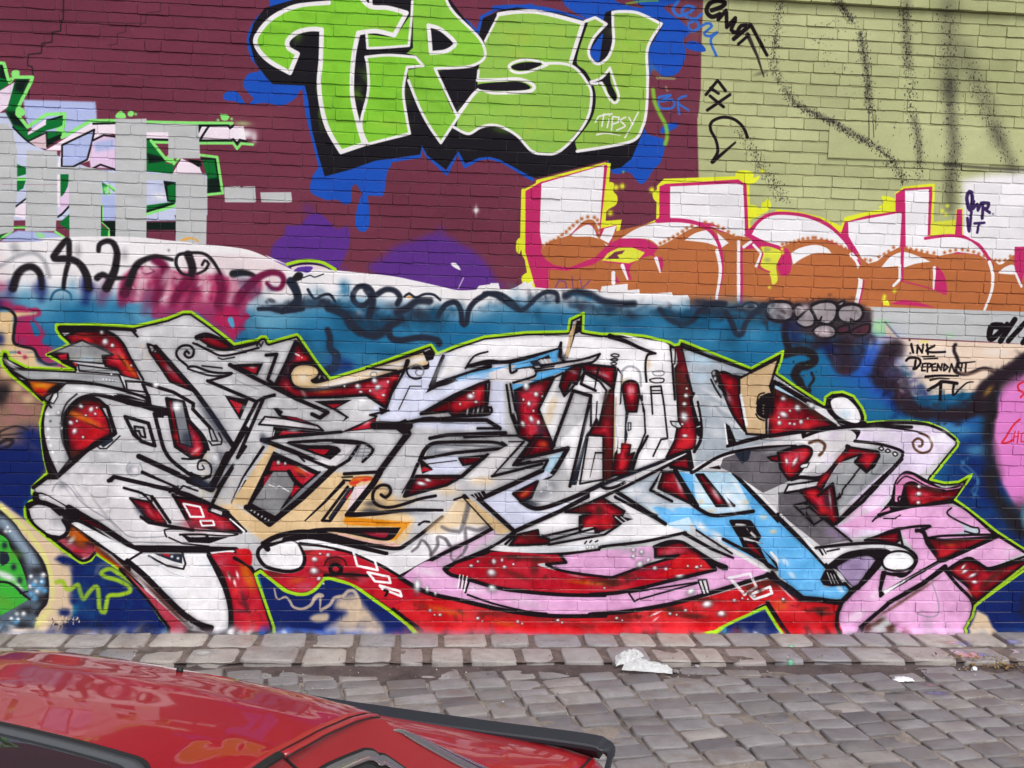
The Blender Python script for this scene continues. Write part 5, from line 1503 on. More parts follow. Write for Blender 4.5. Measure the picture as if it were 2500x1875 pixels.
R 18 | M2:595,1250 840,1225 700,1340 740,1290 630,1310
F k | M2:240,1290 260,1260 360,1350 260,1390
F red | M2:250,1370 275,1320 350,1360
R 24 | M2:210,1410 620,1410 480,1490 110,1590
D dkbr .6 90x30 | M2:400,1430
B 60x24@10 | M2:250,1475
B 40x18@10 | M2:310,1445
S k 30 | M2:620,1410 790,1260 850,1220
S k 24 | M2:220,1300 100,1590
S k 10 | M2:235,1300 80,1560
F let2 | M2:860,1220 1060,1120 1170,1100 900,1400 680,1420
S k 20>10 | M2:1175,1100 890,1410
S k 22 | M2:890,1410 1340,1300
S k 10 | M2:1040,1100 1180,1100
R 16 | M2:1100,1310 1160,1240 1280,1050 1340,1040 1300,1070 1200,1230
S k 20 | M2:1280,1045 1080,1310 1230,1280
S k 28 | M2:1160,1250 1400,1200 1560,1160
S k 22 | M2:1390,1270 1340,1360 900,1550
S k 20 | M2:1110,1310 1390,1265
F lavw s4 | M2:800,1620 960,1570 1370,1360 1440,1400 1270,1470 1080,1580
S k 36 | M2:1340,1360 800,1610
F k | M2:690,1580 820,1540 850,1600 760,1620
S w 7 | M2:720,1570 750,1610
S w 7 | M2:750,1560 780,1605
S w 7 | M2:780,1552 810,1595
# ---- L2: lavender wedge, beige tip, white crescent
F lavw | L2:800,415 1390,160 1420,190 1300,240 1080,350 1150,430 1300,480 1890,290 1500,520 1080,690
D w .6 120x50@-30 | L2:1600,420 1400,490
R 22 | L2:1080,352 1300,240 1240,385 1150,422
D fire .7 60x30@-30 | L2:1180,350
D gr5 .8 90x60 g1 | L2:1370,320 1420,280 1330,360
D bub .8 50x40 g1 | L2:1400,300 1360,260
D w .7 16 | L2:1380,270 1420,340 1330,330
s k 34 s4 | L2:1150,420 1230,470 1310,485 1450,450 1700,350 1890,260
D kd .7 80x40 | L2:1260,440 1200,420
S k 36 | L2:640,375 900,660
S k 34 | L2:770,400 1090,690 1500,510 1890,300
s k 30 | L2:900,660 700,770 450,890 60,1100
S k 16 | L2:550,405 640,375
F bei | L2:650,400 700,400 1060,690 960,720 910,680
s k 34 | L2:1090,700 900,830 600,960 470,1020
f wht | L2:860,860! 1000,780 1090,730 1500,540! 1760,530! 1680,600 1700,660 1500,690 1300,740 1300,680 1200,690 1020,810 1100,830 1400,800 1900,700 2000,620 2160,580! 1980,350! 2212,480 L3:640,630 890,545! 880,690 600,750 200,810 0,835 L2:1850,850 1500,890 1100,890
D grb .5 260x26@-8 | L2:1300,860 1600,840 2000,790
R 20 | L2:1550,515 1880,390 2080,510 2020,630 1830,700 1680,690 1680,580 1760,530
C | L2:1550,515 1880,390 2080,510 2020,630 1830,700 1680,690 1680,580 1760,530
D red2 .8 90x60 | L2:1900,600 1780,620 1950,660
D dkbr .9 60x70 | L2:1850,500 1700,500
C |
F wht | L2:1680,660 1800,650 1810,700 1720,700
S k 20 | L2:1310,745 1700,655 1680,560 1770,530
S k 18 | L2:1420,770 1820,660 1850,700
R 20 | L2:1050,815 1120,720 1300,680 1310,740 1400,760 1400,800 1200,815
D dkbr .7 120x40 | L2:1200,740
S k 20 | L2:1010,805 1090,730
S k 20 | L2:1400,810 1900,720 2050,620
F k | L2:1970,540 2160,580 2070,610 2010,620
S w 12 | L2:2000,560 2060,610
S w 10 | L2:2050,560 2100,600
s k 24 | L2:850,870 1100,895 1500,895 1850,855 L3:100,830 500,780 860,700!
S k 26 | L3:860,700 890,545 680,620 230,380
B 16x24 | L2:1745,830 1830,825
B 18x28 | L2:1795,830
S k 12 | L2:1725,800 1740,780
S k 12 | L2:1770,790 1785,775
S k 12 | L2:1820,785 1840,775
# ---- pink crescents and red waves at the foot
f red | L2:470,1035! 850,880 1400,900 1510,900! 1550,970! 1300,985 1500,1050 1960,1105! 2212,1020 L3:200,1110 500,1000 730,920! 590,930! 590,830! 800,790 1110,980! 1000,1050 740,1130 300,1230 0,1260 L2:1500,1260 1000,1200 600,1090
C | L2:470,1035! 850,880 1400,900 1510,900! 1550,970! 1300,985 1500,1050 1960,1105! 2212,1020 L3:200,1110 500,1000 730,920! 590,930! 590,830! 800,790 1110,980! 1000,1050 740,1130 300,1230 0,1260 L2:1500,1260 1000,1200 600,1090
D dkbr .9 160x40@5 | L2:1300,940 1100,920 1900,1150 L3:300,1080 200,1160
D dkbr .7 60x90 | L2:1270,1030
D fire .6 220x26@5 | L2:1700,1150 L3:0,1150
D bub .5 120x14@10 | L2:1650,1090
D red2 .7 160x50 | L2:900,1040 1600,1210 L3:900,980 L2:2100,1200
D kd .5 160x20@-15 | L3:500,1030 400,1120 650,1010
D dkbr .6 200x40@20 | L2:1100,1080
C |
f pink | L2:1530,910! 1900,860 2212,840 L3:300,850 580,830 590,940! 400,1030 200,1110! L2:1960,1105! 1700,1070 1500,1040 1380,990! 1555,970!
D gr4 .4 140x50 g.5 | L3:480,900 350,860
f pink | L1:1850,1090! L2:60,1115! 300,960 450,1020 480,1060 700,1120 1000,1210 1500,1260 1900,1260 L3:0,1260 300,1230 740,1130 1100,1040! 1240,900 1480,990 1610,1075! 1450,1150 1080,1250 700,1350 300,1420 0,1440 L2:1900,1440 1400,1440 1000,1380 600,1290 300,1230 150,1180
D wht .5 200x60@10 g.4 | L2:300,1050 700,1200 1200,1330
s k 30 | L2:460,1030 520,1080 700,1130 1000,1210 1500,1260 1900,1265 L3:0,1260 300,1235 740,1130 1130,1035
S k 26 | L2:470,1040 560,970 850,880
S k 24 | L2:1500,900 1555,970 1380,985
s k 22 | L2:1380,990 1500,1040 1700,1075 1960,1105 L3:200,1105 500,1000 740,930
f red2 | L2:0,1360! 300,1270 600,1320 1000,1420 1400,1460 1900,1460 L3:0,1450 400,1420 800,1340 1200,1240 1580,1130 1700,1160 1880,1290 2212,1330 L4:560,1360 540,1440 520,1620 L3:1750,1600 1590,1340 1150,1560 L3:0,1620 L2:1000,1640 300,1600 130,1480
C | L2:0,1360! 300,1270 600,1320 1000,1420 1400,1460 1900,1460 L3:0,1450 400,1420 800,1340 1200,1240 1580,1130 1700,1160 1880,1290 2212,1330 L4:560,1360 540,1440 520,1620 L3:1750,1600 1590,1340 1150,1560 L3:0,1620 L2:1000,1640 300,1600 130,1480
D dkbr .8 220x40@5 g.5 | L2:1400,1480 2000,1490 900,1430 1700,1540 L3:300,1450 700,1380 1000,1300 900,1450
D fire .7 160x40@10 g.5 | L2:400,1380 550,1420 1000,1520 L3:1750,1340 1800,1400
D dkbr .9 130x60@25 | L3:1550,1150 1450,1200 1650,1150
D kd .6 200x30@3 g.6 | L3:2000,1380 2100,1420 L4:300,1400 400,1440
D red .7 200x60 g.5 | L3:1800,1480 500,1530
C |
s k 34 | L2:60,1110 300,1240 600,1310 1000,1400 1400,1450 1900,1450 L3:0,1440 300,1415 700,1350 1100,1240 1580,1090
S k 26 | L2:0,1390 130,1490 260,1580
s k 16 | L2:670,1260 900,1340 1200,1410 1380,1430
S k 16 | L2:650,1240 690,1110
S w 10 | L2:600,1080 580,1210
S w 10 | L2:630,1085 615,1215
S w 12 | L2:665,1095 640,1230
S k 8 | L2:618,1090 600,1200
S k 8 | L2:650,1095 630,1210
B 44x80 | L2:215,1180
B 24x40 | L2:305,1210
B 18x28 | L2:378,1245
B 30x36 | L2:905,960
B 18x24 | L2:978,948
B 56x44@20 | L2:885,1060
B 54x40@20 | L2:890,1200
B 24 | L3:390,855 465,875 390,915
B 44x40@-30 | L3:450,985
B 24x30@30 | L3:525,950
B 30x24 | L3:585,1020
B 26x22 | L3:685,1028
B 56x40@-10 | L3:805,1080
B 56x36@-30 | L3:910,1230
B 64x40@-10 | L3:1055,1345
B 54x34 | L3:1185,1430
D w .9 80x14@-25 | L3:590,1430
D w .7 50x12@-40 | L3:590,1480
R 22 | L3:590,830 800,785 860,800 1110,960 1130,1030 1060,950 730,920 590,925
C | L3:590,830 800,785 860,800 1110,960 1130,1030 1060,950 730,920 590,925
D pkr .8 120x40 | L3:800,860 700,880
D red2 .9 120x40@30 | L3:950,930
C |
f red2 s6 | L3:740,960! 850,900 1050,960 1110,1030! 800,1080 600,1100! 720,1020
s k 26 | L3:580,830 700,785 820,785 900,830 1110,960 1230,1010 1200,1025 1050,940 1130,1035
S k 20 | L3:585,830 595,925 800,905
S k 14 | L3:350,1245 400,1320 440,1300 960,1160
S k 14 | L3:360,1240 960,1150 1000,1160
O wht 14 | L3:975,1130 1050,1125 1080,1250 1020,1260
S k 12 | L3:1010,1130 1050,1255
S w 30 a.85 | L3:1260,1110 1390,1255
S w 26 a.85 | L3:1250,1110 1440,1070 1500,1190 1390,1260
S w 26 | L3:1440,1260 1620,1190 1640,1250 1480,1300 1440,1260
# ---- blue leg
F lbl s10 | L3:240,330 440,250 600,330 900,460 1100,550 1480,515 1330,200 1300,170 1050,150 780,150 930,180 L3:900,700 660,630
F sky s4 | L3:780,150 930,180 960,470 1100,550 1470,515 1310,190 1050,150 1330,190 2120,1000 2080,1180 2212,1310 1950,1300 1700,1040 960,680 890,560 660,630 500,500 650,450 980,490
D wht .9 120x50@40 g.5 | L3:560,520 1000,650 1150,740 700,440 450,430
D wht .7 100x60@40 g.6 | L3:1250,350 1350,450 1150,450 1000,330 1800,1050 1700,960
D bei .7 50x30 g.6 | L3:1000,420 1090,500 1400,420 1650,690 1740,760 1560,560
F grb s10 | L3:250,300 640,160 560,320 880,440 960,470 700,480 500,450 660,620 240,380
D wht .6 120x60 g.5 | L3:400,330 550,400
S k 30 | L3:230,330 330,390 680,625
S k 22 | L3:230,385 420,480 600,550
S k 22 | L3:650,150 545,320 740,420
R 22 | L3:660,160 780,150 910,440 620,300
D w .6 30x120@-25 | L3:800,260
S wht 16 | L3:640,170 590,310 660,350
S k 40 | L3:770,150 960,460
s k 30 | L3:900,430 1000,500 1100,545 1250,540 1470,510
R 22 | L3:960,180 1020,180 1230,440 1300,460 1140,460 1060,340
D w .6 30x90@-35 | L3:1130,350
F k | L3:1230,380 1310,455 1280,460
D wht .8 24x120@-35 | L3:1330,300 1260,450
S k 44 | L3:1300,160 1700,590 2140,1010
S wht 26 | L3:1330,160 1800,640 2160,990
S k 10 | L3:1330,220 1480,350
o k 30 | L3:1270,600! 1420,600 1460,630 1530,740! 1510,770! 1390,750 1340,720
s let2 22 | L3:1320,630 1400,640 1440,690 1490,740
s k 20 | L3:1440,690 1420,650 1370,660 1360,720 1420,750
O let2 2 | L3:1340,740 1400,745 1540,790 1560,800 1400,790
S k 30>24 | L3:1350,720 1400,850 1580,960
R 22 | L3:1380,780 1490,800 1590,960 1430,860
s k 30 | L3:1480,800 1580,900 1700,1020 1620,1010 1570,960
s wht 24 | L3:1630,880 1690,960 1710,1040
f sky | L3:1540,840 1640,960 1680,1020 1600,960
S k 26 | L3:1200,760 1430,880 1640,1010
s let2 30 | L3:1250,840 1400,930 1650,1080 1940,1270
s k 16 | L3:960,680 1080,760 1280,890
S k 44 | L3:1600,1080 1940,1290 1900,1300
S k 30>20 | L3:850,710 1100,850 1290,930
s k 30 | L3:1640,1060 1760,1200 1920,1300 2100,1310 2212,1320
D kd .8 200x30@40 | L3:1780,1210
D w .6 100x10@40 | L3:1750,1220 1800,1270
# ---- middle-right letters
f wht | M3:210,120! 430,190 600,300 520,320 510,560 520,950 480,1040 370,1240 330,1370 690,1250 700,1080 770,1070 790,560 730,250 520,180
S k 16 | M3:215,160 400,230 590,305 520,315
s k 40>16 | M3:180,150 330,200 480,270 580,305
s k 18 | M3:590,305 520,320 500,420 510,560
D bei .6 30x60 g.5 | M3:530,400 300,560
S k 18 | M3:725,240 745,420 765,720
S k 12 | M3:740,420 755,640
O wht 12 | M3:730,255 770,260 765,400 740,400
s gr5 10 | M3:565,475 610,460 665,470 660,500 590,505 565,480
s k 10 | M3:540,540 600,528 665,535 655,565 580,570 540,550
S k 14 | M3:548,605 640,600 670,780 700,1070 640,1080 570,1230
S k 14 | M3:548,605 565,850
S k 10 | M3:555,640 640,640
S k 10 | M3:560,665 640,665
R 18 | M3:770,440 850,330 900,480 930,660 910,720 960,1000 940,1150 880,1180 690,1240 770,1080 800,900
C | M3:770,440 850,330 900,480 930,660 910,720 960,1000 940,1150 880,1180 690,1240 770,1080 800,900
D dkbr .9 60x200 | M3:860,600 800,520 840,760
D red2 .8 80x80 | M3:840,1130 900,1080
C |
F dkr | M3:770,250 840,250 870,380 800,440
B 30x26 | M3:865,683 850,760
B 50x60@-20 | M3:850,875
O bub 12 | M3:725,915 800,920 830,970 800,985 740,950
B 36x18 | M3:855,1045
s k 26 | M3:830,240 920,560 935,660 910,720 960,900 1000,1060 940,1190
s k 18 | M3:970,740 1000,900 1005,1060 950,1160
F k | M3:950,960 1000,900 1010,1060 970,1050
S w 8 | M3:960,970 990,960
s k 18 | M3:870,500 915,640
S k 20>8 | M3:80,420 40,640
s gr5 20 s8 a.8 | M3:280,560 290,470 340,425 400,430 450,480 460,600
r 16 | M3:295,620! 310,570 370,550 430,580 445,680! 420,830! 330,830!
D w .4 40x50 | M3:370,640
f kd | M3:320,840! 350,840 330,960 340,1050 310,1120
O let2 10 | M3:345,930 370,930 370,990 345,1000
S k 14 | M3:440,640 490,820 500,1020 350,1380
S k 10 | M3:470,680 480,830
D bub 1 14 | M3:295,735 470,740
R 16 | M3:230,1210 290,1120 365,1130 350,1220 400,1200 330,1400 200,1400
D red2 .8 50x60 | M3:300,1300 320,1150
S k 20 | M3:520,1050 430,1210 380,1370
S k 14 | M3:285,800 250,1210
F wht | M3:250,790 300,740 275,1200 250,1210
# white spear with the dark lower edge
F wht | M3:860,1195 880,1215 330,1490 0,1640 0,1560 250,1430
S k 26 | M3:880,1180 600,1300 250,1430 0,1530
S k 24 | M3:890,1215 330,1500 0,1650
D kd .6 300x24@-24 | M3:500,1330 200,1450
s k 24 | M3:90,1490 140,1520 220,1510 310,1470
D w .9 8 | M3:280,1480 310,1470
S k 16 | M3:260,1420 320,1390 350,1390
R 18 | M3:740,1290 880,1230 900,1350 720,1320
R 14 | M3:1080,1330 1150,1310 1170,1340
S k 40 | M3:890,1190 920,1370
S k 24 | M3:730,1330 940,1360
# star shape
F grm | M3:835,250 1430,460 1340,530 1200,470 1100,450 1090,500 1300,930 1410,1040 1320,1100 1240,1140 1220,920 1080,720 930,650 880,450
D lbl .7 100x70 g.4 | M3:950,350 1050,370 1000,520
D gr5 .6 60x40@30 g.4 | M3:1350,480
D wht .7 30x200@-60 | M3:1230,820 1330,960 1150,700
s k 24 | M3:835,245 1150,360 1450,465
O tan 22 | M3:1345,530 1700,350 1620,600 1640,660 1590,900 1590,1040 1410,1030 1370,900 1345,700
D bei .6 60x120 g.5 | M3:1420,800 1500,700
S k 24 | M3:1300,510 1360,520
r 18 | M3:1150,500! 1200,470 1310,520 1340,545! 1345,700 1380,900 1390,1000! 1290,860 1220,700
D w .4 30x80@-30 | M3:1250,700
D red2 .8 40x60 | M3:1260,580
S wht 26 | M3:1360,680 1410,950
f k | M3:1090,480! 1110,455 1160,460 1190,560 1240,700 1200,660 1120,560
D bub 1 20x26 | M3:1115,480 1125,530
D bub 1 16x24 | M3:1145,580
s k 14 | M3:1090,540 1130,620 1180,700
F k | M3:1220,930 1260,960 1320,1105 1240,1140
S wht 14 | M3:1215,940 1240,1130
S k 24 | M3:1240,1140 1410,1085 1580,1050
f k | M3:1505,740! 1540,690 1620,660 1650,700 1620,880 1560,890 1500,840
D tan 1 10x6 | M3:1560,770 1560,795 1560,820 1560,845
s k 12 | M3:1570,660 1520,680 1500,760
s k 12 | M3:1495,850 1520,890 1570,910
# red fin on the right with bubbles, white ball
R 30 | M3:1650,640 1750,660 2212,960 1900,1010 1620,1050
C | M3:1650,640 1750,660 2212,960 1900,1010 1620,1050
D dkbr .9 160x40@30 | M3:1700,660 2050,860 1900,760
D red2 .8 90x70 | M3:1680,1000 1950,950 1660,900
C |
S lbl 60>30 | M3:1690,600 1960,740
S k 20 | M3:1700,570 1990,740 2212,850
S k 30 | M3:1640,640 1660,560 2212,900 M4:600,960
S wht 20>40 | M3:1960,750 2200,860
D w 1 10 | M3:1748,568 1780,590 1800,605
B 36x30 | M3:1740,710
B 46x38@30 | M3:1870,795
B 54x34@20 | M3:1745,855
B 28 | M3:1705,930 1900,920
B 20x16 | M3:1800,935 1840,940
B 44x38@30 | M3:1995,775
o wht 30 | M4:460,760 475,710 550,685 630,700 720,790 755,880 740,930 690,945 600,920 500,850
f wht | M4:340,790! 450,840 540,930 620,950! 480,910 330,810
D lbl .6 80x60 | M4:600,850
s k 26 | M4:440,780 480,850 600,930 700,955 780,930
# long arm: grey-white with lavender
f let2 s4 | M4:0,1090! 210,1030 230,1050! 500,1000 680,1000 700,1040 690,1090! 900,1120 600,1140! 200,1420! 160,1380 260,1180 200,1110 0,1170 M3:940,1360 1150,1220 1400,1150
D gr4 .6 120x30@-10 | M4:100,1090 50,1140
D lavp .8 80x60@-40 | M4:450,1260 500,1040
s k 26 | M3:1240,1140 1600,1050 1920,1010 M4:230,1050 380,1000 600,970 900,955 1200,970
S k 22 | M4:215,1010 225,1060
f k | M4:650,990! 740,1000 720,1060 690,1095! 700,1040
s k 26 | M3:940,1370 1150,1240 1350,1180 1600,1150 1850,1140
F gr6 s4 | M3:1200,1250 1400,1180 1800,1140 1850,1160 1700,1230 1720,1370 1800,1450 1560,1560 1300,1390 1170,1330
F kd | M3:1300,1200 1450,1180 1430,1260 1370,1300
D gr4 .5 140x16@-8 | M3:1650,1190
R 14 | M3:1600,1240 1780,1210 1720,1290 1640,1270
r 24 | M4:0,1200! 60,1180! 120,1160 240,1140 300,1180 270,1260 170,1400 95,1440! 20,1340!
D red2 .8 60x50 | M4:100,1360 240,1200
B 20x34@-20 | M4:75,1275
B 22x60@30 | M4:150,1280
O wht 10 | M4:190,1320 220,1300 280,1290 260,1330 210,1340
s drb 30 s8 | M4:280,1110 360,1090 420,1130 400,1190 370,1220
D w .9 16 | M4:320,1120 370,1150 390,1170
s k 30 | M4:120,1440 200,1420 400,1410 600,1200 620,1140
f gr4 | M4:560,1290! 640,1150! 900,1160 1080,1190 1110,1220! 1050,1290 800,1500 520,1750! 400,1580
D gr5 .6 200x40@-45 | M4:900,1360 700,1560
D lbl .5 100x60@-45 | M4:620,1350 560,1450
R 20 | M4:540,1280 640,1150 900,1190 910,1230 860,1320 800,1370 700,1270 740,1220
D red2 .8 60x40@-45 | M4:820,1260
F gr4 | M4:560,1290 720,1230 700,1280 740,1330 520,1600 400,1560 480,1400
S k 20 | M4:740,1220 690,1285 795,1375 900,1240
R 20 | M4:640,1140 540,1260 350,1600 300,1560 200,1540 360,1440 420,1400
D red2 .8 80x40@-50 | M4:420,1420 560,1250
S k 14 | M4:740,1330 580,1530 570,1580 520,1610
s k 24 | M4:690,1095 900,1120 1080,1170 1120,1210 1060,1300 800,1550 540,1810
D w .9 14 | M4:925,1160 985,1180 1050,1210
s k 10 | M4:905,1160 930,1145 950,1165 930,1180 905,1162
s k 10 | M4:965,1185 985,1165 1010,1185 990,1200 966,1188
s k 10 | M4:1030,1210 1050,1190 1075,1212 1050,1230 1031,1213
F wht | M4:60,1550 90,1490 360,1455 340,1500
S k 16 | M4:60,1550 90,1490 360,1450
F gr6 s4 | L4:0,340 170,320 290,400 260,440 500,630 640,770 380,820 0,520
D prp3 .7 100x60 g.4 | L4:480,690 560,730
S k 20 | L4:60,345 180,325 300,400 250,430
S k 18 | L4:240,440 660,780
S k 16 | L4:140,455 250,430 400,580 320,630 140,455
S k 10 | L4:200,490 270,480
S k 10 | L4:250,520 310,610
R 20 | L4:200,320 340,290 400,330 490,260 540,600 500,630 280,430
D red2 .8 80x60 | L4:300,350 400,500
D kd .7 60x120@-10 | L4:440,400
D w .6 16x130@-10 | L4:465,400
S k 20 | L4:360,370 490,260 545,600
s k 12 | L4:550,350 560,380 520,410
S k 30 | L4:520,620 760,420 1110,40
# curled pink horn
f k | L4:1020,360! 1050,240 1130,150 1220,160 1350,230 1500,300 1690,250! 1580,410! 1500,430 1250,470 1000,530 840,600! 1000,420
f pink2 | L4:1050,420! 1060,260 1120,180 1200,180 1320,250 1450,300 1600,300 1670,255! 1620,310 1480,330 1330,300 1220,240 1140,260 1110,340 1090,420
s k 12 | L4:1070,260 1130,200 1200,210 1350,290 1500,320
r 14 | L4:1140,290! 1180,255 1300,290 1450,330 1640,310! 1580,400! 1400,430 1180,460! 1150,380
D red2 .7 100x26@-10 | L4:1450,390 1300,430
D dkbr .8 120x34@10 | L4:1250,290 1400,320
B 40x26 | L4:1260,350
B 26x20 | L4:1265,285 1260,430
s k 16 | L4:1090,440 1080,390 1120,370 1130,410 1100,420
F pink2 | L4:900,530 1000,470 1010,500
S k 20 | L4:900,540 1200,470 1560,430
S k 14 | L4:850,600 900,545 920,560
S k 10 | L4:950,575 1050,575 1100,545
s k 24 | L4:1560,420 1700,500 1950,720
f grb | L4:1510,510! 1560,550 1700,640 1790,660 1810,690 1780,710 1560,710! 1680,670
s k 14 | L4:1560,480 1520,520 1570,570 1740,650 1800,660 1810,700 1780,715 1680,690
s k 22 | L4:850,760 1000,690 1200,650 1360,640 1340,660 1240,690
R 18 | L4:780,770 900,730 1080,690 1090,770 1050,800 900,770
S k 20 | L4:1090,690 1120,820
S k 26 | L4:1240,680 1300,690 1340,800 1450,950
F k | L4:1240,680 1320,680 1350,750
R 20 | L4:1340,750 1500,770 1940,740 1700,850 1450,940
D dkbr .8 160x30 | L4:1500,790 1650,770
D fire .4 80x20 | L4:1550,810
D red2 .8 120x40@-20 | L4:1500,890
s k 20 | L4:1330,750 1500,730 1900,720 1960,720
S k 30 | L4:1990,730 1500,950 1450,960 940,1250 920,1270 920,1200 960,1060
S k 30 | L4:2212,870 1990,730
F wht s6 | L4:940,1230 1450,970 1200,1100 960,1260
r 26 | L4:1520,1040! 1620,990 1700,950 1800,980 1900,1040! 2290,930! 1770,1330! 1720,1200
D red2 .8 90x70 | L4:1760,1230 1650,1040
D dkbr .8 160x40@-35 | L4:1950,1080 1900,1140
B 44x16@-50 | L4:1665,1010
B 50x20@-30 | L4:1680,1050
B 60x20@-25 | L4:1750,1085
B 40x20 | L4:1765,1145
s k 26 | L4:1500,1040 1620,1180 1740,1310 1740,1450 1640,1620
s k 20 | L4:1520,1030 1700,930 1800,970 1900,1020 2212,920
S k 44>30 | L4:1500,1010 1300,1160 1000,1330 700,1590
D drb .7 300x24@-33 | L4:1250,1230 1050,1360
s gr5 14 s6 a.7 | L4:1380,1150 1420,1250 1440,1350 1430,1440 1350,1460 1250,1430
D gr5 .4 60x12 | L4:1290,1400
# ball, wing and toe
f wht | L4:420,830! 700,805 950,800 1100,830 1200,880 1230,960 1180,1030 1050,1045 960,1000 940,950 1000,870 850,850 650,890 450,990! 360,880!
o k 8 | L4:440,1000! 600,890 800,850 950,850 1010,870! 950,930 930,990 800,1140 680,1240! 560,1060
f lavg s8 | L4:530,1010! 650,940 800,910 880,950! 760,1130 670,1190! 560,1060
D prp3 .5 90x40 | L4:680,1000
S w 10 | L4:510,1060 680,1210
S k 24 | L4:880,960 700,1210
o w 22 | L4:935,960 970,900 1060,870 1160,880 1220,930 1225,980 1160,1035 1050,1045 960,1020
D gr4 .4 50x20 | L4:1080,900
f k | L4:380,1120! 420,1040 480,1010 560,1130 600,1180 520,1190 400,1170
S w 7 | L4:440,1060 480,1160
S w 7 | L4:470,1070 510,1160
S w 7 | L4:500,1080 540,1160
S k 30 | L4:600,1160 650,1220 680,1200
s k 26 | L4:940,1060 1050,1080 1160,1070 1200,1030
s k 16 | L4:930,1080 920,1180 960,1080
f k | L4:1030,1060! 1170,1060 1160,1090 1100,1110 1040,1080
s k 26 | L4:340,840 600,810 900,795 1100,820 1220,890 1245,960 1200,1040
S k 16 | L4:370,850 400,900
S k 10 | L4:400,840 430,890
S k 14 | L4:440,870 550,850
s k 44 | L4:240,1270 400,1310 560,1320 660,1230 720,1190
F sky | L4:0,600 420,1000 370,1120 420,1190 600,1180 640,1220 560,1300 230,1270 0,1090
D wht .6 60x30@40 g.5 | L4:120,1080 60,960 560,1210
S k 36 | L4:0,540 430,1000
S wht 24 | L4:20,540 200,720 420,970
D wht .5 30 | L4:0,960
F red2 s8 | L4:0,1340 240,1330 550,1360 530,1480 510,1620 40,1620
D dkbr .7 120x20 g.5 | L4:400,1380 330,1400 420,1430
D fire .6 80x50 | L4:30,1370
s k 30 | L4:570,1330 530,1450 530,1600
s drb 24 s4 | M4:1270,1020 1340,1050 1385,1120 1360,1180 1290,1200 1225,1160 1215,1100 1260,1070 1300,1100 1285,1140 1265,1140
s k 14 | M4:740,970 900,965 1100,985 1250,1010 1290,1030
s k 22 | M4:790,945 1000,925 1200,925 1340,945 1480,1000 1590,1080
Q w 24 40 50 .6 | M4:850,1030 1000,1040 1150,1010 1400,1060 1500,1120 1300,1160
Q lavp 20 40 50 .6 | M4:1250,1250 1100,1350 1000,1480 1350,1200
Q dkbr 60 16 34 .6 | L2:200,1350 500,1430 900,1440 1300,1490 1800,1480 L3:100,1470 500,1440 900,1380 1300,1330
Q dkbr 26 14 30 .6 | L2:700,960 1000,930 1300,950 1500,960
Q dkbr 30 14 34 .6 | L2:1300,1080 1700,1140 2100,1130 L3:200,1130 400,1080
Q dkbr 24 20 30 .6 | L1:150,1000 300,1100 400,1300 500,1400 600,1500
Q fire 20 16 30 .5 | L2:300,1400 600,1440 1000,1510 L3:1750,1380 300,1510
Q dkbr 30 16 30 .6 | L3:1300,1280 1500,1220 1650,1260 1900,1380 2100,1420
Q red2 30 16 30 .5 | L2:700,1540 1200,1560 1700,1540 L3:200,1540 600,1520 1800,1460
B 22x18 | L2:330,1400 420,1440 760,1470 1120,1500 1480,1490 L3:240,1470 720,1430 860,1400 1480,1270 1740,1300
B 14x12 | L2:370,1440 800,1500 1160,1520 1520,1510 1900,1200 L3:290,1490 780,1440 1000,1000 1420,1300
B 26x20 | L1:1180,900 L2:1000,1010 700,1000 L3:1300,1310 960,1010
B 16x14 | L2:760,960 1080,985 L3:1370,1290 880,1000 L1:1110,890 1140,1160
B 14 | M0:870,940 690,1060 770,1010 1000,640 1180,560
B 14x16 | M1:1560,640 1720,560 1330,600 M2:600,760 720,660 1170,720 1340,690 1260,820
B 16x14 | M3:1700,880 1800,820 1960,890 870,620 830,940
Z | SIL
# lime keyline on the right and bottom
S lime 18 s3 | L4:1590,405 1700,480 1980,700 2230,860
S limy 26 s6 | L4:2300,940 1770,1360 1750,1450 1650,1610
F navy s4 | L3:1190,1620 1240,1540 1580,1400 1700,1600
S lime 28 s6 | L3:1110,1590 1340,1480 1580,1375 1720,1600
S k 30 | L3:1600,1330 1770,1600
F bei2 s20 | L4:1790,1400 1880,1450 1960,1620 1680,1620 1750,1500
# red bleed along the foot
F pkr s16 a.8 | L2:250,1580 900,1565 1500,1590 2212,1590 L3:600,1600 1000,1570 1100,1640 L2:0,1660
# ===== late tags on the right: INK DEPENDANT, TW, d!!
D k 1 14 | M4:1178,183 1186,302
S k 20 | M4:1196,222 1214,296
S k 16 | M4:1248,302 1254,232 1292,300 1306,226
S k 18 | M4:1340,225 1345,310
s k 18 | M4:1408,235 1330,280 1380,295 1500,292
S k 12 | M4:1300,335 1405,330
S k 12 | M4:1310,355 1435,350
S k 20 | M4:1235,370 1225,445
s k 20 | M4:1150,370 1180,345 1260,350 1280,390 1240,440 1215,445
S k 15 | M4:1330,395 1300,400 1290,460 1320,460
S k 12 | M4:1295,430 1325,425
S k 15 | M4:1340,470 1345,395 1375,400 1370,425 1345,435
S k 15 | M4:1415,398 1385,405 1385,460 1420,458
S k 12 | M4:1390,430 1415,428
S k 15 | M4:1430,460 1435,400 1465,455 1475,400
S k 15 | M4:1490,460 1495,400 1530,430 1495,460
S k 15 | M4:1540,470 1560,400 1585,470
S k 15 | M4:1600,465 1610,400 1645,460 1655,400
S k 16 | M4:1690,395 1685,470
S k 16>10 | M4:1610,395 1770,380
s k 22>14 | M4:1325,515 1450,505 1620,508
s k 18>10 | M4:1370,545 1450,530 1540,535
S k 26 | M4:1465,560 1455,720
s k 26 | M4:1350,635 1430,590 1480,560 1610,575
s k 22>10 | M4:1580,590 1575,680 1640,620 1700,570 1755,562
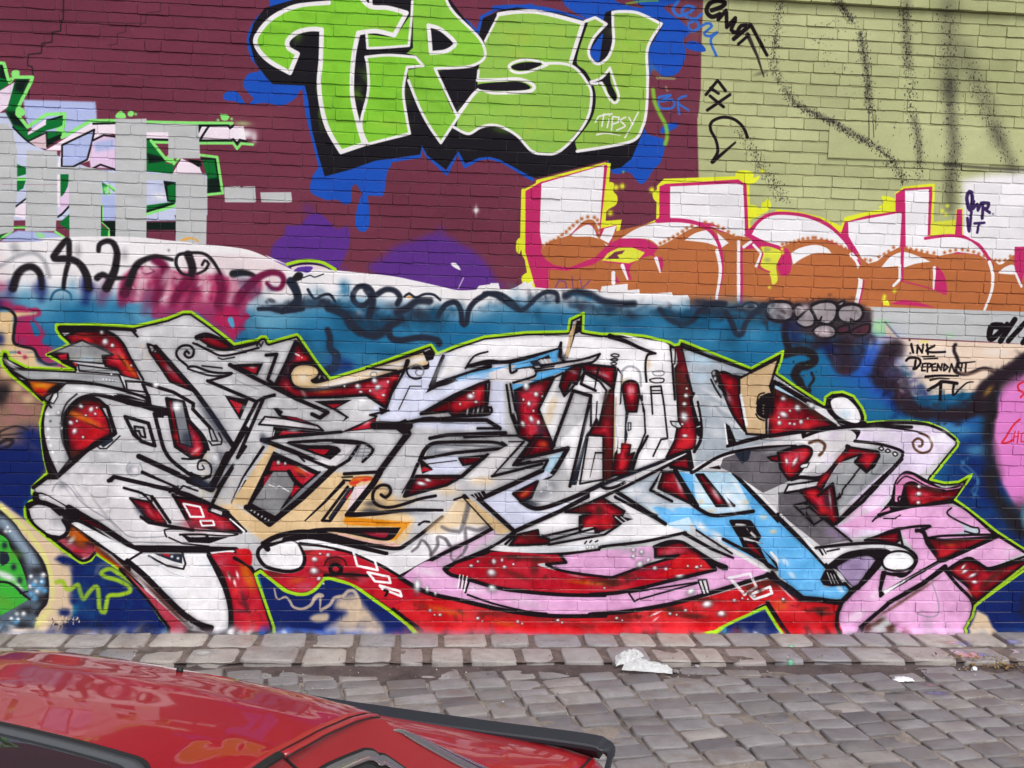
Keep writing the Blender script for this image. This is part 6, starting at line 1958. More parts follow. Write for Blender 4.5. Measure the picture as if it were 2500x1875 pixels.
s k 60>36 | M4:2005,60 1930,60 1905,110 1905,170 1940,165 2000,110 2060,40
S k 44 | M4:2130,0 2000,195
S k 40 | M4:2220,30 2070,195
S k 40 | M4:2280,90 2200,210
# grime and splash at the foot of the wall
F pkw s10 | P:-1000,1536 0,1536 600,1541 1200,1547 1800,1549 2500,1548 3900,1552 3900,1750 -1000,1750
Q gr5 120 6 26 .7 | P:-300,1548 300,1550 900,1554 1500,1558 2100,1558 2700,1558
Q blu3 22 5 22 .7 | P:640,1545 780,1550 900,1548
Q pkr 60 5 18 .6 | P:950,1548 1200,1550 1400,1552 1700,1552 1950,1552
Q pink 20 5 18 .6 | P:2080,1552 2250,1553
Q navy 22 5 20 .7 | P:120,1540 260,1542 400,1544
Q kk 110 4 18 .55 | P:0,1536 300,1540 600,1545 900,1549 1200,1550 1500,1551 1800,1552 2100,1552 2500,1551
Q w 30 4 9 .7 | P:560,1540 1000,1547 1350,1550 1700,1550 2150,1551
"""
# ---------- helpers ----------
def mesh_obj(name, verts, faces, mat, parent=None, smooth=False):
    me = bpy.data.meshes.new(name); me.from_pydata([tuple(v) for v in verts], [], faces); me.update()
    if smooth: me.polygons.foreach_set('use_smooth', [True] * len(me.polygons))
    if mat is not None: me.materials.append(mat)
    o = bpy.data.objects.new(name, me); COLL.objects.link(o)
    if parent is not None: o.parent = parent
    return o
def empty(name, loc=(0, 0, 0), rz=0.0):
    o = bpy.data.objects.new(name, None); COLL.objects.link(o); o.location = loc; o.rotation_euler = (0, 0, rz); o.empty_display_size = .2
    return o
def tag(o, label=None, cat=None, group=None, kind=None):
    if label: o['label'] = label
    if cat: o['category'] = cat
    if group: o['group'] = group
    if kind: o['kind'] = kind
    return o
def new_mat(name):
    m = bpy.data.materials.new(name); m.use_nodes = True
    return m, m.node_tree.nodes, m.node_tree.links, m.node_tree.nodes['Principled BSDF']
def lin(h):
    c = hexc(h); return tuple(float(x / 12.92 if x <= .04045 else ((x + .055) / 1.055) ** 2.4) for x in c) + (1.0,)
def plain(name, h, rough=.5, metal=0.0, coat=0.0, spec=.5):
    m, n, l, b = new_mat(name)
    b.inputs['Base Color'].default_value = lin(h); b.inputs['Roughness'].default_value = rough
    b.inputs['Metallic'].default_value = metal; b.inputs['Coat Weight'].default_value = coat; b.inputs['Specular IOR Level'].default_value = spec
    b.inputs['Coat Roughness'].default_value = .03
    return m
def noise_node(n, l, scale, detail=4, rough=.6, vec=None):
    t = n.new('ShaderNodeTexNoise'); t.inputs['Scale'].default_value = scale; t.inputs['Detail'].default_value = detail; t.inputs['Roughness'].default_value = rough
    if vec is not None: l.new(vec, t.inputs['Vector'])
    return t
def ramp_node(n, l, src, stops):
    r = n.new('ShaderNodeValToRGB'); e = r.color_ramp.elements
    while len(e) < len(stops): e.new(.5)
    for i, (p, c) in enumerate(stops): e[i].position = p; e[i].color = c if len(c) == 4 else tuple(c) + (1,)
    l.new(src, r.inputs[0]); return r
def mixc(n, l, mode, a, b, fac):
    m = n.new('ShaderNodeMix'); m.data_type = 'RGBA'; m.blend_type = mode
    for s, v in ((6, a), (7, b)):
        if hasattr(v, 'is_output'): l.new(v, m.inputs[s])
        else: m.inputs[s].default_value = v
    if hasattr(fac, 'is_output'): l.new(fac, m.inputs[0])
    else: m.inputs[0].default_value = fac
    return m.outputs[2]
def math_node(n, l, op, a, b=None, clamp=False):
    m = n.new('ShaderNodeMath'); m.operation = op; m.use_clamp = clamp
    for i, v in enumerate((a, b)):
        if v is None: continue
        if hasattr(v, 'is_output'): l.new(v, m.inputs[i])
        else: m.inputs[i].default_value = v
    return m.outputs[0]
def at_z(px, py, z):
    d = CAM_F + CAM_R * ((px - 1250.0) / FPX) + CAM_U * ((937.5 - py) / FPX)
    t = (z - CAM_C[2]) / d[2]; return CAM_C + d * t
def project(p):
    v = np.asarray(p, float) - CAM_C; w = v @ CAM_F
    return 1250 + FPX * (v @ CAM_R) / w, 937.5 - FPX * (v @ CAM_U) / w

# ---------- the mural as paint on the wall ----------
def expand(t):
    mac = {}; out = []
    for l_ in t.splitlines():
        if l_.startswith('@'):
            n_, b_ = l_[1:].split(' ', 1); mac[n_] = b_; continue
        for n_, b_ in mac.items():
            if l_.rstrip().endswith('| ' + n_): l_ = l_[:l_.rindex('| ') + 2] + b_
        out.append(l_)
    return '\n'.join(out)
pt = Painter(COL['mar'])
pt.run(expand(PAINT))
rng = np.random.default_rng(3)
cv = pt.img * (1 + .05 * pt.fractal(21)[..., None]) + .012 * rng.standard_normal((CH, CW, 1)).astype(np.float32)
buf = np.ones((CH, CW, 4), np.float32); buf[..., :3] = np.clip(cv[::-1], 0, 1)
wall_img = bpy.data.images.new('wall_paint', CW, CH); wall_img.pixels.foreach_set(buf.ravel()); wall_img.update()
del buf, cv

def wall_material(name, mortar=False, island=None):
    m, n, l, b = new_mat(name)
    g = n.new('ShaderNodeNewGeometry'); sx = n.new('ShaderNodeSeparateXYZ'); l.new(g.outputs['Position'], sx.inputs[0])
    u = math_node(n, l, 'MULTIPLY', math_node(n, l, 'SUBTRACT', sx.outputs[0], CX0), RES / CW)
    v = math_node(n, l, 'MULTIPLY', math_node(n, l, 'SUBTRACT', sx.outputs[2], CZ1 - CH / RES), RES / CH)
    cx = n.new('ShaderNodeCombineXYZ'); l.new(u, cx.inputs[0]); l.new(v, cx.inputs[1])
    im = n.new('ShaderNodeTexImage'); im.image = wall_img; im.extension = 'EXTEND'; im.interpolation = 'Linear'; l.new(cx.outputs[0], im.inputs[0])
    vm = n.new('ShaderNodeVectorMath'); vm.operation = 'MULTIPLY'; l.new(g.outputs['Position'], vm.inputs[0]); vm.inputs[1].default_value = (1, 1, 2.4)
    big = noise_node(n, l, 1.3, 5, .65, g.outputs['Position']); fine = noise_node(n, l, 60, 4, .7, g.outputs['Position']); bri = noise_node(n, l, 4.2, 1, .5, vm.outputs[0])
    k = math_node(n, l, 'ADD', math_node(n, l, 'MULTIPLY', big.outputs[0], .16), math_node(n, l, 'ADD', math_node(n, l, 'MULTIPLY', fine.outputs[0], .16), math_node(n, l, 'MULTIPLY', bri.outputs[0], .12)))
    k = math_node(n, l, 'ADD', k, .76)
    if island is not None:
        rv = g.outputs['Random Per Island'] if island else n.new('ShaderNodeObjectInfo').outputs['Random']
        mx_ = n.new('ShaderNodeMapRange'); mx_.inputs[1].default_value = 1.30; mx_.inputs[2].default_value = 1.5; l.new(sx.outputs[0], mx_.inputs[0])
        mz_ = n.new('ShaderNodeMapRange'); mz_.inputs[1].default_value = 3.0; mz_.inputs[2].default_value = 3.2; l.new(sx.outputs[2], mz_.inputs[0])
        am = math_node(n, l, 'ADD', math_node(n, l, 'MULTIPLY', math_node(n, l, 'MULTIPLY', mx_.outputs[0], mz_.outputs[0]), .13), .03)
        k = math_node(n, l, 'ADD', k, math_node(n, l, 'MULTIPLY', math_node(n, l, 'SUBTRACT', rv, .5), am))
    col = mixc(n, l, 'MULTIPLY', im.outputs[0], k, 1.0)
    # chips and grit where old paint let go: sparse brown specks, denser low down
    chip = noise_node(n, l, 34, 4, .75, g.outputs['Position'])
    low = n.new('ShaderNodeMapRange'); low.inputs[1].default_value = .30; low.inputs[2].default_value = -.05; low.inputs[3].default_value = 0; low.inputs[4].default_value = .09; l.new(sx.outputs[2], low.inputs[0])
    thr = math_node(n, l, 'SUBTRACT', .745, low.outputs[0])
    cm = math_node(n, l, 'MULTIPLY', math_node(n, l, 'GREATER_THAN', chip.outputs[0], thr), .55)
    col = mixc(n, l, 'MIX', col, lin('5a4a44'), cm)
    if mortar:
        # the pale right-hand end and the old maroon were rolled, so their joints stay bare and dirty
        mx = n.new('ShaderNodeMapRange'); mx.inputs[1].default_value = 1.35; mx.inputs[2].default_value = 1.6; l.new(sx.outputs[0], mx.inputs[0])
        mz = n.new('ShaderNodeMapRange'); mz.inputs[1].default_value = 3.0; mz.inputs[2].default_value = 3.5; l.new(sx.outputs[2], mz.inputs[0])
        bare = math_node(n, l, 'MULTIPLY', math_node(n, l, 'MULTIPLY', mx.outputs[0], mz.outputs[0]), .5)
        bare = math_node(n, l, 'MULTIPLY', bare, ramp_node(n, l, noise_node(n, l, 5, 4, .6, g.outputs['Position']).outputs[0], [(.3, (.45,) * 3), (.6, (1,) * 3)]).outputs[0])
        sc_ = n.new('ShaderNodeSeparateColor'); l.new(im.outputs[0], sc_.inputs[0])
        ol = n.new('ShaderNodeMapRange'); ol.inputs[1].default_value = .08; ol.inputs[2].default_value = .2; l.new(math_node(n, l, 'SUBTRACT', sc_.outputs[1], sc_.outputs[2]), ol.inputs[0])
        col = mixc(n, l, 'MIX', col, lin('75664a'), math_node(n, l, 'MULTIPLY', bare, ol.outputs[0]))
    l.new(col, b.inputs['Base Color'])
    b.inputs['Specular IOR Level'].default_value = .5 if mortar else .02
    rr = ramp_node(n, l, big.outputs[0], [(.3, (.33,) * 3), (.7, (.5,) * 3)]); l.new(rr.outputs[0], b.inputs['Roughness'])
    bp = n.new('ShaderNodeBump'); bp.inputs['Strength'].default_value = .3; bp.inputs['Distance'].default_value = .004
    bn = noise_node(n, l, 90, 3, .7, g.outputs['Position']); l.new(bn.outputs[0], bp.inputs['Height']); l.new(bp.outputs[0], b.inputs['Normal'])
    return m
M_wall = wall_material('painted_brick', False, False); M_wall_s = wall_material('painted_brickwork', False, True); M_mortar = wall_material('painted_mortar', True)

# ---------- the brick wall ----------
wall = empty('brick_wall', (0, 0, -.068))
tag(wall, 'tall brick wall covered edge to edge in graffiti lettering behind the cobbled lane', 'wall')
WO = np.array([0, 0, -.068])
COURSE, BED, PITCH, HEAD = .0855, .0080, .2285, .0018
Z0 = .103 - 2 * COURSE - .0
def brick_geo(L, H, r, dep=.055):
    """front outline of 10 points, rounded arris, sides running back into the bed; front faces -y"""
    h, w = H / 2, L / 2; c = .006
    base = [(-w + c, -h), (-w / 3, -h), (w / 3, -h), (w - c, -h), (w, -h + c), (w, h - c), (w - c, h), (w / 3, h), (-w / 3, h), (-w + c, h), (-w, h - c), (-w, -h + c)]
    j = lambda s: r.uniform(-s, s)
    w_ = .004 if r.random() < .25 else .0018
    out = [(x + j(w_) * .6, z + j(w_) - (.004 * r.random() ** 3 * (1 if z > 0 else -1))) for x, z in base]
    v = []; N = len(out)
    inx = .0018
    for x, z in out:                                   # front ring
        sx = max(0, abs(x) - inx) * (1 if x > 0 else -1); sz = z - .0030 if z > 0 else z + .0016
        v.append((sx, j(.0008), sz))
    for x, z in out: v.append((x, .0055, z))
    for x, z in out: v.append((x, dep, z))
    f = [tuple(range(N))]
    for k in range(2):
        for i in range(N):
            a = k * N + i; b_ = k * N + (i + 1) % N
            f.append((a, a + N, b_ + N, b_))
    return v, [tuple(reversed(q)) if k_ else q for k_, q in ((1 if i else 0, q) for i, q in enumerate(f))]
# render patch area, so that bricks below it can be skipped
RP = [unproject_wall(1800 + x * 700 / 2212, y * 700 / 2212) for x, y in ((712, 935), (2212, 992), (2212, 1300), (705, 1222))]
rp_x0 = RP[0][0]; rp_zt = RP[0][1]; rp_zb = RP[3][1]
LEDGE_Z = unproject_wall(2300, 13)[1]
cells = []
for ci in range(67):
    zc = Z0 + ci * COURSE + COURSE / 2
    x = CX0 + (ci % 2) * PITCH / 2 - rnd.random() * .03
    while x < CX1:
        L = PITCH + rnd.uniform(-.008, .008)
        if rnd.random() < .06: L = PITCH / 2
        if x + L > CX0 + .1 and x + L < CX1: cells.append((x + L / 2, zc, L - HEAD, COURSE - BED))
        x += L
variants = {}
def variant(key, L):
    if key not in variants: variants[key] = brick_geo(L, COURSE - BED, random.Random(hash(key) % 9999))
    return variants[key]
def seen_area(xc, zc, L):
    q = [project((xc + sx * L / 2, 0, zc + sz * .038)) for sx, sz in ((-1, -1), (1, -1), (1, 1), (-1, 1))]
    if any(not (4 < a < 2496 and 4 < b_ < 1560) for a, b_ in q): return 0
    s = 0
    for i in range(4): s += q[i][0] * q[(i + 1) % 4][1] - q[(i + 1) % 4][0] * q[i][1]
    return abs(s) / 2
def in_patch(xc, zc): return xc > rp_x0 - .02 and rp_zb - .03 < zc < rp_zt + .01
ranked = sorted(range(len(cells)), key=lambda i: -(0 if in_patch(cells[i][0], cells[i][1]) else seen_area(*cells[i][:3])))
single = set(ranked[:300])
mesh_cache = {}
BV, BF = [], []
for i, (xc, zc, L, H) in enumerate(cells):
    key = (rnd.randrange(18), round(L, 3) < .15)
    L0 = PITCH / 2 - HEAD if key[1] else PITCH - HEAD
    v, f = variant(key, L0)
    off = min(.0012, rnd.gauss(-.0004, .0022))
    if zc > LEDGE_Z: off -= .034
    sx = L / L0; tilt = rnd.gauss(0, .004)
    if i in single:
        if key not in mesh_cache:
            me = bpy.data.meshes.new('brick'); me.from_pydata(v, [], f); me.update(); me.materials.append(M_wall); mesh_cache[key] = me
        o = bpy.data.objects.new('brick', mesh_cache[key]); COLL.objects.link(o); o.parent = wall
        o.location = (xc - WO[0], off, zc - WO[2]); o.scale = (sx, 1, 1); o.rotation_euler = (0, tilt, 0)
    else:
        b0 = len(BV); c_, s_ = math.cos(tilt), math.sin(tilt)
        for a, b_, c in v:
            a *= sx
            BV.append((xc + a * c_ + c * s_ - WO[0], b_ + off, zc - a * s_ + c * c_ - WO[2]))
        BF += [tuple(b0 + q for q in t) for t in f]
rest = mesh_obj('brickwork', BV, BF, M_wall_s, wall); tag(rest, kind='stuff')
# mortar bed: a gently uneven sheet 5 mm behind the brick faces, closed to a slab
def slab(name, x0, x1, z0, z1, yf, yb, mat, parent, nx, nz, amp, seed):
    V, F = [], []
    for j in range(nz + 1):
        for i in range(nx + 1):
            x = x0 + (x1 - x0) * i / nx; z = z0 + (z1 - z0) * j / nz
            e = 0 if i in (0, nx) or j in (0, nz) else mnoise.noise(Vector((x * 9, seed, z * 9))) * amp
            V.append((x - WO[0], yf + e, z - WO[2]))
    W = nx + 1
    for j in range(nz):
        for i in range(nx):
            a = j * W + i; F.append((a, a + 1, a + W + 1, a + W))
    b0 = len(V); V += [(x0 - WO[0], yb, z0 - WO[2]), (x1 - WO[0], yb, z0 - WO[2]), (x1 - WO[0], yb, z1 - WO[2]), (x0 - WO[0], yb, z1 - WO[2])]
    F.append((b0, b0 + 3, b0 + 2, b0 + 1))
    F.append(tuple(range(0, nx + 1)) [::-1] + (b0, b0 + 1)); F.append(tuple(nz * W + i for i in range(nx + 1)) + (b0 + 2, b0 + 3))
    F.append(tuple(j * W for j in range(nz + 1)) + (b0 + 3, b0)); F.append(tuple(j * W + nx for j in range(nz + 1))[::-1] + (b0 + 1, b0 + 2))
    return mesh_obj(name, V, F, mat, parent)
V, F = [], []; NXM = 240; rows = [(-.34, .006)]
for ci in range(0, 67):
    zb = Z0 + ci * COURSE; o_ = -.034 if zb > LEDGE_Z else 0.0
    if zb < -.3 or zb > CZ1 - .1: continue
    rows += [(zb - BED / 2 - .006, .0042 + o_), (zb - BED / 2 + .0004, .0014 + o_), (zb + BED / 2 - .0004, .0085 + o_), (zb + BED / 2 + .006, .0042 + o_)]
rows.append((CZ1 - .06, -.030))
for zr, yr in rows:
    for i in range(NXM + 1):
        x_ = CX0 + .02 + (CX1 - CX0 - .04) * i / NXM
        V.append((x_ - WO[0], yr + mnoise.noise(Vector((x_ * 9, yr * 40, zr * 9))) * .0012, zr + mnoise.noise(Vector((x_ * 7, 3, zr * 30))) * .0007 - WO[2]))
W_ = NXM + 1
for k in range(len(rows) - 1):
    for i in range(NXM): a = k * W_ + i; F.append((a, a + 1, a + W_ + 1, a + W_))
mesh_obj('mortar', V, F, M_mortar, wall)
slab('wall_core', CX0 + .02, CX1 - .02, -.34, CZ1 - .06, .03, .34, M_wall, wall, 4, 4, 0, 1.0)
# smooth cement render patch on the right, with a ragged lower lip
pv = []; 
for i in range(41):
    t = i / 40; xt = RP[0][0] + (CX1 - .15 - RP[0][0]) * t
    pv.append((xt, rp_zb + mnoise.noise(Vector((xt * 6, 3, 0))) * .008, rp_zt + mnoise.noise(Vector((xt * 6, 9, 0))) * .006))
V = []; F = []
for x_, zb, zt in pv:
    for j, (y_, z_) in enumerate(((.02, zb + .004), (-.008, zb + .004), (-.010, zb + .010), (-.0075, zb + .10), (-.006, zt - .02), (-.0045, zt), (.02, zt))):
        V.append((x_ - WO[0], y_ + (mnoise.noise(Vector((x_ * 5, z_ * 9, 2))) * .0012 if 1 < j < 5 else 0), z_ - WO[2]))
for i in range(40):
    for j in range(6): a = i * 7 + j; F.append((a, a + 7, a + 8, a + 1))
F.append(tuple(range(7)))
mesh_obj('render_patch', V, F, M_wall, wall)
# cement fillet where wall meets paving
V, F = [], []; NF = 330
for i in range(NF + 1):
    x_ = CX0 + .05 + (CX1 - CX0 - .1) * i / NF
    a = mnoise.noise(Vector((x_ * 3.1, 0, 5))) * .016 + mnoise.noise(Vector((x_ * 14, 1, 5))) * .009
    h = .030 + mnoise.noise(Vector((x_ * 2.3, 7, 5))) * .022 + mnoise.noise(Vector((x_ * 17, 4, 5))) * .008
    for y_, z_ in ((.01, h), (-.006, h), (-.03 - a, .012 + h * .3), (-.05 - a, .004), (-.052 - a, -.06)):
        V.append((x_, y_, z_ - .058 - WO[2]))
for i in range(NF):
    for j in range(4): a = i * 5 + j; F.append((a, a + 5, a + 6, a + 1))
mesh_obj('cement_fillet', V, F, M_wall, wall, True)

# ---------- ground: sheet, footpath of pitchers, gutter, lane of setts ----------
ZF, ZR = -.055, -.090                                   # footpath and lane levels
# paint dropped on the stones: a small map of stains, laid out on the ground in metres
GX0, GX1, GY0, GY1, GR = -5.0, 5.5, -2.6, .05, 150
gw, gh = int((GX1 - GX0) * GR), int((GY1 - GY0) * GR)
gimg = np.zeros((gh, gw, 4), np.float32)
def gdab(px, py, rx, ry, h, a, z=ZF, ang=0.0, hard=1.2):
    p = at_z(px, py, z); x = (p[0] - GX0) * GR; y = (p[1] - GY0) * GR; rx *= GR; ry *= GR
    R0 = int(max(rx, ry) * 2) + 2
    i0, i1, j0, j1 = max(0, int(x) - R0), min(gw, int(x) + R0), max(0, int(y) - R0), min(gh, int(y) + R0)
    if i1 <= i0 or j1 <= j0: return
    X = np.arange(i0, i1)[None] - x; Y = np.arange(j0, j1)[:, None] - y
    c, s = math.cos(ang), math.sin(ang)
    q = ((X * c + Y * s) / rx) ** 2 + ((-X * s + Y * c) / ry) ** 2
    al = (np.exp(-1.6 * q ** hard) * a)[..., None]
    v = gimg[j0:j1, i0:i1]; v[..., :3] = v[..., :3] * (1 - al) + np.array(hexc(h)) * al; v[..., 3:] = np.maximum(v[..., 3:], al)
r2 = random.Random(8)
for px, py in [(E, 1350 + y * .3165) for E, y in ((2340, 690), (2360, 700), (2380, 770), (2350, 775), (2330, 750), (2450, 755), (2440, 760), (2470, 690), (2480, 745), (2370, 790), (2400, 780))]:
    gdab(px + r2.uniform(-8, 8), py, r2.uniform(.05, .13), r2.uniform(.03, .07), r2.choice(['d890a4', '6a70aa', '7f7fb8', 'e098a8', 'c8b0c0']), 1.0, hard=2)
for px, py, rx, ry, h, a in ((2280, 1672, .10, .03, 'd08a94', .85), (2285, 1692, .12, .045, '5a5a98', .95), (2190, 1690, .12, .02, '3a3238', .8), (2110, 1692, .08, .02, '3a3238', .6), (2160, 1720, .14, .05, '66786a', .5), (1930, 1612, .03, .05, '50c898', 1), (1932, 1575, .025, .02, '70d8a8', 1), (1912, 1590, .02, .01, '70c8a0', .7), (1945, 1600, .015, .03, '70c8a0', .7), (495, 1590, .09, .07, 'dcdcdc', .85), (470, 1580, .10, .04, 'c8c8c8', .5), (622, 1560, .035, .012, 'd8d060', .95), (1120, 1578, .05, .015, 'd8d8b0', .6), (1100, 1558, .12, .03, 'c6c2c4', .5), (1350, 1562, .12, .03, 'bfb8b6', .4), (2170, 1595, .07, .012, '4a484c', .7), (2090, 1575, .08, .02, '6e6a6c', .5), (700, 1542, .5, .03, '4a66b0', .6), (2150, 1546, .5, .03, 'c89098', .5), (1400, 1546, 1.2, .025, 'b07070', .45)):
    gdab(px, py, rx, ry, h, a, ZF if py < 1620 else ZR, hard=1.5)
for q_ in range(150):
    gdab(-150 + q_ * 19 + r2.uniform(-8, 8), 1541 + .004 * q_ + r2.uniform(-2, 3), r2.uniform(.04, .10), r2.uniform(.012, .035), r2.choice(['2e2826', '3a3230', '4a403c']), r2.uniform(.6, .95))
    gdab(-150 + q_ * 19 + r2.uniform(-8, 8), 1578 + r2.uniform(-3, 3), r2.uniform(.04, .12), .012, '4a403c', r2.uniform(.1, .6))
for _ in range(900):
    px = r2.uniform(0, 2500); py = 1545 + abs(r2.gauss(0, 32)); s = r2.choice([.003, .004, .005, .007])
    if r2.random() < .5: px = r2.gauss(r2.choice([300, 680, 1000, 1130]), 90)
    gdab(px, py, s * r2.uniform(1, 2), s, r2.choice(['e8e6e4', 'e8e6e4', 'dcd8d8', 'c8b0b0', '4a4648']), .9, ZF if py < 1620 else ZR, hard=3)
stain_img = bpy.data.images.new('ground_stains', gw, gh, alpha=True); stain_img.alpha_mode = 'CHANNEL_PACKED'; stain_img.pixels.foreach_set(gimg.ravel()); stain_img.update()

def stone_material(name, stops, dirt='6e6259', stuff=False, wet=0.0):
    m, n, l, b = new_mat(name)
    g = n.new('ShaderNodeNewGeometry'); oi = n.new('ShaderNodeObjectInfo')
    rr = ramp_node(n, l, g.outputs['Random Per Island'] if stuff else oi.outputs['Random'], [(p, lin(h)) for p, h in stops])
    big = noise_node(n, l, 7, 4, .7, g.outputs['Position']); fine = noise_node(n, l, 120, 3, .75, g.outputs['Position'])
    k = math_node(n, l, 'ADD', math_node(n, l, 'ADD', math_node(n, l, 'MULTIPLY', big.outputs[0], .9), math_node(n, l, 'MULTIPLY', fine.outputs[0], .6)), .25)
    col = mixc(n, l, 'MULTIPLY', rr.outputs[0], k, 1.0)
    dm = ramp_node(n, l, noise_node(n, l, 3.1, 4, .75, g.outputs['Position']).outputs[0], [(.52, (0,) * 3), (.66, (.6,) * 3)])
    col = mixc(n, l, 'MIX', col, lin(dirt), dm.outputs[0])
    sx = n.new('ShaderNodeSeparateXYZ'); l.new(g.outputs['Position'], sx.inputs[0])
    u = math_node(n, l, 'MULTIPLY', math_node(n, l, 'SUBTRACT', sx.outputs[0], GX0), GR / gw); v = math_node(n, l, 'MULTIPLY', math_node(n, l, 'SUBTRACT', sx.outputs[1], GY0), GR / gh)
    cx = n.new('ShaderNodeCombineXYZ'); l.new(u, cx.inputs[0]); l.new(v, cx.inputs[1])
    im = n.new('ShaderNodeTexImage'); im.image = stain_img; im.extension = 'CLIP'; l.new(cx.outputs[0], im.inputs[0])
    brk = ramp_node(n, l, noise_node(n, l, 40, 4, .7, g.outputs['Position']).outputs[0], [(.38, (.25,) * 3), (.55, (1,) * 3)])
    col = mixc(n, l, 'MIX', col, im.outputs[0], math_node(n, l, 'MULTIPLY', im.outputs[1], brk.outputs[0]))
    l.new(col, b.inputs['Base Color'])
    rg = ramp_node(n, l, big.outputs[0], [(.3, (.42,) * 3), (.7, (.72,) * 3)]); l.new(rg.outputs[0], b.inputs['Roughness'])
    bp = n.new('ShaderNodeBump'); bp.inputs['Strength'].default_value = .55; bp.inputs['Distance'].default_value = .006
    hh = math_node(n, l, 'ADD', math_node(n, l, 'MULTIPLY', noise_node(n, l, 28, 4, .7, g.outputs['Position']).outputs[0], 1.0), math_node(n, l, 'MULTIPLY', fine.outputs[0], .35))
    l.new(hh, bp.inputs['Height']); l.new(bp.outputs[0], b.inputs['Normal'])
    return m
LANE = [(0, '6c686a'), (.3, '868284'), (.55, '625f62'), (.8, '8a8482'), (1, '767478')]
KERB = [(0, '948c8a'), (.3, '848286'), (.65, 'a29a94'), (1, '8c888a')]
M_lane = stone_material('bluestone_sett', LANE); M_lane_s = stone_material('bluestone_sett_far', LANE, stuff=True)
M_kerb = stone_material('pitcher_stone', KERB, '8a7c74'); M_kerb_s = stone_material('pitcher_stone_far', KERB, '8a7c74', True)
def earth_material(name, a, b_, scale=9):
    m, n, l, b = new_mat(name); g = n.new('ShaderNodeNewGeometry')
    t = noise_node(n, l, scale, 4, .75, g.outputs['Position']); f_ = noise_node(n, l, 160, 4, .8, g.outputs['Position'])
    c = ramp_node(n, l, t.outputs[0], [(.35, lin(a)), (.62, lin(b_))]); s = ramp_node(n, l, f_.outputs[0], [(.3, (.6,) * 3), (.7, (1.25,) * 3)])
    l.new(mixc(n, l, 'MULTIPLY', c.outputs[0], s.outputs[0], 1.0), b.inputs['Base Color']); b.inputs['Roughness'].default_value = .8
    bp = n.new('ShaderNodeBump'); bp.inputs['Strength'].default_value = .8; bp.inputs['Distance'].default_value = .008
    l.new(noise_node(n, l, 70, 4, .8, g.outputs['Position']).outputs[0], bp.inputs['Height']); l.new(bp.outputs[0], b.inputs['Normal'])
    return m
M_joint = earth_material('sandy_joint', '564c48', '938880', 3); M_path = earth_material('path_dirt', '4e4440', '786a64'); M_mud = earth_material('gutter_mud', '3e3433', '5a4d4c', 6); M_ground = earth_material('ground_earth', '6a645e', '88807a', 2)

def stone_geo(r, n_=10, top=.012, depth=.07, jit=.06, rag=.02):
    """unit pitcher (1 x 1 in plan, about z=0 top): rounded, worn top of irregular outline"""
    P = []
    base = [(-.5, -.40), (-.5, .40), (-.43, .5), (0, .5), (.43, .5), (.5, .40), (.5, -.40), (.43, -.5), (0, -.5), (-.43, -.5)][::-1]
    for x, y in base: P.append((x * (1 + r.uniform(-jit, jit * .2)) + r.uniform(-rag, rag), y * (1 + r.uniform(-jit, jit * .2)) + r.uniform(-rag, rag)))
    N = len(P); V = []; tx, ty = r.uniform(-.006, .006), r.uniform(-.006, .006)
    for s, z in ((.90, 0), (.97, -.30 * top), (1.0, -1.2 * top), (1.0, -depth)):
        for x, y in P: V.append((x * s, y * s, z + (tx * x + ty * y + r.uniform(-.0015, .0015) if s < 1 else 0)))
    F = [tuple(range(N))]
    for k in range(3):
        for i in range(N):
            a = k * N + i; c = k * N + (i + 1) % N; F.append((a, a + N, c + N, c))
    return V, F
def winding(V, F):
    a, b_, c = (Vector(V[i]) for i in F[0][:3])
    return F if (b_ - a).cross(c - b_).z > 0 else [tuple(reversed(f)) for f in F]
def lay(name, slots, mat, mat_s, parent, limit, geo_kw, seed):
    r = random.Random(seed); vs = []
    for _ in range(14):
        V, F = stone_geo(r, **geo_kw); F = winding(V, F); vs.append((V, F))
    def area(s):
        x, y, z = s[0], s[1], s[2]; px, py = project((x, y, z))
        if not (-20 < px < 2520 and py < 1885): return 0
        if py > 1590 + .155 * px and px < 1500 and not py < 1700: return .05
        d = np.linalg.norm(np.array([x, y, z]) - CAM_C); return s[3] * s[4] / d ** 3
    order = sorted(range(len(slots)), key=lambda i: -area(slots[i])); keep = set(i for i in order[:limit] if area(slots[i]) > 0)
    meshes = []
    for V, F in vs:
        me = bpy.data.meshes.new(name); me.from_pydata(V, [], F); me.update(); me.materials.append(mat)
        me.polygons.foreach_set('use_smooth', [True] * len(me.polygons)); meshes.append(me)
    SV, SF = [], []
    for i, (x, y, z, L, W, rot) in enumerate(slots):
        k = r.randrange(14); tx, ty = r.gauss(0, .018), r.gauss(0, .014); flip = r.choice((0, math.pi))
        if i in keep:
            o = bpy.data.objects.new(name, meshes[k]); COLL.objects.link(o); o.parent = parent
            o.location = (x, y, z); o.rotation_euler = (tx, ty, rot + flip); o.scale = (L, W, 1)
        else:
            V, F = vs[k]; b0 = len(SV); c, s = math.cos(rot + flip), math.sin(rot + flip)
            for a, b_, q in V: SV.append((x + a * L * c - b_ * W * s, y + a * L * s + b_ * W * c, z + q))
            SF += [tuple(b0 + t for t in f) for f in F]
    if SV: tag(mesh_obj(name + '_field', SV, SF, mat_s, parent, True), kind='stuff')
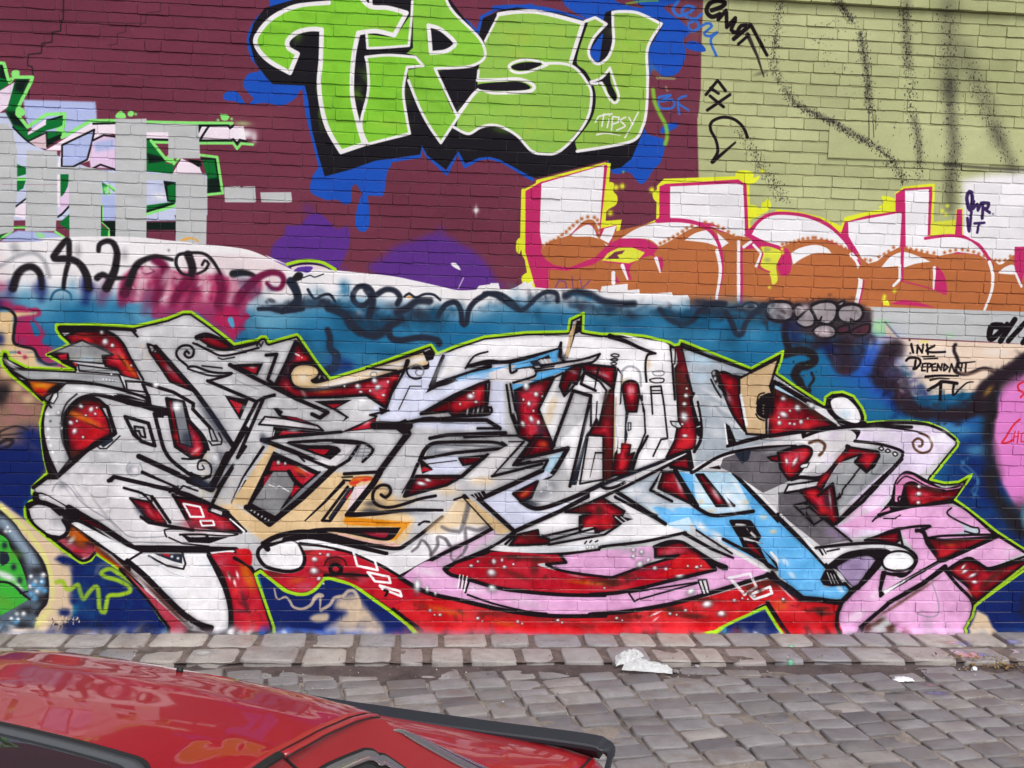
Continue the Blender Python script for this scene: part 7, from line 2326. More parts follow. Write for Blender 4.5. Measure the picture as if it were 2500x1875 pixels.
def sheet(name, x0, x1, y0, y1, z, mat, nx=1, ny=1, amp=0.0):
    V = [(x0 + (x1 - x0) * i / nx, y0 + (y1 - y0) * j / ny, z + (amp * mnoise.noise(Vector((i * .37, j * .37, z))) if amp else 0)) for j in range(ny + 1) for i in range(nx + 1)]
    F = [(j * (nx + 1) + i, j * (nx + 1) + i + 1, (j + 1) * (nx + 1) + i + 1, (j + 1) * (nx + 1) + i) for j in range(ny) for i in range(nx)]
    return tag(mesh_obj(name, V, F, mat), kind='structure')
sheet('ground', -400, 400, -400, 400, -.20, M_ground)
# footpath: two rows of pitchers along the foot of the wall
KY = -.665
fp = sheet('footpath', CX0, CX1, KY + .02, .02, ZF - .014, M_path, 260, 12, .008)
slots = []; r = random.Random(21)
for row, (ya, yb) in enumerate(((-.335, -.045), (-.655, -.345))):
    x = CX0 + r.random() * .2
    while x < CX1:
        L = r.choice([.235, .30, .33, .36, .40]) + r.uniform(-.02, .02)
        slots.append((x + L / 2, (ya + yb) / 2 + r.gauss(0, .006), ZF + r.gauss(0, .004) - (.006 if row else 0), L - (r.uniform(.02, .055) if row else r.uniform(.010, .035)), (yb - ya) - r.uniform(.004, .02), r.gauss(0, .014)))
        x += L
# earth packed behind and between the kerb stones
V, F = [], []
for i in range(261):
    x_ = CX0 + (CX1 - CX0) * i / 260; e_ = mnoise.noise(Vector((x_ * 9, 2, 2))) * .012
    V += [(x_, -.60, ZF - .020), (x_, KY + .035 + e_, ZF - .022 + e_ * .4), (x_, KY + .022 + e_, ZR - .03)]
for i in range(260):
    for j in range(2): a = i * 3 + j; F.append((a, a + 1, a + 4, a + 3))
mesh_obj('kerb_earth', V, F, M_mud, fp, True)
lay('paving_stone', slots, M_kerb, M_kerb_s, fp, 60, dict(top=.014, depth=.12, jit=.07, rag=.020), 4)
# lane: setts in skewed files
rd = sheet('road', CX0 - 2, CX1 + 2, -9.5, KY + .03, ZR - .013, M_joint, 300, 150, .012)
SK = R_(12.5); ux, uy = math.cos(SK), math.sin(SK); vx, vy = math.sin(SK), -math.cos(SK)
slots = []
r = random.Random(33); s0 = -9.6
while s0 < 9.8:
    cw = r.uniform(.235, .295); sm = s0 + cw / 2; s0 += cw; d = -.9 + r.random() * .18
    while d < 5.2:
        D_ = r.uniform(.125, .185); dm = d + D_ / 2
        x = sm / ux + dm * vx; y = -.72 + dm * vy
        d += D_
        if y > -.80 or y < -4.8 or abs(x) > 6.4: continue
        slots.append((x, y, ZR + r.gauss(0, .0055), cw / ux - r.uniform(.008, .030), D_ - r.uniform(.004, .014), R_(8) + r.gauss(0, .03)))
# one file of gutter stones laid along the kerb, sunk in mud
x = CX0
while x < CX1:
    L = r.uniform(.24, .36); slots.append((x + L / 2, -.775 + r.gauss(0, .008), ZR - .010 + r.gauss(0, .006), L - .03, .13 + r.uniform(-.02, .015), r.gauss(0, .03))); x += L
lay('sett', slots, M_lane, M_lane_s, rd, 300, dict(top=.010, depth=.10, jit=.05, rag=.022), 6)
# silt in the gutter: a lumpy sheet that rises through the stones
V, F = [], []; nx, ny = 420, 22
for j in range(ny + 1):
    for i in range(nx + 1):
        x_ = CX0 + (CX1 - CX0) * i / nx; t = j / ny; y_ = KY - .004 - t * .42
        z_ = ZR + .0015 - .026 * t + mnoise.noise(Vector((x_ * 1.3, y_ * 2, 3))) * .016 + mnoise.noise(Vector((x_ * 5, y_ * 7, 8))) * .009 + mnoise.noise(Vector((x_ * 22, y_ * 22, 1))) * .0025
        if t > .8: z_ -= (t - .8) * .09
        V.append((x_, y_, z_))
for j in range(ny):
    for i in range(nx):
        a = j * (nx + 1) + i; F.append((a, a + nx + 1, a + nx + 2, a + 1))
tag(mesh_obj('gutter_silt', V, F, M_mud, None, True), 'damp brown silt washed along the gutter', 'mud', kind='stuff')

# ---------- litter ----------
def crumple(name, quad, nx, ny, amp, seed, mat, lift):
    """a crumpled thin bag: two skins joined round the rim"""
    V, F = [], []
    for side in (0, 1):
        for j in range(ny + 1):
            for i in range(nx + 1):
                s, t = i / nx, j / ny
                p = (1 - s) * (1 - t) * quad[0] + s * (1 - t) * quad[1] + s * t * quad[2] + (1 - s) * t * quad[3]
                rim = min(s, 1 - s, t, 1 - t); e = min(1, rim * 5)
                fold = (.5 - abs(mnoise.noise(Vector((s * 4 + seed, t * 5, side))))) * amp + (.4 - abs(mnoise.noise(Vector((s * 11, t * 13 + seed, side + 4))))) * amp * .7 + (.3 - abs(mnoise.noise(Vector((s * 27, t * 25 + seed, side + 4))))) * amp * .35
                w = mnoise.noise(Vector((s * 3, t * 3, seed))) * .03 * (0 if side else 1)
                z = p[2] + (lift * math.sin(math.pi * s) ** .6 * math.sin(math.pi * t) ** .6 * (1 + .5 * mnoise.noise(Vector((s * 3, t * 2, 9)))) + fold if side == 0 else 0) * e + .003
                V.append((p[0] + w * e + mnoise.noise(Vector((s * 4, t * 9, seed + 7))) * .012, p[1] + mnoise.noise(Vector((s * 9, t * 4, seed + 3))) * .012, z))
    W = nx + 1; H = (nx + 1) * (ny + 1)
    for j in range(ny):
        for i in range(nx):
            a = j * W + i; F.append((a, a + 1, a + W + 1, a + W)); F.append((H + a, H + a + W, H + a + W + 1, H + a + 1))
    return mesh_obj(name, V, F, mat, None, True)
m, n, l, b = new_mat('thin_plastic'); b.inputs['Base Color'].default_value = lin('eceef0'); b.inputs['Roughness'].default_value = .22; b.inputs['Alpha'].default_value = .48; b.inputs['Subsurface Weight'].default_value = 0.0
g_ = n.new('ShaderNodeNewGeometry'); bp_ = n.new('ShaderNodeBump'); bp_.inputs['Strength'].default_value = .5; bp_.inputs['Distance'].default_value = .01
l.new(noise_node(n, l, 38, 5, .6, g_.outputs['Position']).outputs[0], bp_.inputs['Height']); l.new(bp_.outputs[0], b.inputs['Normal']); M_bag = m
T = lambda x, y, z: at_z(1200 + x * 700 / 2212, 1350 + y * 700 / 2212, z)
bag = crumple('plastic_bag', [T(960, 880, ZF + .004), T(1180, 800, ZF + .004), T(1150, 765, ZF + .002), T(950, 800, ZF + .002)], 44, 30, .050, 2.0, M_bag, .016)
V0 = [v.co.copy() for v in bag.data.vertices]
# neck of the bag trailing down into the gutter
neck = crumple('bag_neck', [T(1000, 905, ZR + .03), T(1395, 935, ZR + .006), T(1400, 900, ZR + .006), T(1060, 800, ZF + .01)], 48, 22, .034, 5.0, M_bag, .010)
bm = bmesh.new(); bm.from_mesh(bag.data); bm.from_mesh(neck.data); bm.to_mesh(bag.data); bm.free(); bag.data.polygons.foreach_set('use_smooth', [True] * len(bag.data.polygons)); nd = neck.data; bpy.data.objects.remove(neck); bpy.data.meshes.remove(nd)
tag(bag, 'crumpled white plastic bag lying over the kerb edge in the gutter', 'bag')
T4 = lambda x, y, z: at_z(1800 + x * 700 / 2212, 1350 + y * 700 / 2212, z)
M_paper = plain('litter_paper', 'd8dade', .5)
wr = crumple('wrapper', [T4(1190, 1000, ZR + .003), T4(1370, 992, ZR + .003), T4(1350, 972, ZR + .003), T4(1200, 962, ZR + .003)], 14, 6, .018, 8.0, M_paper, .012)
tag(wr, 'small torn white wrapper lying on the lane setts', 'wrapper')
cap = crumple('paper_scrap', [T4(1800, 910, ZR + .01), T4(1850, 908, ZR + .01), T4(1850, 890, ZR + .01), T4(1805, 888, ZR + .01)], 6, 5, .012, 3.0, M_paper, .012)
tag(cap, 'tiny white scrap of paper among dead leaves in the gutter', 'paper')
# dead leaves and twigs drifted against the kerb
V, F, MI = [], [], []
rl = random.Random(12)
cp = T4(1840, 850, ZR + .012)
for k in range(210):
    a, d = rl.uniform(0, 6.28), abs(rl.gauss(0, 1))
    x_ = cp[0] + rl.gauss(0, .17) + .1; y_ = cp[1] - .02 + rl.gauss(0, .05) + (x_ - cp[0]) * -.18; z_ = (ZF if y_ > KY else ZR) + .006 + rl.random() * .02
    L = rl.uniform(.02, .06); W = L * (rl.uniform(.06, .1) if rl.random() < .55 else rl.uniform(.3, .45))
    c, s = math.cos(a), math.sin(a); up = rl.uniform(-.012, .012); b0 = len(V)
    for p, q, h in ((-L / 2, 0, -up), (0, -W / 2, .004), (L / 2, 0, up), (0, W / 2, .003)): V.append((x_ + p * c - q * s, y_ + p * s + q * c, z_ + h))
    F.append((b0, b0 + 1, b0 + 2, b0 + 3))
m, n, l, b = new_mat('dead_leaf'); g_ = n.new('ShaderNodeNewGeometry')
l.new(ramp_node(n, l, g_.outputs['Random Per Island'], [(0, lin('4a3a26')), (.4, lin('8a6c3a')), (.7, lin('5a3a24')), (1, lin('c0a860'))]).outputs[0], b.inputs['Base Color']); b.inputs['Roughness'].default_value = .7
tag(mesh_obj('leaf_litter', V, F, m), 'drift of dead leaves and twigs in the gutter at the kerb', 'leaves', kind='stuff')
# grit and butts scattered about
V, F = [], []
for k in range(420):
    px, py = rl.uniform(0, 2500), 1600 + abs(rl.gauss(0, 60)); z_ = ZF if py < 1612 else ZR
    p = at_z(px, py, z_); s = rl.uniform(.003, .009); b0 = len(V); a = rl.uniform(0, 3)
    for q in ((1, 0, 0), (0, 1, 0), (-1, 0, 0), (0, -1, 0), (0, 0, .9), (0, 0, -.5)):
        V.append((p[0] + (q[0] * math.cos(a) - q[1] * math.sin(a) * .6) * s, p[1] + (q[0] * math.sin(a) + q[1] * math.cos(a) * .6) * s, z_ + .002 + q[2] * s))
    for i in range(4): F += [(b0 + i, b0 + (i + 1) % 4, b0 + 4), (b0 + (i + 1) % 4, b0 + i, b0 + 5)]
m, n, l, b = new_mat('grit'); g_ = n.new('ShaderNodeNewGeometry')
l.new(ramp_node(n, l, g_.outputs['Random Per Island'], [(0, lin('4c4644')), (.55, lin('8a7c72')), (.85, lin('b0a294')), (1, lin('dad6d0'))]).outputs[0], b.inputs['Base Color']); b.inputs['Roughness'].default_value = .8
tag(mesh_obj('grit', V, F, m), 'fine grit and small litter strewn over the stones', 'grit', kind='stuff')
for nm, lab, px, py, s in (('pebble', 'dark pebble in the gutter just right of the plastic bag', 1650, 1638, .022), ('bottle_cap', 'small pale pebble by the kerb under the wall', 1702, 1626, .018)):
    p = at_z(px, py, ZR + .01); rr_ = random.Random(nm); V = []; F = []
    for j in range(1, 5):
        for i in range(8):
            th, ph = math.pi * j / 5, 2 * math.pi * i / 8; k = s * rr_.uniform(.85, 1.15)
            V.append((p[0] + k * 1.3 * math.sin(th) * math.cos(ph), p[1] + k * math.sin(th) * math.sin(ph), ZR + .008 + k * .7 * math.cos(th)))
    for j in range(3):
        for i in range(8): F.append((j * 8 + i, j * 8 + (i + 1) % 8, j * 8 + 8 + (i + 1) % 8, j * 8 + 8 + i))
    F += [tuple(range(7, -1, -1)), tuple(range(24, 32))]
    tag(mesh_obj('pebble', V, F, M_kerb if nm == 'bottle_cap' else M_lane, None, True), lab, 'pebble')
# ---------- the parked car ----------
CAR_O = (-.7165, -3.4482, -.090); CZ = .090
car = empty('parked_car', CAR_O, R_(-24)); tag(car, 'parked red sedan with sunroof, chrome window trim and black boot spoiler, tail towards the wall', 'car')
m, n, l, b = new_mat('red_car_paint')
g_ = n.new('ShaderNodeNewGeometry'); fl = noise_node(n, l, 3, 3, .5, g_.outputs['Position']); du = noise_node(n, l, 6, 6, .7, g_.outputs['Position'])
l.new(mixc(n, l, 'MIX', lin('8e0c17'), lin('9e1a24'), fl.outputs[0]), b.inputs['Base Color'])
b.inputs['Roughness'].default_value = .34; b.inputs['Coat Weight'].default_value = .85; b.inputs['Specular IOR Level'].default_value = .25
l.new(ramp_node(n, l, du.outputs[0], [(.3, (.015,) * 3), (.75, (.05,) * 3)]).outputs[0], b.inputs['Coat Roughness'])
M_red = m
M_black = plain('black_trim', '24262e', .5); M_rub = plain('rubber_seal', '141416', .6); M_chrome = plain('chrome_trim', 'd4d6d8', .16, 1.0)
M_tyre = plain('tyre_rubber', '1a1a1b', .85); M_rim = plain('alloy_rim', 'c4c6c8', .25, 1.0); M_lamp = plain('lamp_lens', 'd8dadc', .1, 0, 1.0); M_tail = plain('tail_lens', '8a1016', .1, 0, 1.0)
M_frame = plain('sunroof_frame_grey', '4a4d51', .35); M_cab = plain('cabin_trim', '2a2826', .9)
m, n, l, b = new_mat('tinted_glass'); b.inputs['Base Color'].default_value = lin('2c3034'); b.inputs['Roughness'].default_value = .03; b.inputs['Specular IOR Level'].default_value = .8; b.inputs['Alpha'].default_value = .82; M_glass = m
def interp(tab, y):
    ys = [t[0] for t in tab]
    if y <= ys[0]: return tab[0][1:]
    for a, c in zip(tab, tab[1:]):
        if y <= c[0]:
            t = (y - a[0]) / (c[0] - a[0]); t = t * t * (3 - 2 * t) * .3 + t * .7
            return tuple(p + (q - p) * t for p, q in zip(a[1:], c[1:]))
    return tab[-1][1:]
def cmesh(name, V, F, mat, parent=car, smooth=True):
    return mesh_obj(name, [(x, y, z + CZ) for x, y, z in V], F, mat, parent, smooth)
def grid(name, fn, nu, nv, mat, parent=car, thick=0.0, flip=False):
    """surface fn(u,v) in car space, optionally with a skirt turned down by `thick`"""
    V = [fn(i / nu, j / nv) for j in range(nv + 1) for i in range(nu + 1)]; W = nu + 1
    F = [(j * W + i, j * W + i + 1, (j + 1) * W + i + 1, (j + 1) * W + i) for j in range(nv) for i in range(nu)]
    if thick:
        rim = [i for i in range(W)] + [j * W + nu for j in range(1, nv + 1)] + [nv * W + i for i in range(nu - 1, -1, -1)] + [j * W for j in range(nv - 1, 0, -1)]
        b0 = len(V); V += [(V[k][0], V[k][1], V[k][2] - thick) for k in rim]
        for i in range(len(rim)): F.append((rim[i], b0 + i, b0 + (i + 1) % len(rim), rim[(i + 1) % len(rim)]))
    if flip: F = [tuple(reversed(f)) for f in F]
    return cmesh(name, V, F, mat, parent)
def tube(name, P, rad, mat, parent=car, nseg=8, flat=1.0, caps=True, taper=False):
    V, F = [], []; P = [Vector(p) for p in P]; rad0 = rad
    for k, p in enumerate(P):
        if taper: rad = rad0 * min(1.0, .08 + k / 5.0)
        t = (P[min(k + 1, len(P) - 1)] - P[max(k - 1, 0)]).normalized()
        s = t.cross(Vector((0, 0, 1)));  s = s.normalized() if s.length > 1e-4 else Vector((1, 0, 0)); u = s.cross(t).normalized()
        for i in range(nseg):
            a = 2 * math.pi * i / nseg; q = p + s * math.cos(a) * rad + u * math.sin(a) * rad * flat; V.append(tuple(q))
    for k in range(len(P) - 1):
        for i in range(nseg): F.append((k * nseg + i, k * nseg + (i + 1) % nseg, (k + 1) * nseg + (i + 1) % nseg, (k + 1) * nseg + i))
    if caps: F += [tuple(range(nseg - 1, -1, -1)), tuple((len(P) - 1) * nseg + i for i in range(nseg))]
    return cmesh(name, V, F, mat, parent)
def bez(P, m=8):
    out = []
    for i in range(len(P) - 1):
        p0, p1, p2, p3 = (Vector(P[max(0, min(len(P) - 1, i + k))]) for k in (-1, 0, 1, 2))
        for j in range(m):
            t = j / m; out.append(.5 * (2 * p1 + (p2 - p0) * t + (2 * p0 - 5 * p1 + 4 * p2 - p3) * t * t + (3 * p1 - p0 - 3 * p2 + p3) * t ** 3))
    return out + [Vector(P[-1])]
# lower body: stations from the nose to the tail (y, half width, top at centre, shoulder, sill)
BODY = [(-4.46, .72, .52, .50, .16), (-4.40, .80, .60, .57, .13), (-4.2, .86, .70, .67, .12), (-3.8, .895, .775, .735, .12), (-3.2, .91, .835, .79, .12), (-3.0, .912, .85, .80, .12), (-1.0, .915, .86, .80, .12), (-.62, .912, .845, .795, .12), (-.25, .908, .815, .782, .13), (-.08, .90, .795, .772, .14), (-.015, .885, .775, .752, .16), (0.0, .86, .73, .72, .18)]
def body_pt(y, k):
    w, zc, zs, sl = interp(BODY, y)
    prof = [(0, zc), (.30 * w, zc - .002), (.60 * w, zc - .010), (.82 * w, zs + .006), (.93 * w, zs - .012), (.985 * w, zs - .055), (1.0 * w, zs - .15), (1.005 * w, .45), (.995 * w, .28), (.97 * w, sl + .03), (.90 * w, sl), (0, sl)]
    return prof[k]
ys = [-4.46, -4.43, -4.40, -4.3, -4.2, -4.0, -3.8, -3.5, -3.2, -3.0, -2.6, -2.2, -1.8, -1.4, -1.0, -.8, -.62, -.45, -.35, -.25, -.16, -.10, -.08, -.05, -.015, -.005, 0.0]
NP = 12; V, F = [], []
for y in ys:
    ring = [body_pt(y, k) for k in range(NP)]; full = [(x, z) for x, z in ring] + [(-x, z) for x, z in ring[-2:0:-1]]
    for x, z in full: V.append((x, y, z - .118 + .0))
V = [(x, y, z) for x, y, z in V]
RN = 2 * NP - 2
for s in range(len(ys) - 1):
    for i in range(RN): F.append((s * RN + i, s * RN + (i + 1) % RN, (s + 1) * RN + (i + 1) % RN, (s + 1) * RN + i))
F += [tuple(range(RN)), tuple((len(ys) - 1) * RN + i for i in range(RN - 1, -1, -1))]
V = [(x, y, z + .118) for x, y, z in V]
body = cmesh('body', V, [tuple(reversed(f)) for f in F], M_red)
def deck_z(x, y):
    w, zc, zs, sl = interp(BODY, y); t = abs(x) / w
    P = [(0, zc), (.30, zc - .002), (.60, zc - .010), (.82, zs + .006), (.93, zs - .012), (.985, zs - .055), (1.0, zs - .15)]
    for a, c in zip(P, P[1:]):
        if t <= c[0]: return a[1] + (c[1] - a[1]) * (t - a[0]) / (c[0] - a[0])
    return P[-1][1]
# boot lid: a crowned panel with shut lines round it
def lid(u, v):
    y = -.565 + .465 * v; x = (u * 2 - 1) * (.800 + .03 * v); return (x, y, deck_z(x, y) + .007 + .012 * math.sin(math.pi * min(1, v * 1.1)) * (1 - (u * 2 - 1) ** 4))
lid_o = grid('boot_lid', lid, 30, 14, M_red, thick=.012)
tube('shut_line', [(x_, -.095, deck_z(x_, -.095) + .004) for x_ in np.linspace(-.84, .84, 25)], .004, M_rub, lid_o)
for s in (-1, 1): tube('shut_line', [(s * (.806 + .03 * v), -.565 + .465 * v, deck_z(s * (.806 + .03 * v), -.565 + .465 * v) + .002) for v in np.linspace(0, 1, 12)], .0045, M_rub, lid_o)
# bonnet and shut lines
def bon(u, v):
    y = -4.28 + 1.12 * v; x = (u * 2 - 1) * (.66 + .08 * v); return (x, y, deck_z(x, y) + .008 + .02 * math.sin(math.pi * v))
grid('bonnet', bon, 16, 14, M_red, thick=.012)
# spoiler: a matt black lip that wraps the tail corners
path = [(.915, -.62, .728), (.918, -.40, .748), (.919, -.22, .766), (.912, -.105, .786), (.888, -.055, .799), (.80, -.045, .806), (.42, -.083, .806), (0, -.117, .806), (-.3, -.137, .806), (-.6, -.130, .806), (-.80, -.110, .806), (-.872, -.125, .798), (-.905, -.19, .784), (-.917, -.28, .764), (-.918, -.46, .748), (-.915, -.66, .728)]
pth = bez(path, 5); V, F = [], []
for k, p in enumerate(pth):
    t = (pth[min(k + 1, len(pth) - 1)] - pth[max(k - 1, 0)]).normalized(); o_ = Vector((t.y, -t.x, 0)).normalized()
    if (Vector((p.x, p.y + 1.2, 0))).dot(o_) < 0: o_ = -o_
    wd = .041 if abs(p.x) < .86 else max(.010, .041 - (abs(p.y) - .05) * 1.0 if p.y < -.05 else .041)
    for a, h in ((-wd, -.014), (-wd, .0), (-wd * .85, .006), (wd * .8, .016), (wd, .013), (wd * 1.05, .002), (wd * .9, -.05), (0, -.06)):
        V.append(tuple(p + o_ * a + Vector((0, 0, h * (1 if abs(p.x) < .87 else .45)))))
for k in range(len(pth) - 1):
    for i in range(8): F.append((k * 8 + i, k * 8 + (i + 1) % 8, k * 8 + 8 + (i + 1) % 8, k * 8 + 8 + i))
F += [tuple(range(7, -1, -1)), tuple((len(pth) - 1) * 8 + i for i in range(8))]
sp = cmesh('spoiler', V, F, M_black, car, False)
# roof: crowned panel between the two drip channels
ROOF = [(-3.12, 1.455, 1.395), (-2.9, 1.50, 1.44), (-2.5, 1.528, 1.478), (-2.1, 1.530, 1.492), (-1.85, 1.520, 1.486), (-1.65, 1.501, 1.462), (-1.50, 1.474, 1.436), (-1.42, 1.447, 1.416), (-1.36, 1.418, 1.394), (-1.31, 1.384, 1.362)]
RW = .560
def roof_z(x, y):
    zc, ze = interp(ROOF, y); t = min(1, abs(x) / RW); return zc + (ze - zc) * (.55 * t ** 2 + .45 * t ** 5)
def roof_fn(u, v):
    s = u * 2 - 1; s = math.copysign(1 - (1 - abs(s)) ** 1.25, s); x = s * RW
    y = -3.12 + 1.81 * v - (.075 * (1 - (1 - abs(s)) ** .5 * .2) * 0) ; y = -3.12 + (1.81 - .085 * (1 - s * s)) * v
    return (x, y, roof_z(x, y))
roof = grid('roof', roof_fn, 44, 60, M_red, thick=.02)
# sunroof: dark glass in a rubber surround, rounded corners
def rrect(hw, y0, y1, r_, m_=6):
    out = []
    for cx_, cy_, a0 in ((hw - r_, y1 - r_, 0), (-hw + r_, y1 - r_, 90), (-hw + r_, y0 + r_, 180), (hw - r_, y0 + r_, 270)):
        for k in range(m_ + 1): a = R_(a0 + 90 * k / m_); out.append((cx_ + r_ * math.cos(a), cy_ + r_ * math.sin(a)))
    res = []
    for i in range(len(out)):
        a, c_ = Vector(out[i]), Vector(out[(i + 1) % len(out)])
        k_ = 14 if (i % (m_ + 1)) == m_ else 1
        res += [tuple(a.lerp(c_, q / k_)) for q in range(k_)]
    return res
def plate(name, outline, hole, dz, mat, parent, th=.012):
    """a sheet that lies on the roof: outline ring(s) lifted by dz; a disc when hole is None"""
    V, F = [], []; N = len(outline)
    rings = [outline]
    if hole is None:
        cxm = sum(p[0] for p in outline) / N; cym = sum(p[1] for p in outline) / N
        for s in (.95, .85, .75, .65, .55, .45, .35, .25, .1): rings.append([(cxm + (p[0] - cxm) * s, cym + (p[1] - cym) * s) for p in outline])
    else: rings.append(hole)
    V += [(x, y, roof_z(x, y) + dz - th) for x, y in outline]
    for ri, rg in enumerate(rings):
        e = -.004 if (hole is not None and ri in (0, 1)) else 0
        V += [(x, y, roof_z(x, y) + dz + e * 0) for x, y in rg]
    if hole is not None: V += [(x, y, roof_z(x, y) + dz - th) for x, y in hole]
    for k in range(len(V) // N - 1):
        for i in range(N): F.append((k * N + i, k * N + (i + 1) % N, (k + 1) * N + (i + 1) % N, (k + 1) * N + i))
    if hole is None: F.append(tuple((len(V) // N - 1) * N + i for i in range(N)))
    return cmesh(name, V, F, mat, parent)
SY1 = -2.012
gasket = plate('sunroof_seal', rrect(.442, -2.657, SY1 - .003, .072), rrect(.434, -2.647, SY1 - .011, .066), .013, M_rub, car, .02)
rimp = plate('sunroof_frame', rrect(.433, -2.646, SY1 - .012, .065), rrect(.405, -2.615, SY1 - .042, .05), .011, M_frame, car, .02)
plate('sunroof', rrect(.404, -2.614, SY1 - .043, .05), None, .009, M_glass, car, .02)
# drip channels: a red bead between two dark grooves, black moulding further forward
for s in (-1, 1):
    pr = [(s * (RW + .012), y_, roof_z(RW, y_) - .008) for y_ in np.linspace(-1.36, -1.80, 12)]
    bead = tube('roof_channel', pr, .011, M_red, car, 8, .6)
    tube('groove', [(x_ - s * .013, y_, z_ + .005) for x_, y_, z_ in pr], .0020, M_rub, bead); tube('groove', [(x_ + s * .012, y_, z_ - .001) for x_, y_, z_ in pr], .0020, M_rub, bead)
    tube('roof_moulding', [(s * (RW + .012), y_, roof_z(RW, y_) - .004) for y_ in np.linspace(-1.81, -3.06, 24)], .013, M_rub, car, 8, .55)
# cabin sides
def side_x(z): d = max(0, 1.44 - z); return .572 + .24 * d + .26 * d * d
def side_poly(name, poly, off, mat, parent=car, sgn=1, cuts=7, th=.004):
    bm = bmesh.new(); vs = [bm.verts.new((0, y, z)) for y, z in poly]; bm.faces.new(vs)
    z0, z1 = min(p[1] for p in poly), max(p[1] for p in poly); y0, y1 = min(p[0] for p in poly), max(p[0] for p in poly)
    for k in range(1, cuts): bmesh.ops.bisect_plane(bm, geom=bm.verts[:] + bm.edges[:] + bm.faces[:], plane_co=(0, 0, z0 + (z1 - z0) * k / cuts), plane_no=(0, 0, 1))
    for v in bm.verts: v.co.x = sgn * (side_x(v.co.z) + off)
    ex_ = bmesh.ops.extrude_face_region(bm, geom=bm.faces[:])
    for v in [g for g in ex_['geom'] if isinstance(g, bmesh.types.BMVert)]: v.co.x -= sgn * (off + th)
    bmesh.ops.recalc_face_normals(bm, faces=bm.faces[:])
    for v in bm.verts: v.co.z += CZ
    me = bpy.data.meshes.new(name); bm.to_mesh(me); bm.free(); me.materials.append(mat)
    o = bpy.data.objects.new(name, me); COLL.objects.link(o); o.parent = parent; return o
def ez(y): return interp(ROOF, y)[1] - .012
top = [(y_, ez(y_)) for y_ in np.linspace(-3.06, -1.34, 26)]
pil = [(q.x, q.y) for q in bez([Vector((-1.325, 1.352, 0)), Vector((-1.25, 1.292, 0)), Vector((-1.0, 1.105, 0)), Vector((-.72, .90, 0)), Vector((-.62, .82, 0))], 5)]
def inset_line(P, d): return P
win_top = [(y_, ez(y_) - .082) for y_ in np.linspace(-2.93, -1.56, 20)]
wr_ = [(q.x, q.y) for q in bez([Vector((-1.475, ez(-1.475) - .084, 0)), Vector((-1.442, ez(-1.442) - .090, 0)), Vector((-1.420, ez(-1.42) - .106, 0)), Vector((-1.395, 1.288, 0)), Vector((-1.325, 1.228, 0)), Vector((-1.16, 1.08, 0)), Vector((-.98, .90, 0))], 3)]
win = win_top + wr_ + [(-1.02, .87), (-3.28, .87), (-3.22, .94)]
def offset_poly(P, d):
    out = []; N = len(P)
    ar = sum(P[i][0] * P[(i + 1) % N][1] - P[(i + 1) % N][0] * P[i][1] for i in range(N)); sg = 1 if ar > 0 else -1
    for i in range(N):
        a, b_, c = Vector(P[i - 1]), Vector(P[i]), Vector(P[(i + 1) % N]); t1 = (b_ - a).normalized(); t2 = (c - b_).normalized()
        n1 = Vector((t1.y, -t1.x)) * sg; n2 = Vector((t2.y, -t2.x)) * sg; m_ = n1 + n2; m_ = m_.normalized() if m_.length > 1e-5 else n1
        out.append(tuple(b_ + m_ * d / max(.5, m_.dot(n1))))
    return out
def side_ring(name, Po, Pi, off, mat, parent, sgn, th=.008):
    V, F = [], []; N = len(Po)
    for P, dx in ((Po, -.004), (Po, off), (Pi, off), (Pi, -.004)):
        V += [(sgn * (side_x(z) + dx), y, z) for y, z in P]
    for k in range(3):
        for i in range(N): F.append((k * N + i, k * N + (i + 1) % N, (k + 1) * N + (i + 1) % N, (k + 1) * N + i))
    return cmesh(name, V, F, mat, parent, False)
for s in (-1, 1):
    panel = side_poly('side_panel', top + pil + [(-.66, .78), (-3.40, .78)], 0.0, M_red, car, s, 10)
    side_poly('window_seal', offset_poly(win, .019), .003, M_rub, car, s)
    fr = side_ring('window_frame', offset_poly(win, .014), offset_poly(win, -.008), .006, M_rim, car, s)
    fp_ = offset_poly(win, -.004); tube('chrome_bead', [(s * (side_x(z_) + .008), y_, z_) for y_, z_ in fp_ + fp_[:1]], .0065, M_chrome, fr)
    side_ring('inner_bead', offset_poly(win, -.011), offset_poly(win, -.016), .007, M_rub, fr, s)
    side_poly('side_window', offset_poly(win, -.012), .005, M_glass, car, s, 7, .0)
    side_poly('door_pillar', [(-2.28, .88), (-2.20, .88), (-2.24, ez(-2.24) - .06), (-2.32, ez(-2.32) - .06)], .009, M_black, car, s)
    tube('shut_line', [(s * (side_x(z_) + .001), y_, z_) for y_, z_ in zip(np.linspace(-1.80, -1.735, 6), np.linspace(ez(-1.8) + .004, ez(-1.74) - .055, 6))], .0035, M_rub, panel)
    for yd, nm in ((-2.05, 'door_handle'), (-3.0, 'door_handle')):
        tube(nm, [(s * .925, yd - .09, .70), (s * .94, yd - .05, .70), (s * .94, yd + .05, .70), (s * .925, yd + .09, .70)], .013, M_black)
    for yd in (-1.62, -2.26, -3.22): tube('shut_line', [(s * (body_pt(yd, k_)[0] + .001), yd, body_pt(yd, k_)[1]) for k_ in range(4, 11)], .004, M_rub)
    mb = tube('door_mirror', [(s * .86, -2.98, .90), (s * .93, -3.0, .93), (s * 1.03, -3.0, .935), (s * 1.06, -3.0, .935)], .06, M_red, car, 10, .7)
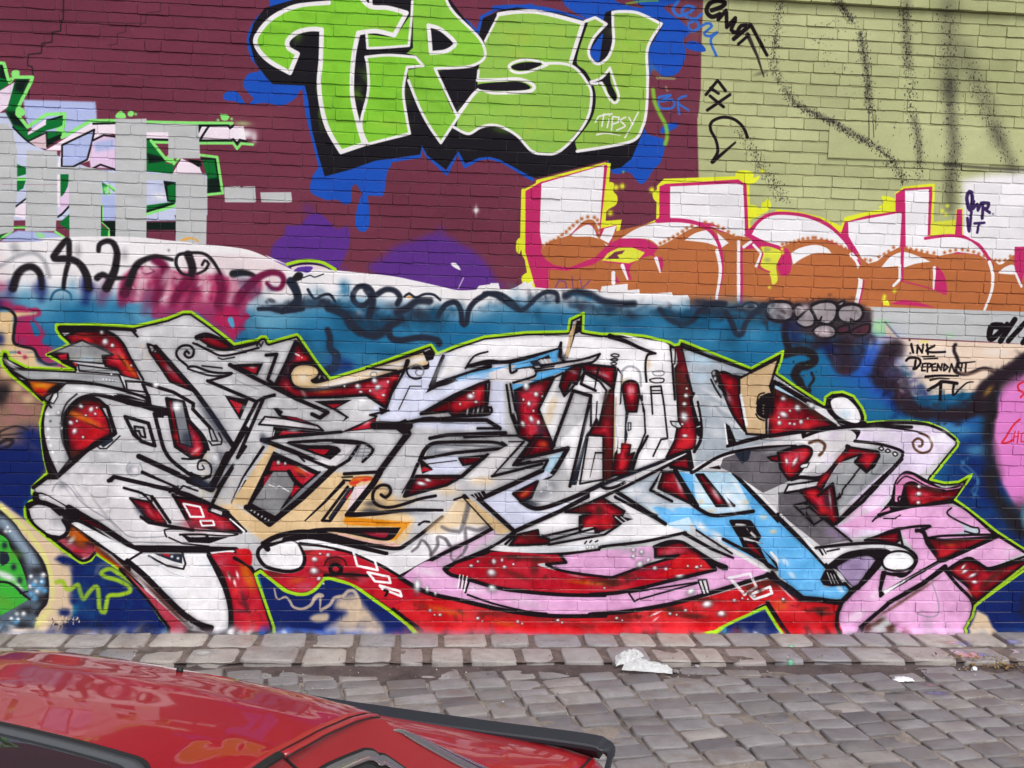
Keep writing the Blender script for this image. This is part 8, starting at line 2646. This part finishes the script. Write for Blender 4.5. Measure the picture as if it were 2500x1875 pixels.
# rear window with bright trim down both sides
def rw(u, v):
    s = u * 2 - 1; y = -1.40 + .80 * v + .06 * (1 - s * s) * v - .03 * (1 - s * s) * (1 - v); hw = .566 + .13 * v
    z = 1.432 + (.842 - 1.432) * (v * .92 + .08 * v * v); z -= .045 * abs(s) ** 3 * (1 - v * .6)
    return (s * hw, y, z)
grid('rear_window', rw, 20, 14, M_glass, thick=0)
def edge(s, v, dx=0, dz=0):
    x_, y_, z_ = rw(1 if s > 0 else 0, v); return (x_ + s * dx, y_, z_ + dz)
for s in (-1, 1):
    ptr = [(s * (side_x(z_) + .002), y_ + .002, z_ - .004 * max(0, 3 - q_)) for q_, (y_, z_) in enumerate(pil[1:-2])]
    tr = tube('rear_window_trim', ptr, .0055, M_chrome, taper=True)
    for k_, mt in enumerate((M_rim, M_rub, M_rim, M_rim)):
        nn = len(ptr) - 1
        tube('trim_bead', [(x_ - s * .004 * k_, y_ + (.006 + .015 * (k_ + 1)) * min(1, .15 + 1.3 * q / nn), z_ - .003 * k_) for q, (x_, y_, z_) in enumerate(ptr)], .0085, mt, tr, taper=True)
    grid('rear_pillar', lambda u, v, s=s: tuple((1 - u) * np.array((s * (side_x(interp([(a, c) for a, c in pil], pil[0][0] + (pil[-1][0] - pil[0][0]) * v)[0]) - .002), pil[0][0] + (pil[-1][0] - pil[0][0]) * v, interp([(a, c) for a, c in pil], pil[0][0] + (pil[-1][0] - pil[0][0]) * v)[0])) + u * np.array(edge(s, .12 + .88 * v))), 3, 16, M_red)
# windscreen, pillars and cabin tub
def ws(u, v):
    s = u * 2 - 1; y = -3.12 - .62 * v - .08 * (1 - s * s); hw = .56 + .16 * v; return (s * hw, y, 1.44 + (.84 - 1.44) * v - .05 * abs(s) ** 3 * (1 - v))
grid('windscreen', ws, 16, 8, M_glass)
for s in (-1, 1): tube('windscreen_pillar', [(s * .57, -3.08, 1.42), (s * .63, -3.32, 1.22), (s * .72, -3.72, .86)], .03, M_red)
cmesh('cabin_tub', [(-.62, -3.5, .88), (.62, -3.5, .88), (.62, -.75, .88), (-.62, -.75, .88)], [(0, 1, 2, 3)], M_cab, car, False)
for s in (-.34, .34):
    for yy in (-2.75, -1.75):
        st = cmesh('seat', [(s - .24, yy - .1, .88), (s + .24, yy - .1, .88), (s + .24, yy + .12, .88), (s - .24, yy + .12, .88), (s - .2, yy + .1, 1.28), (s + .2, yy + .1, 1.28), (s + .2, yy + .2, 1.28), (s - .2, yy + .2, 1.28)], [(3, 2, 1, 0), (4, 5, 6, 7), (0, 1, 5, 4), (1, 2, 6, 5), (2, 3, 7, 6), (3, 0, 4, 7)], M_cab, car, False)
# stub aerial at the back of the roof
ae = tube('aerial', [(.060, -1.485, roof_z(.06, -1.485) - .004), (.060, -1.482, roof_z(.06, -1.485) + .010)], .009, M_rub)
# bumpers, lamps, wheels
def bumper(name, y0, sgn_):
    P = [(-.88, y0 - sgn_ * .35, .40), (-.90, y0 - sgn_ * .10, .40), (-.80, y0 + sgn_ * .03, .40), (0, y0 + sgn_ * .06, .40), (.80, y0 + sgn_ * .03, .40), (.90, y0 - sgn_ * .10, .40), (.88, y0 - sgn_ * .35, .40)]
    return tube(name, bez(P, 6), .07, M_red, car, 10, 1.7)
bumper('rear_bumper', .0, 1); bumper('front_bumper', -4.46, -1)
for s in (-1, 1):
    cmesh('tail_lamp', [(s * .50, .006, .56), (s * .85, .004, .56), (s * .85, .004, .70), (s * .50, .006, .70), (s * .50, -.02, .56), (s * .85, -.02, .56), (s * .85, -.02, .70), (s * .50, -.02, .70)], [(0, 1, 2, 3), (4, 5, 1, 0), (5, 6, 2, 1), (6, 7, 3, 2), (7, 4, 0, 3)], M_tail, car, False)
    cmesh('headlight', [(s * .46, -4.47, .44), (s * .74, -4.45, .44), (s * .74, -4.44, .56), (s * .46, -4.465, .57), (s * .46, -4.38, .44), (s * .74, -4.36, .44), (s * .74, -4.36, .56), (s * .46, -4.38, .57)], [(0, 1, 2, 3), (4, 5, 1, 0), (5, 6, 2, 1), (6, 7, 3, 2), (7, 4, 0, 3)], M_lamp, car, False)
    for yw in (-.92, -3.62):
        V, F = [], []; NS = 28; prof = [(.17, .70), (.20, .80), (.215, .905), (.27, .925), (.305, .915), (.315, .88), (.315, .74), (.29, .70)]
        for k in range(NS):
            a = 2 * math.pi * k / NS
            for rr_, xx in prof: V.append((s * xx, yw + rr_ * math.cos(a), .315 - .090 + rr_ * math.sin(a)))
        for k in range(NS):
            for i in range(len(prof)): F.append((k * 8 + i, k * 8 + (i + 1) % 8, ((k + 1) % NS) * 8 + (i + 1) % 8, ((k + 1) % NS) * 8 + i))
        wh = empty('wheel'); wh.parent = car
        cmesh('tyre', V, F, M_tyre, wh)
        V = []; F = []
        for k in range(NS):
            a = 2 * math.pi * k / NS; rr_ = .21
            V += [(s * .895, yw + rr_ * math.cos(a), .225 + rr_ * math.sin(a)), (s * .86, yw + .17 * math.cos(a), .225 + .17 * math.sin(a)), (s * .885, yw + .06 * math.cos(a), .225 + .06 * math.sin(a))]
        for k in range(NS):
            q = (k + 1) % NS; F += [(k * 3, k * 3 + 1, q * 3 + 1, q * 3), (k * 3 + 1, k * 3 + 2, q * 3 + 2, q * 3 + 1)]
        F.append(tuple(k * 3 + 2 for k in range(NS)))
        cmesh('rim', V, F, M_rim, wh)
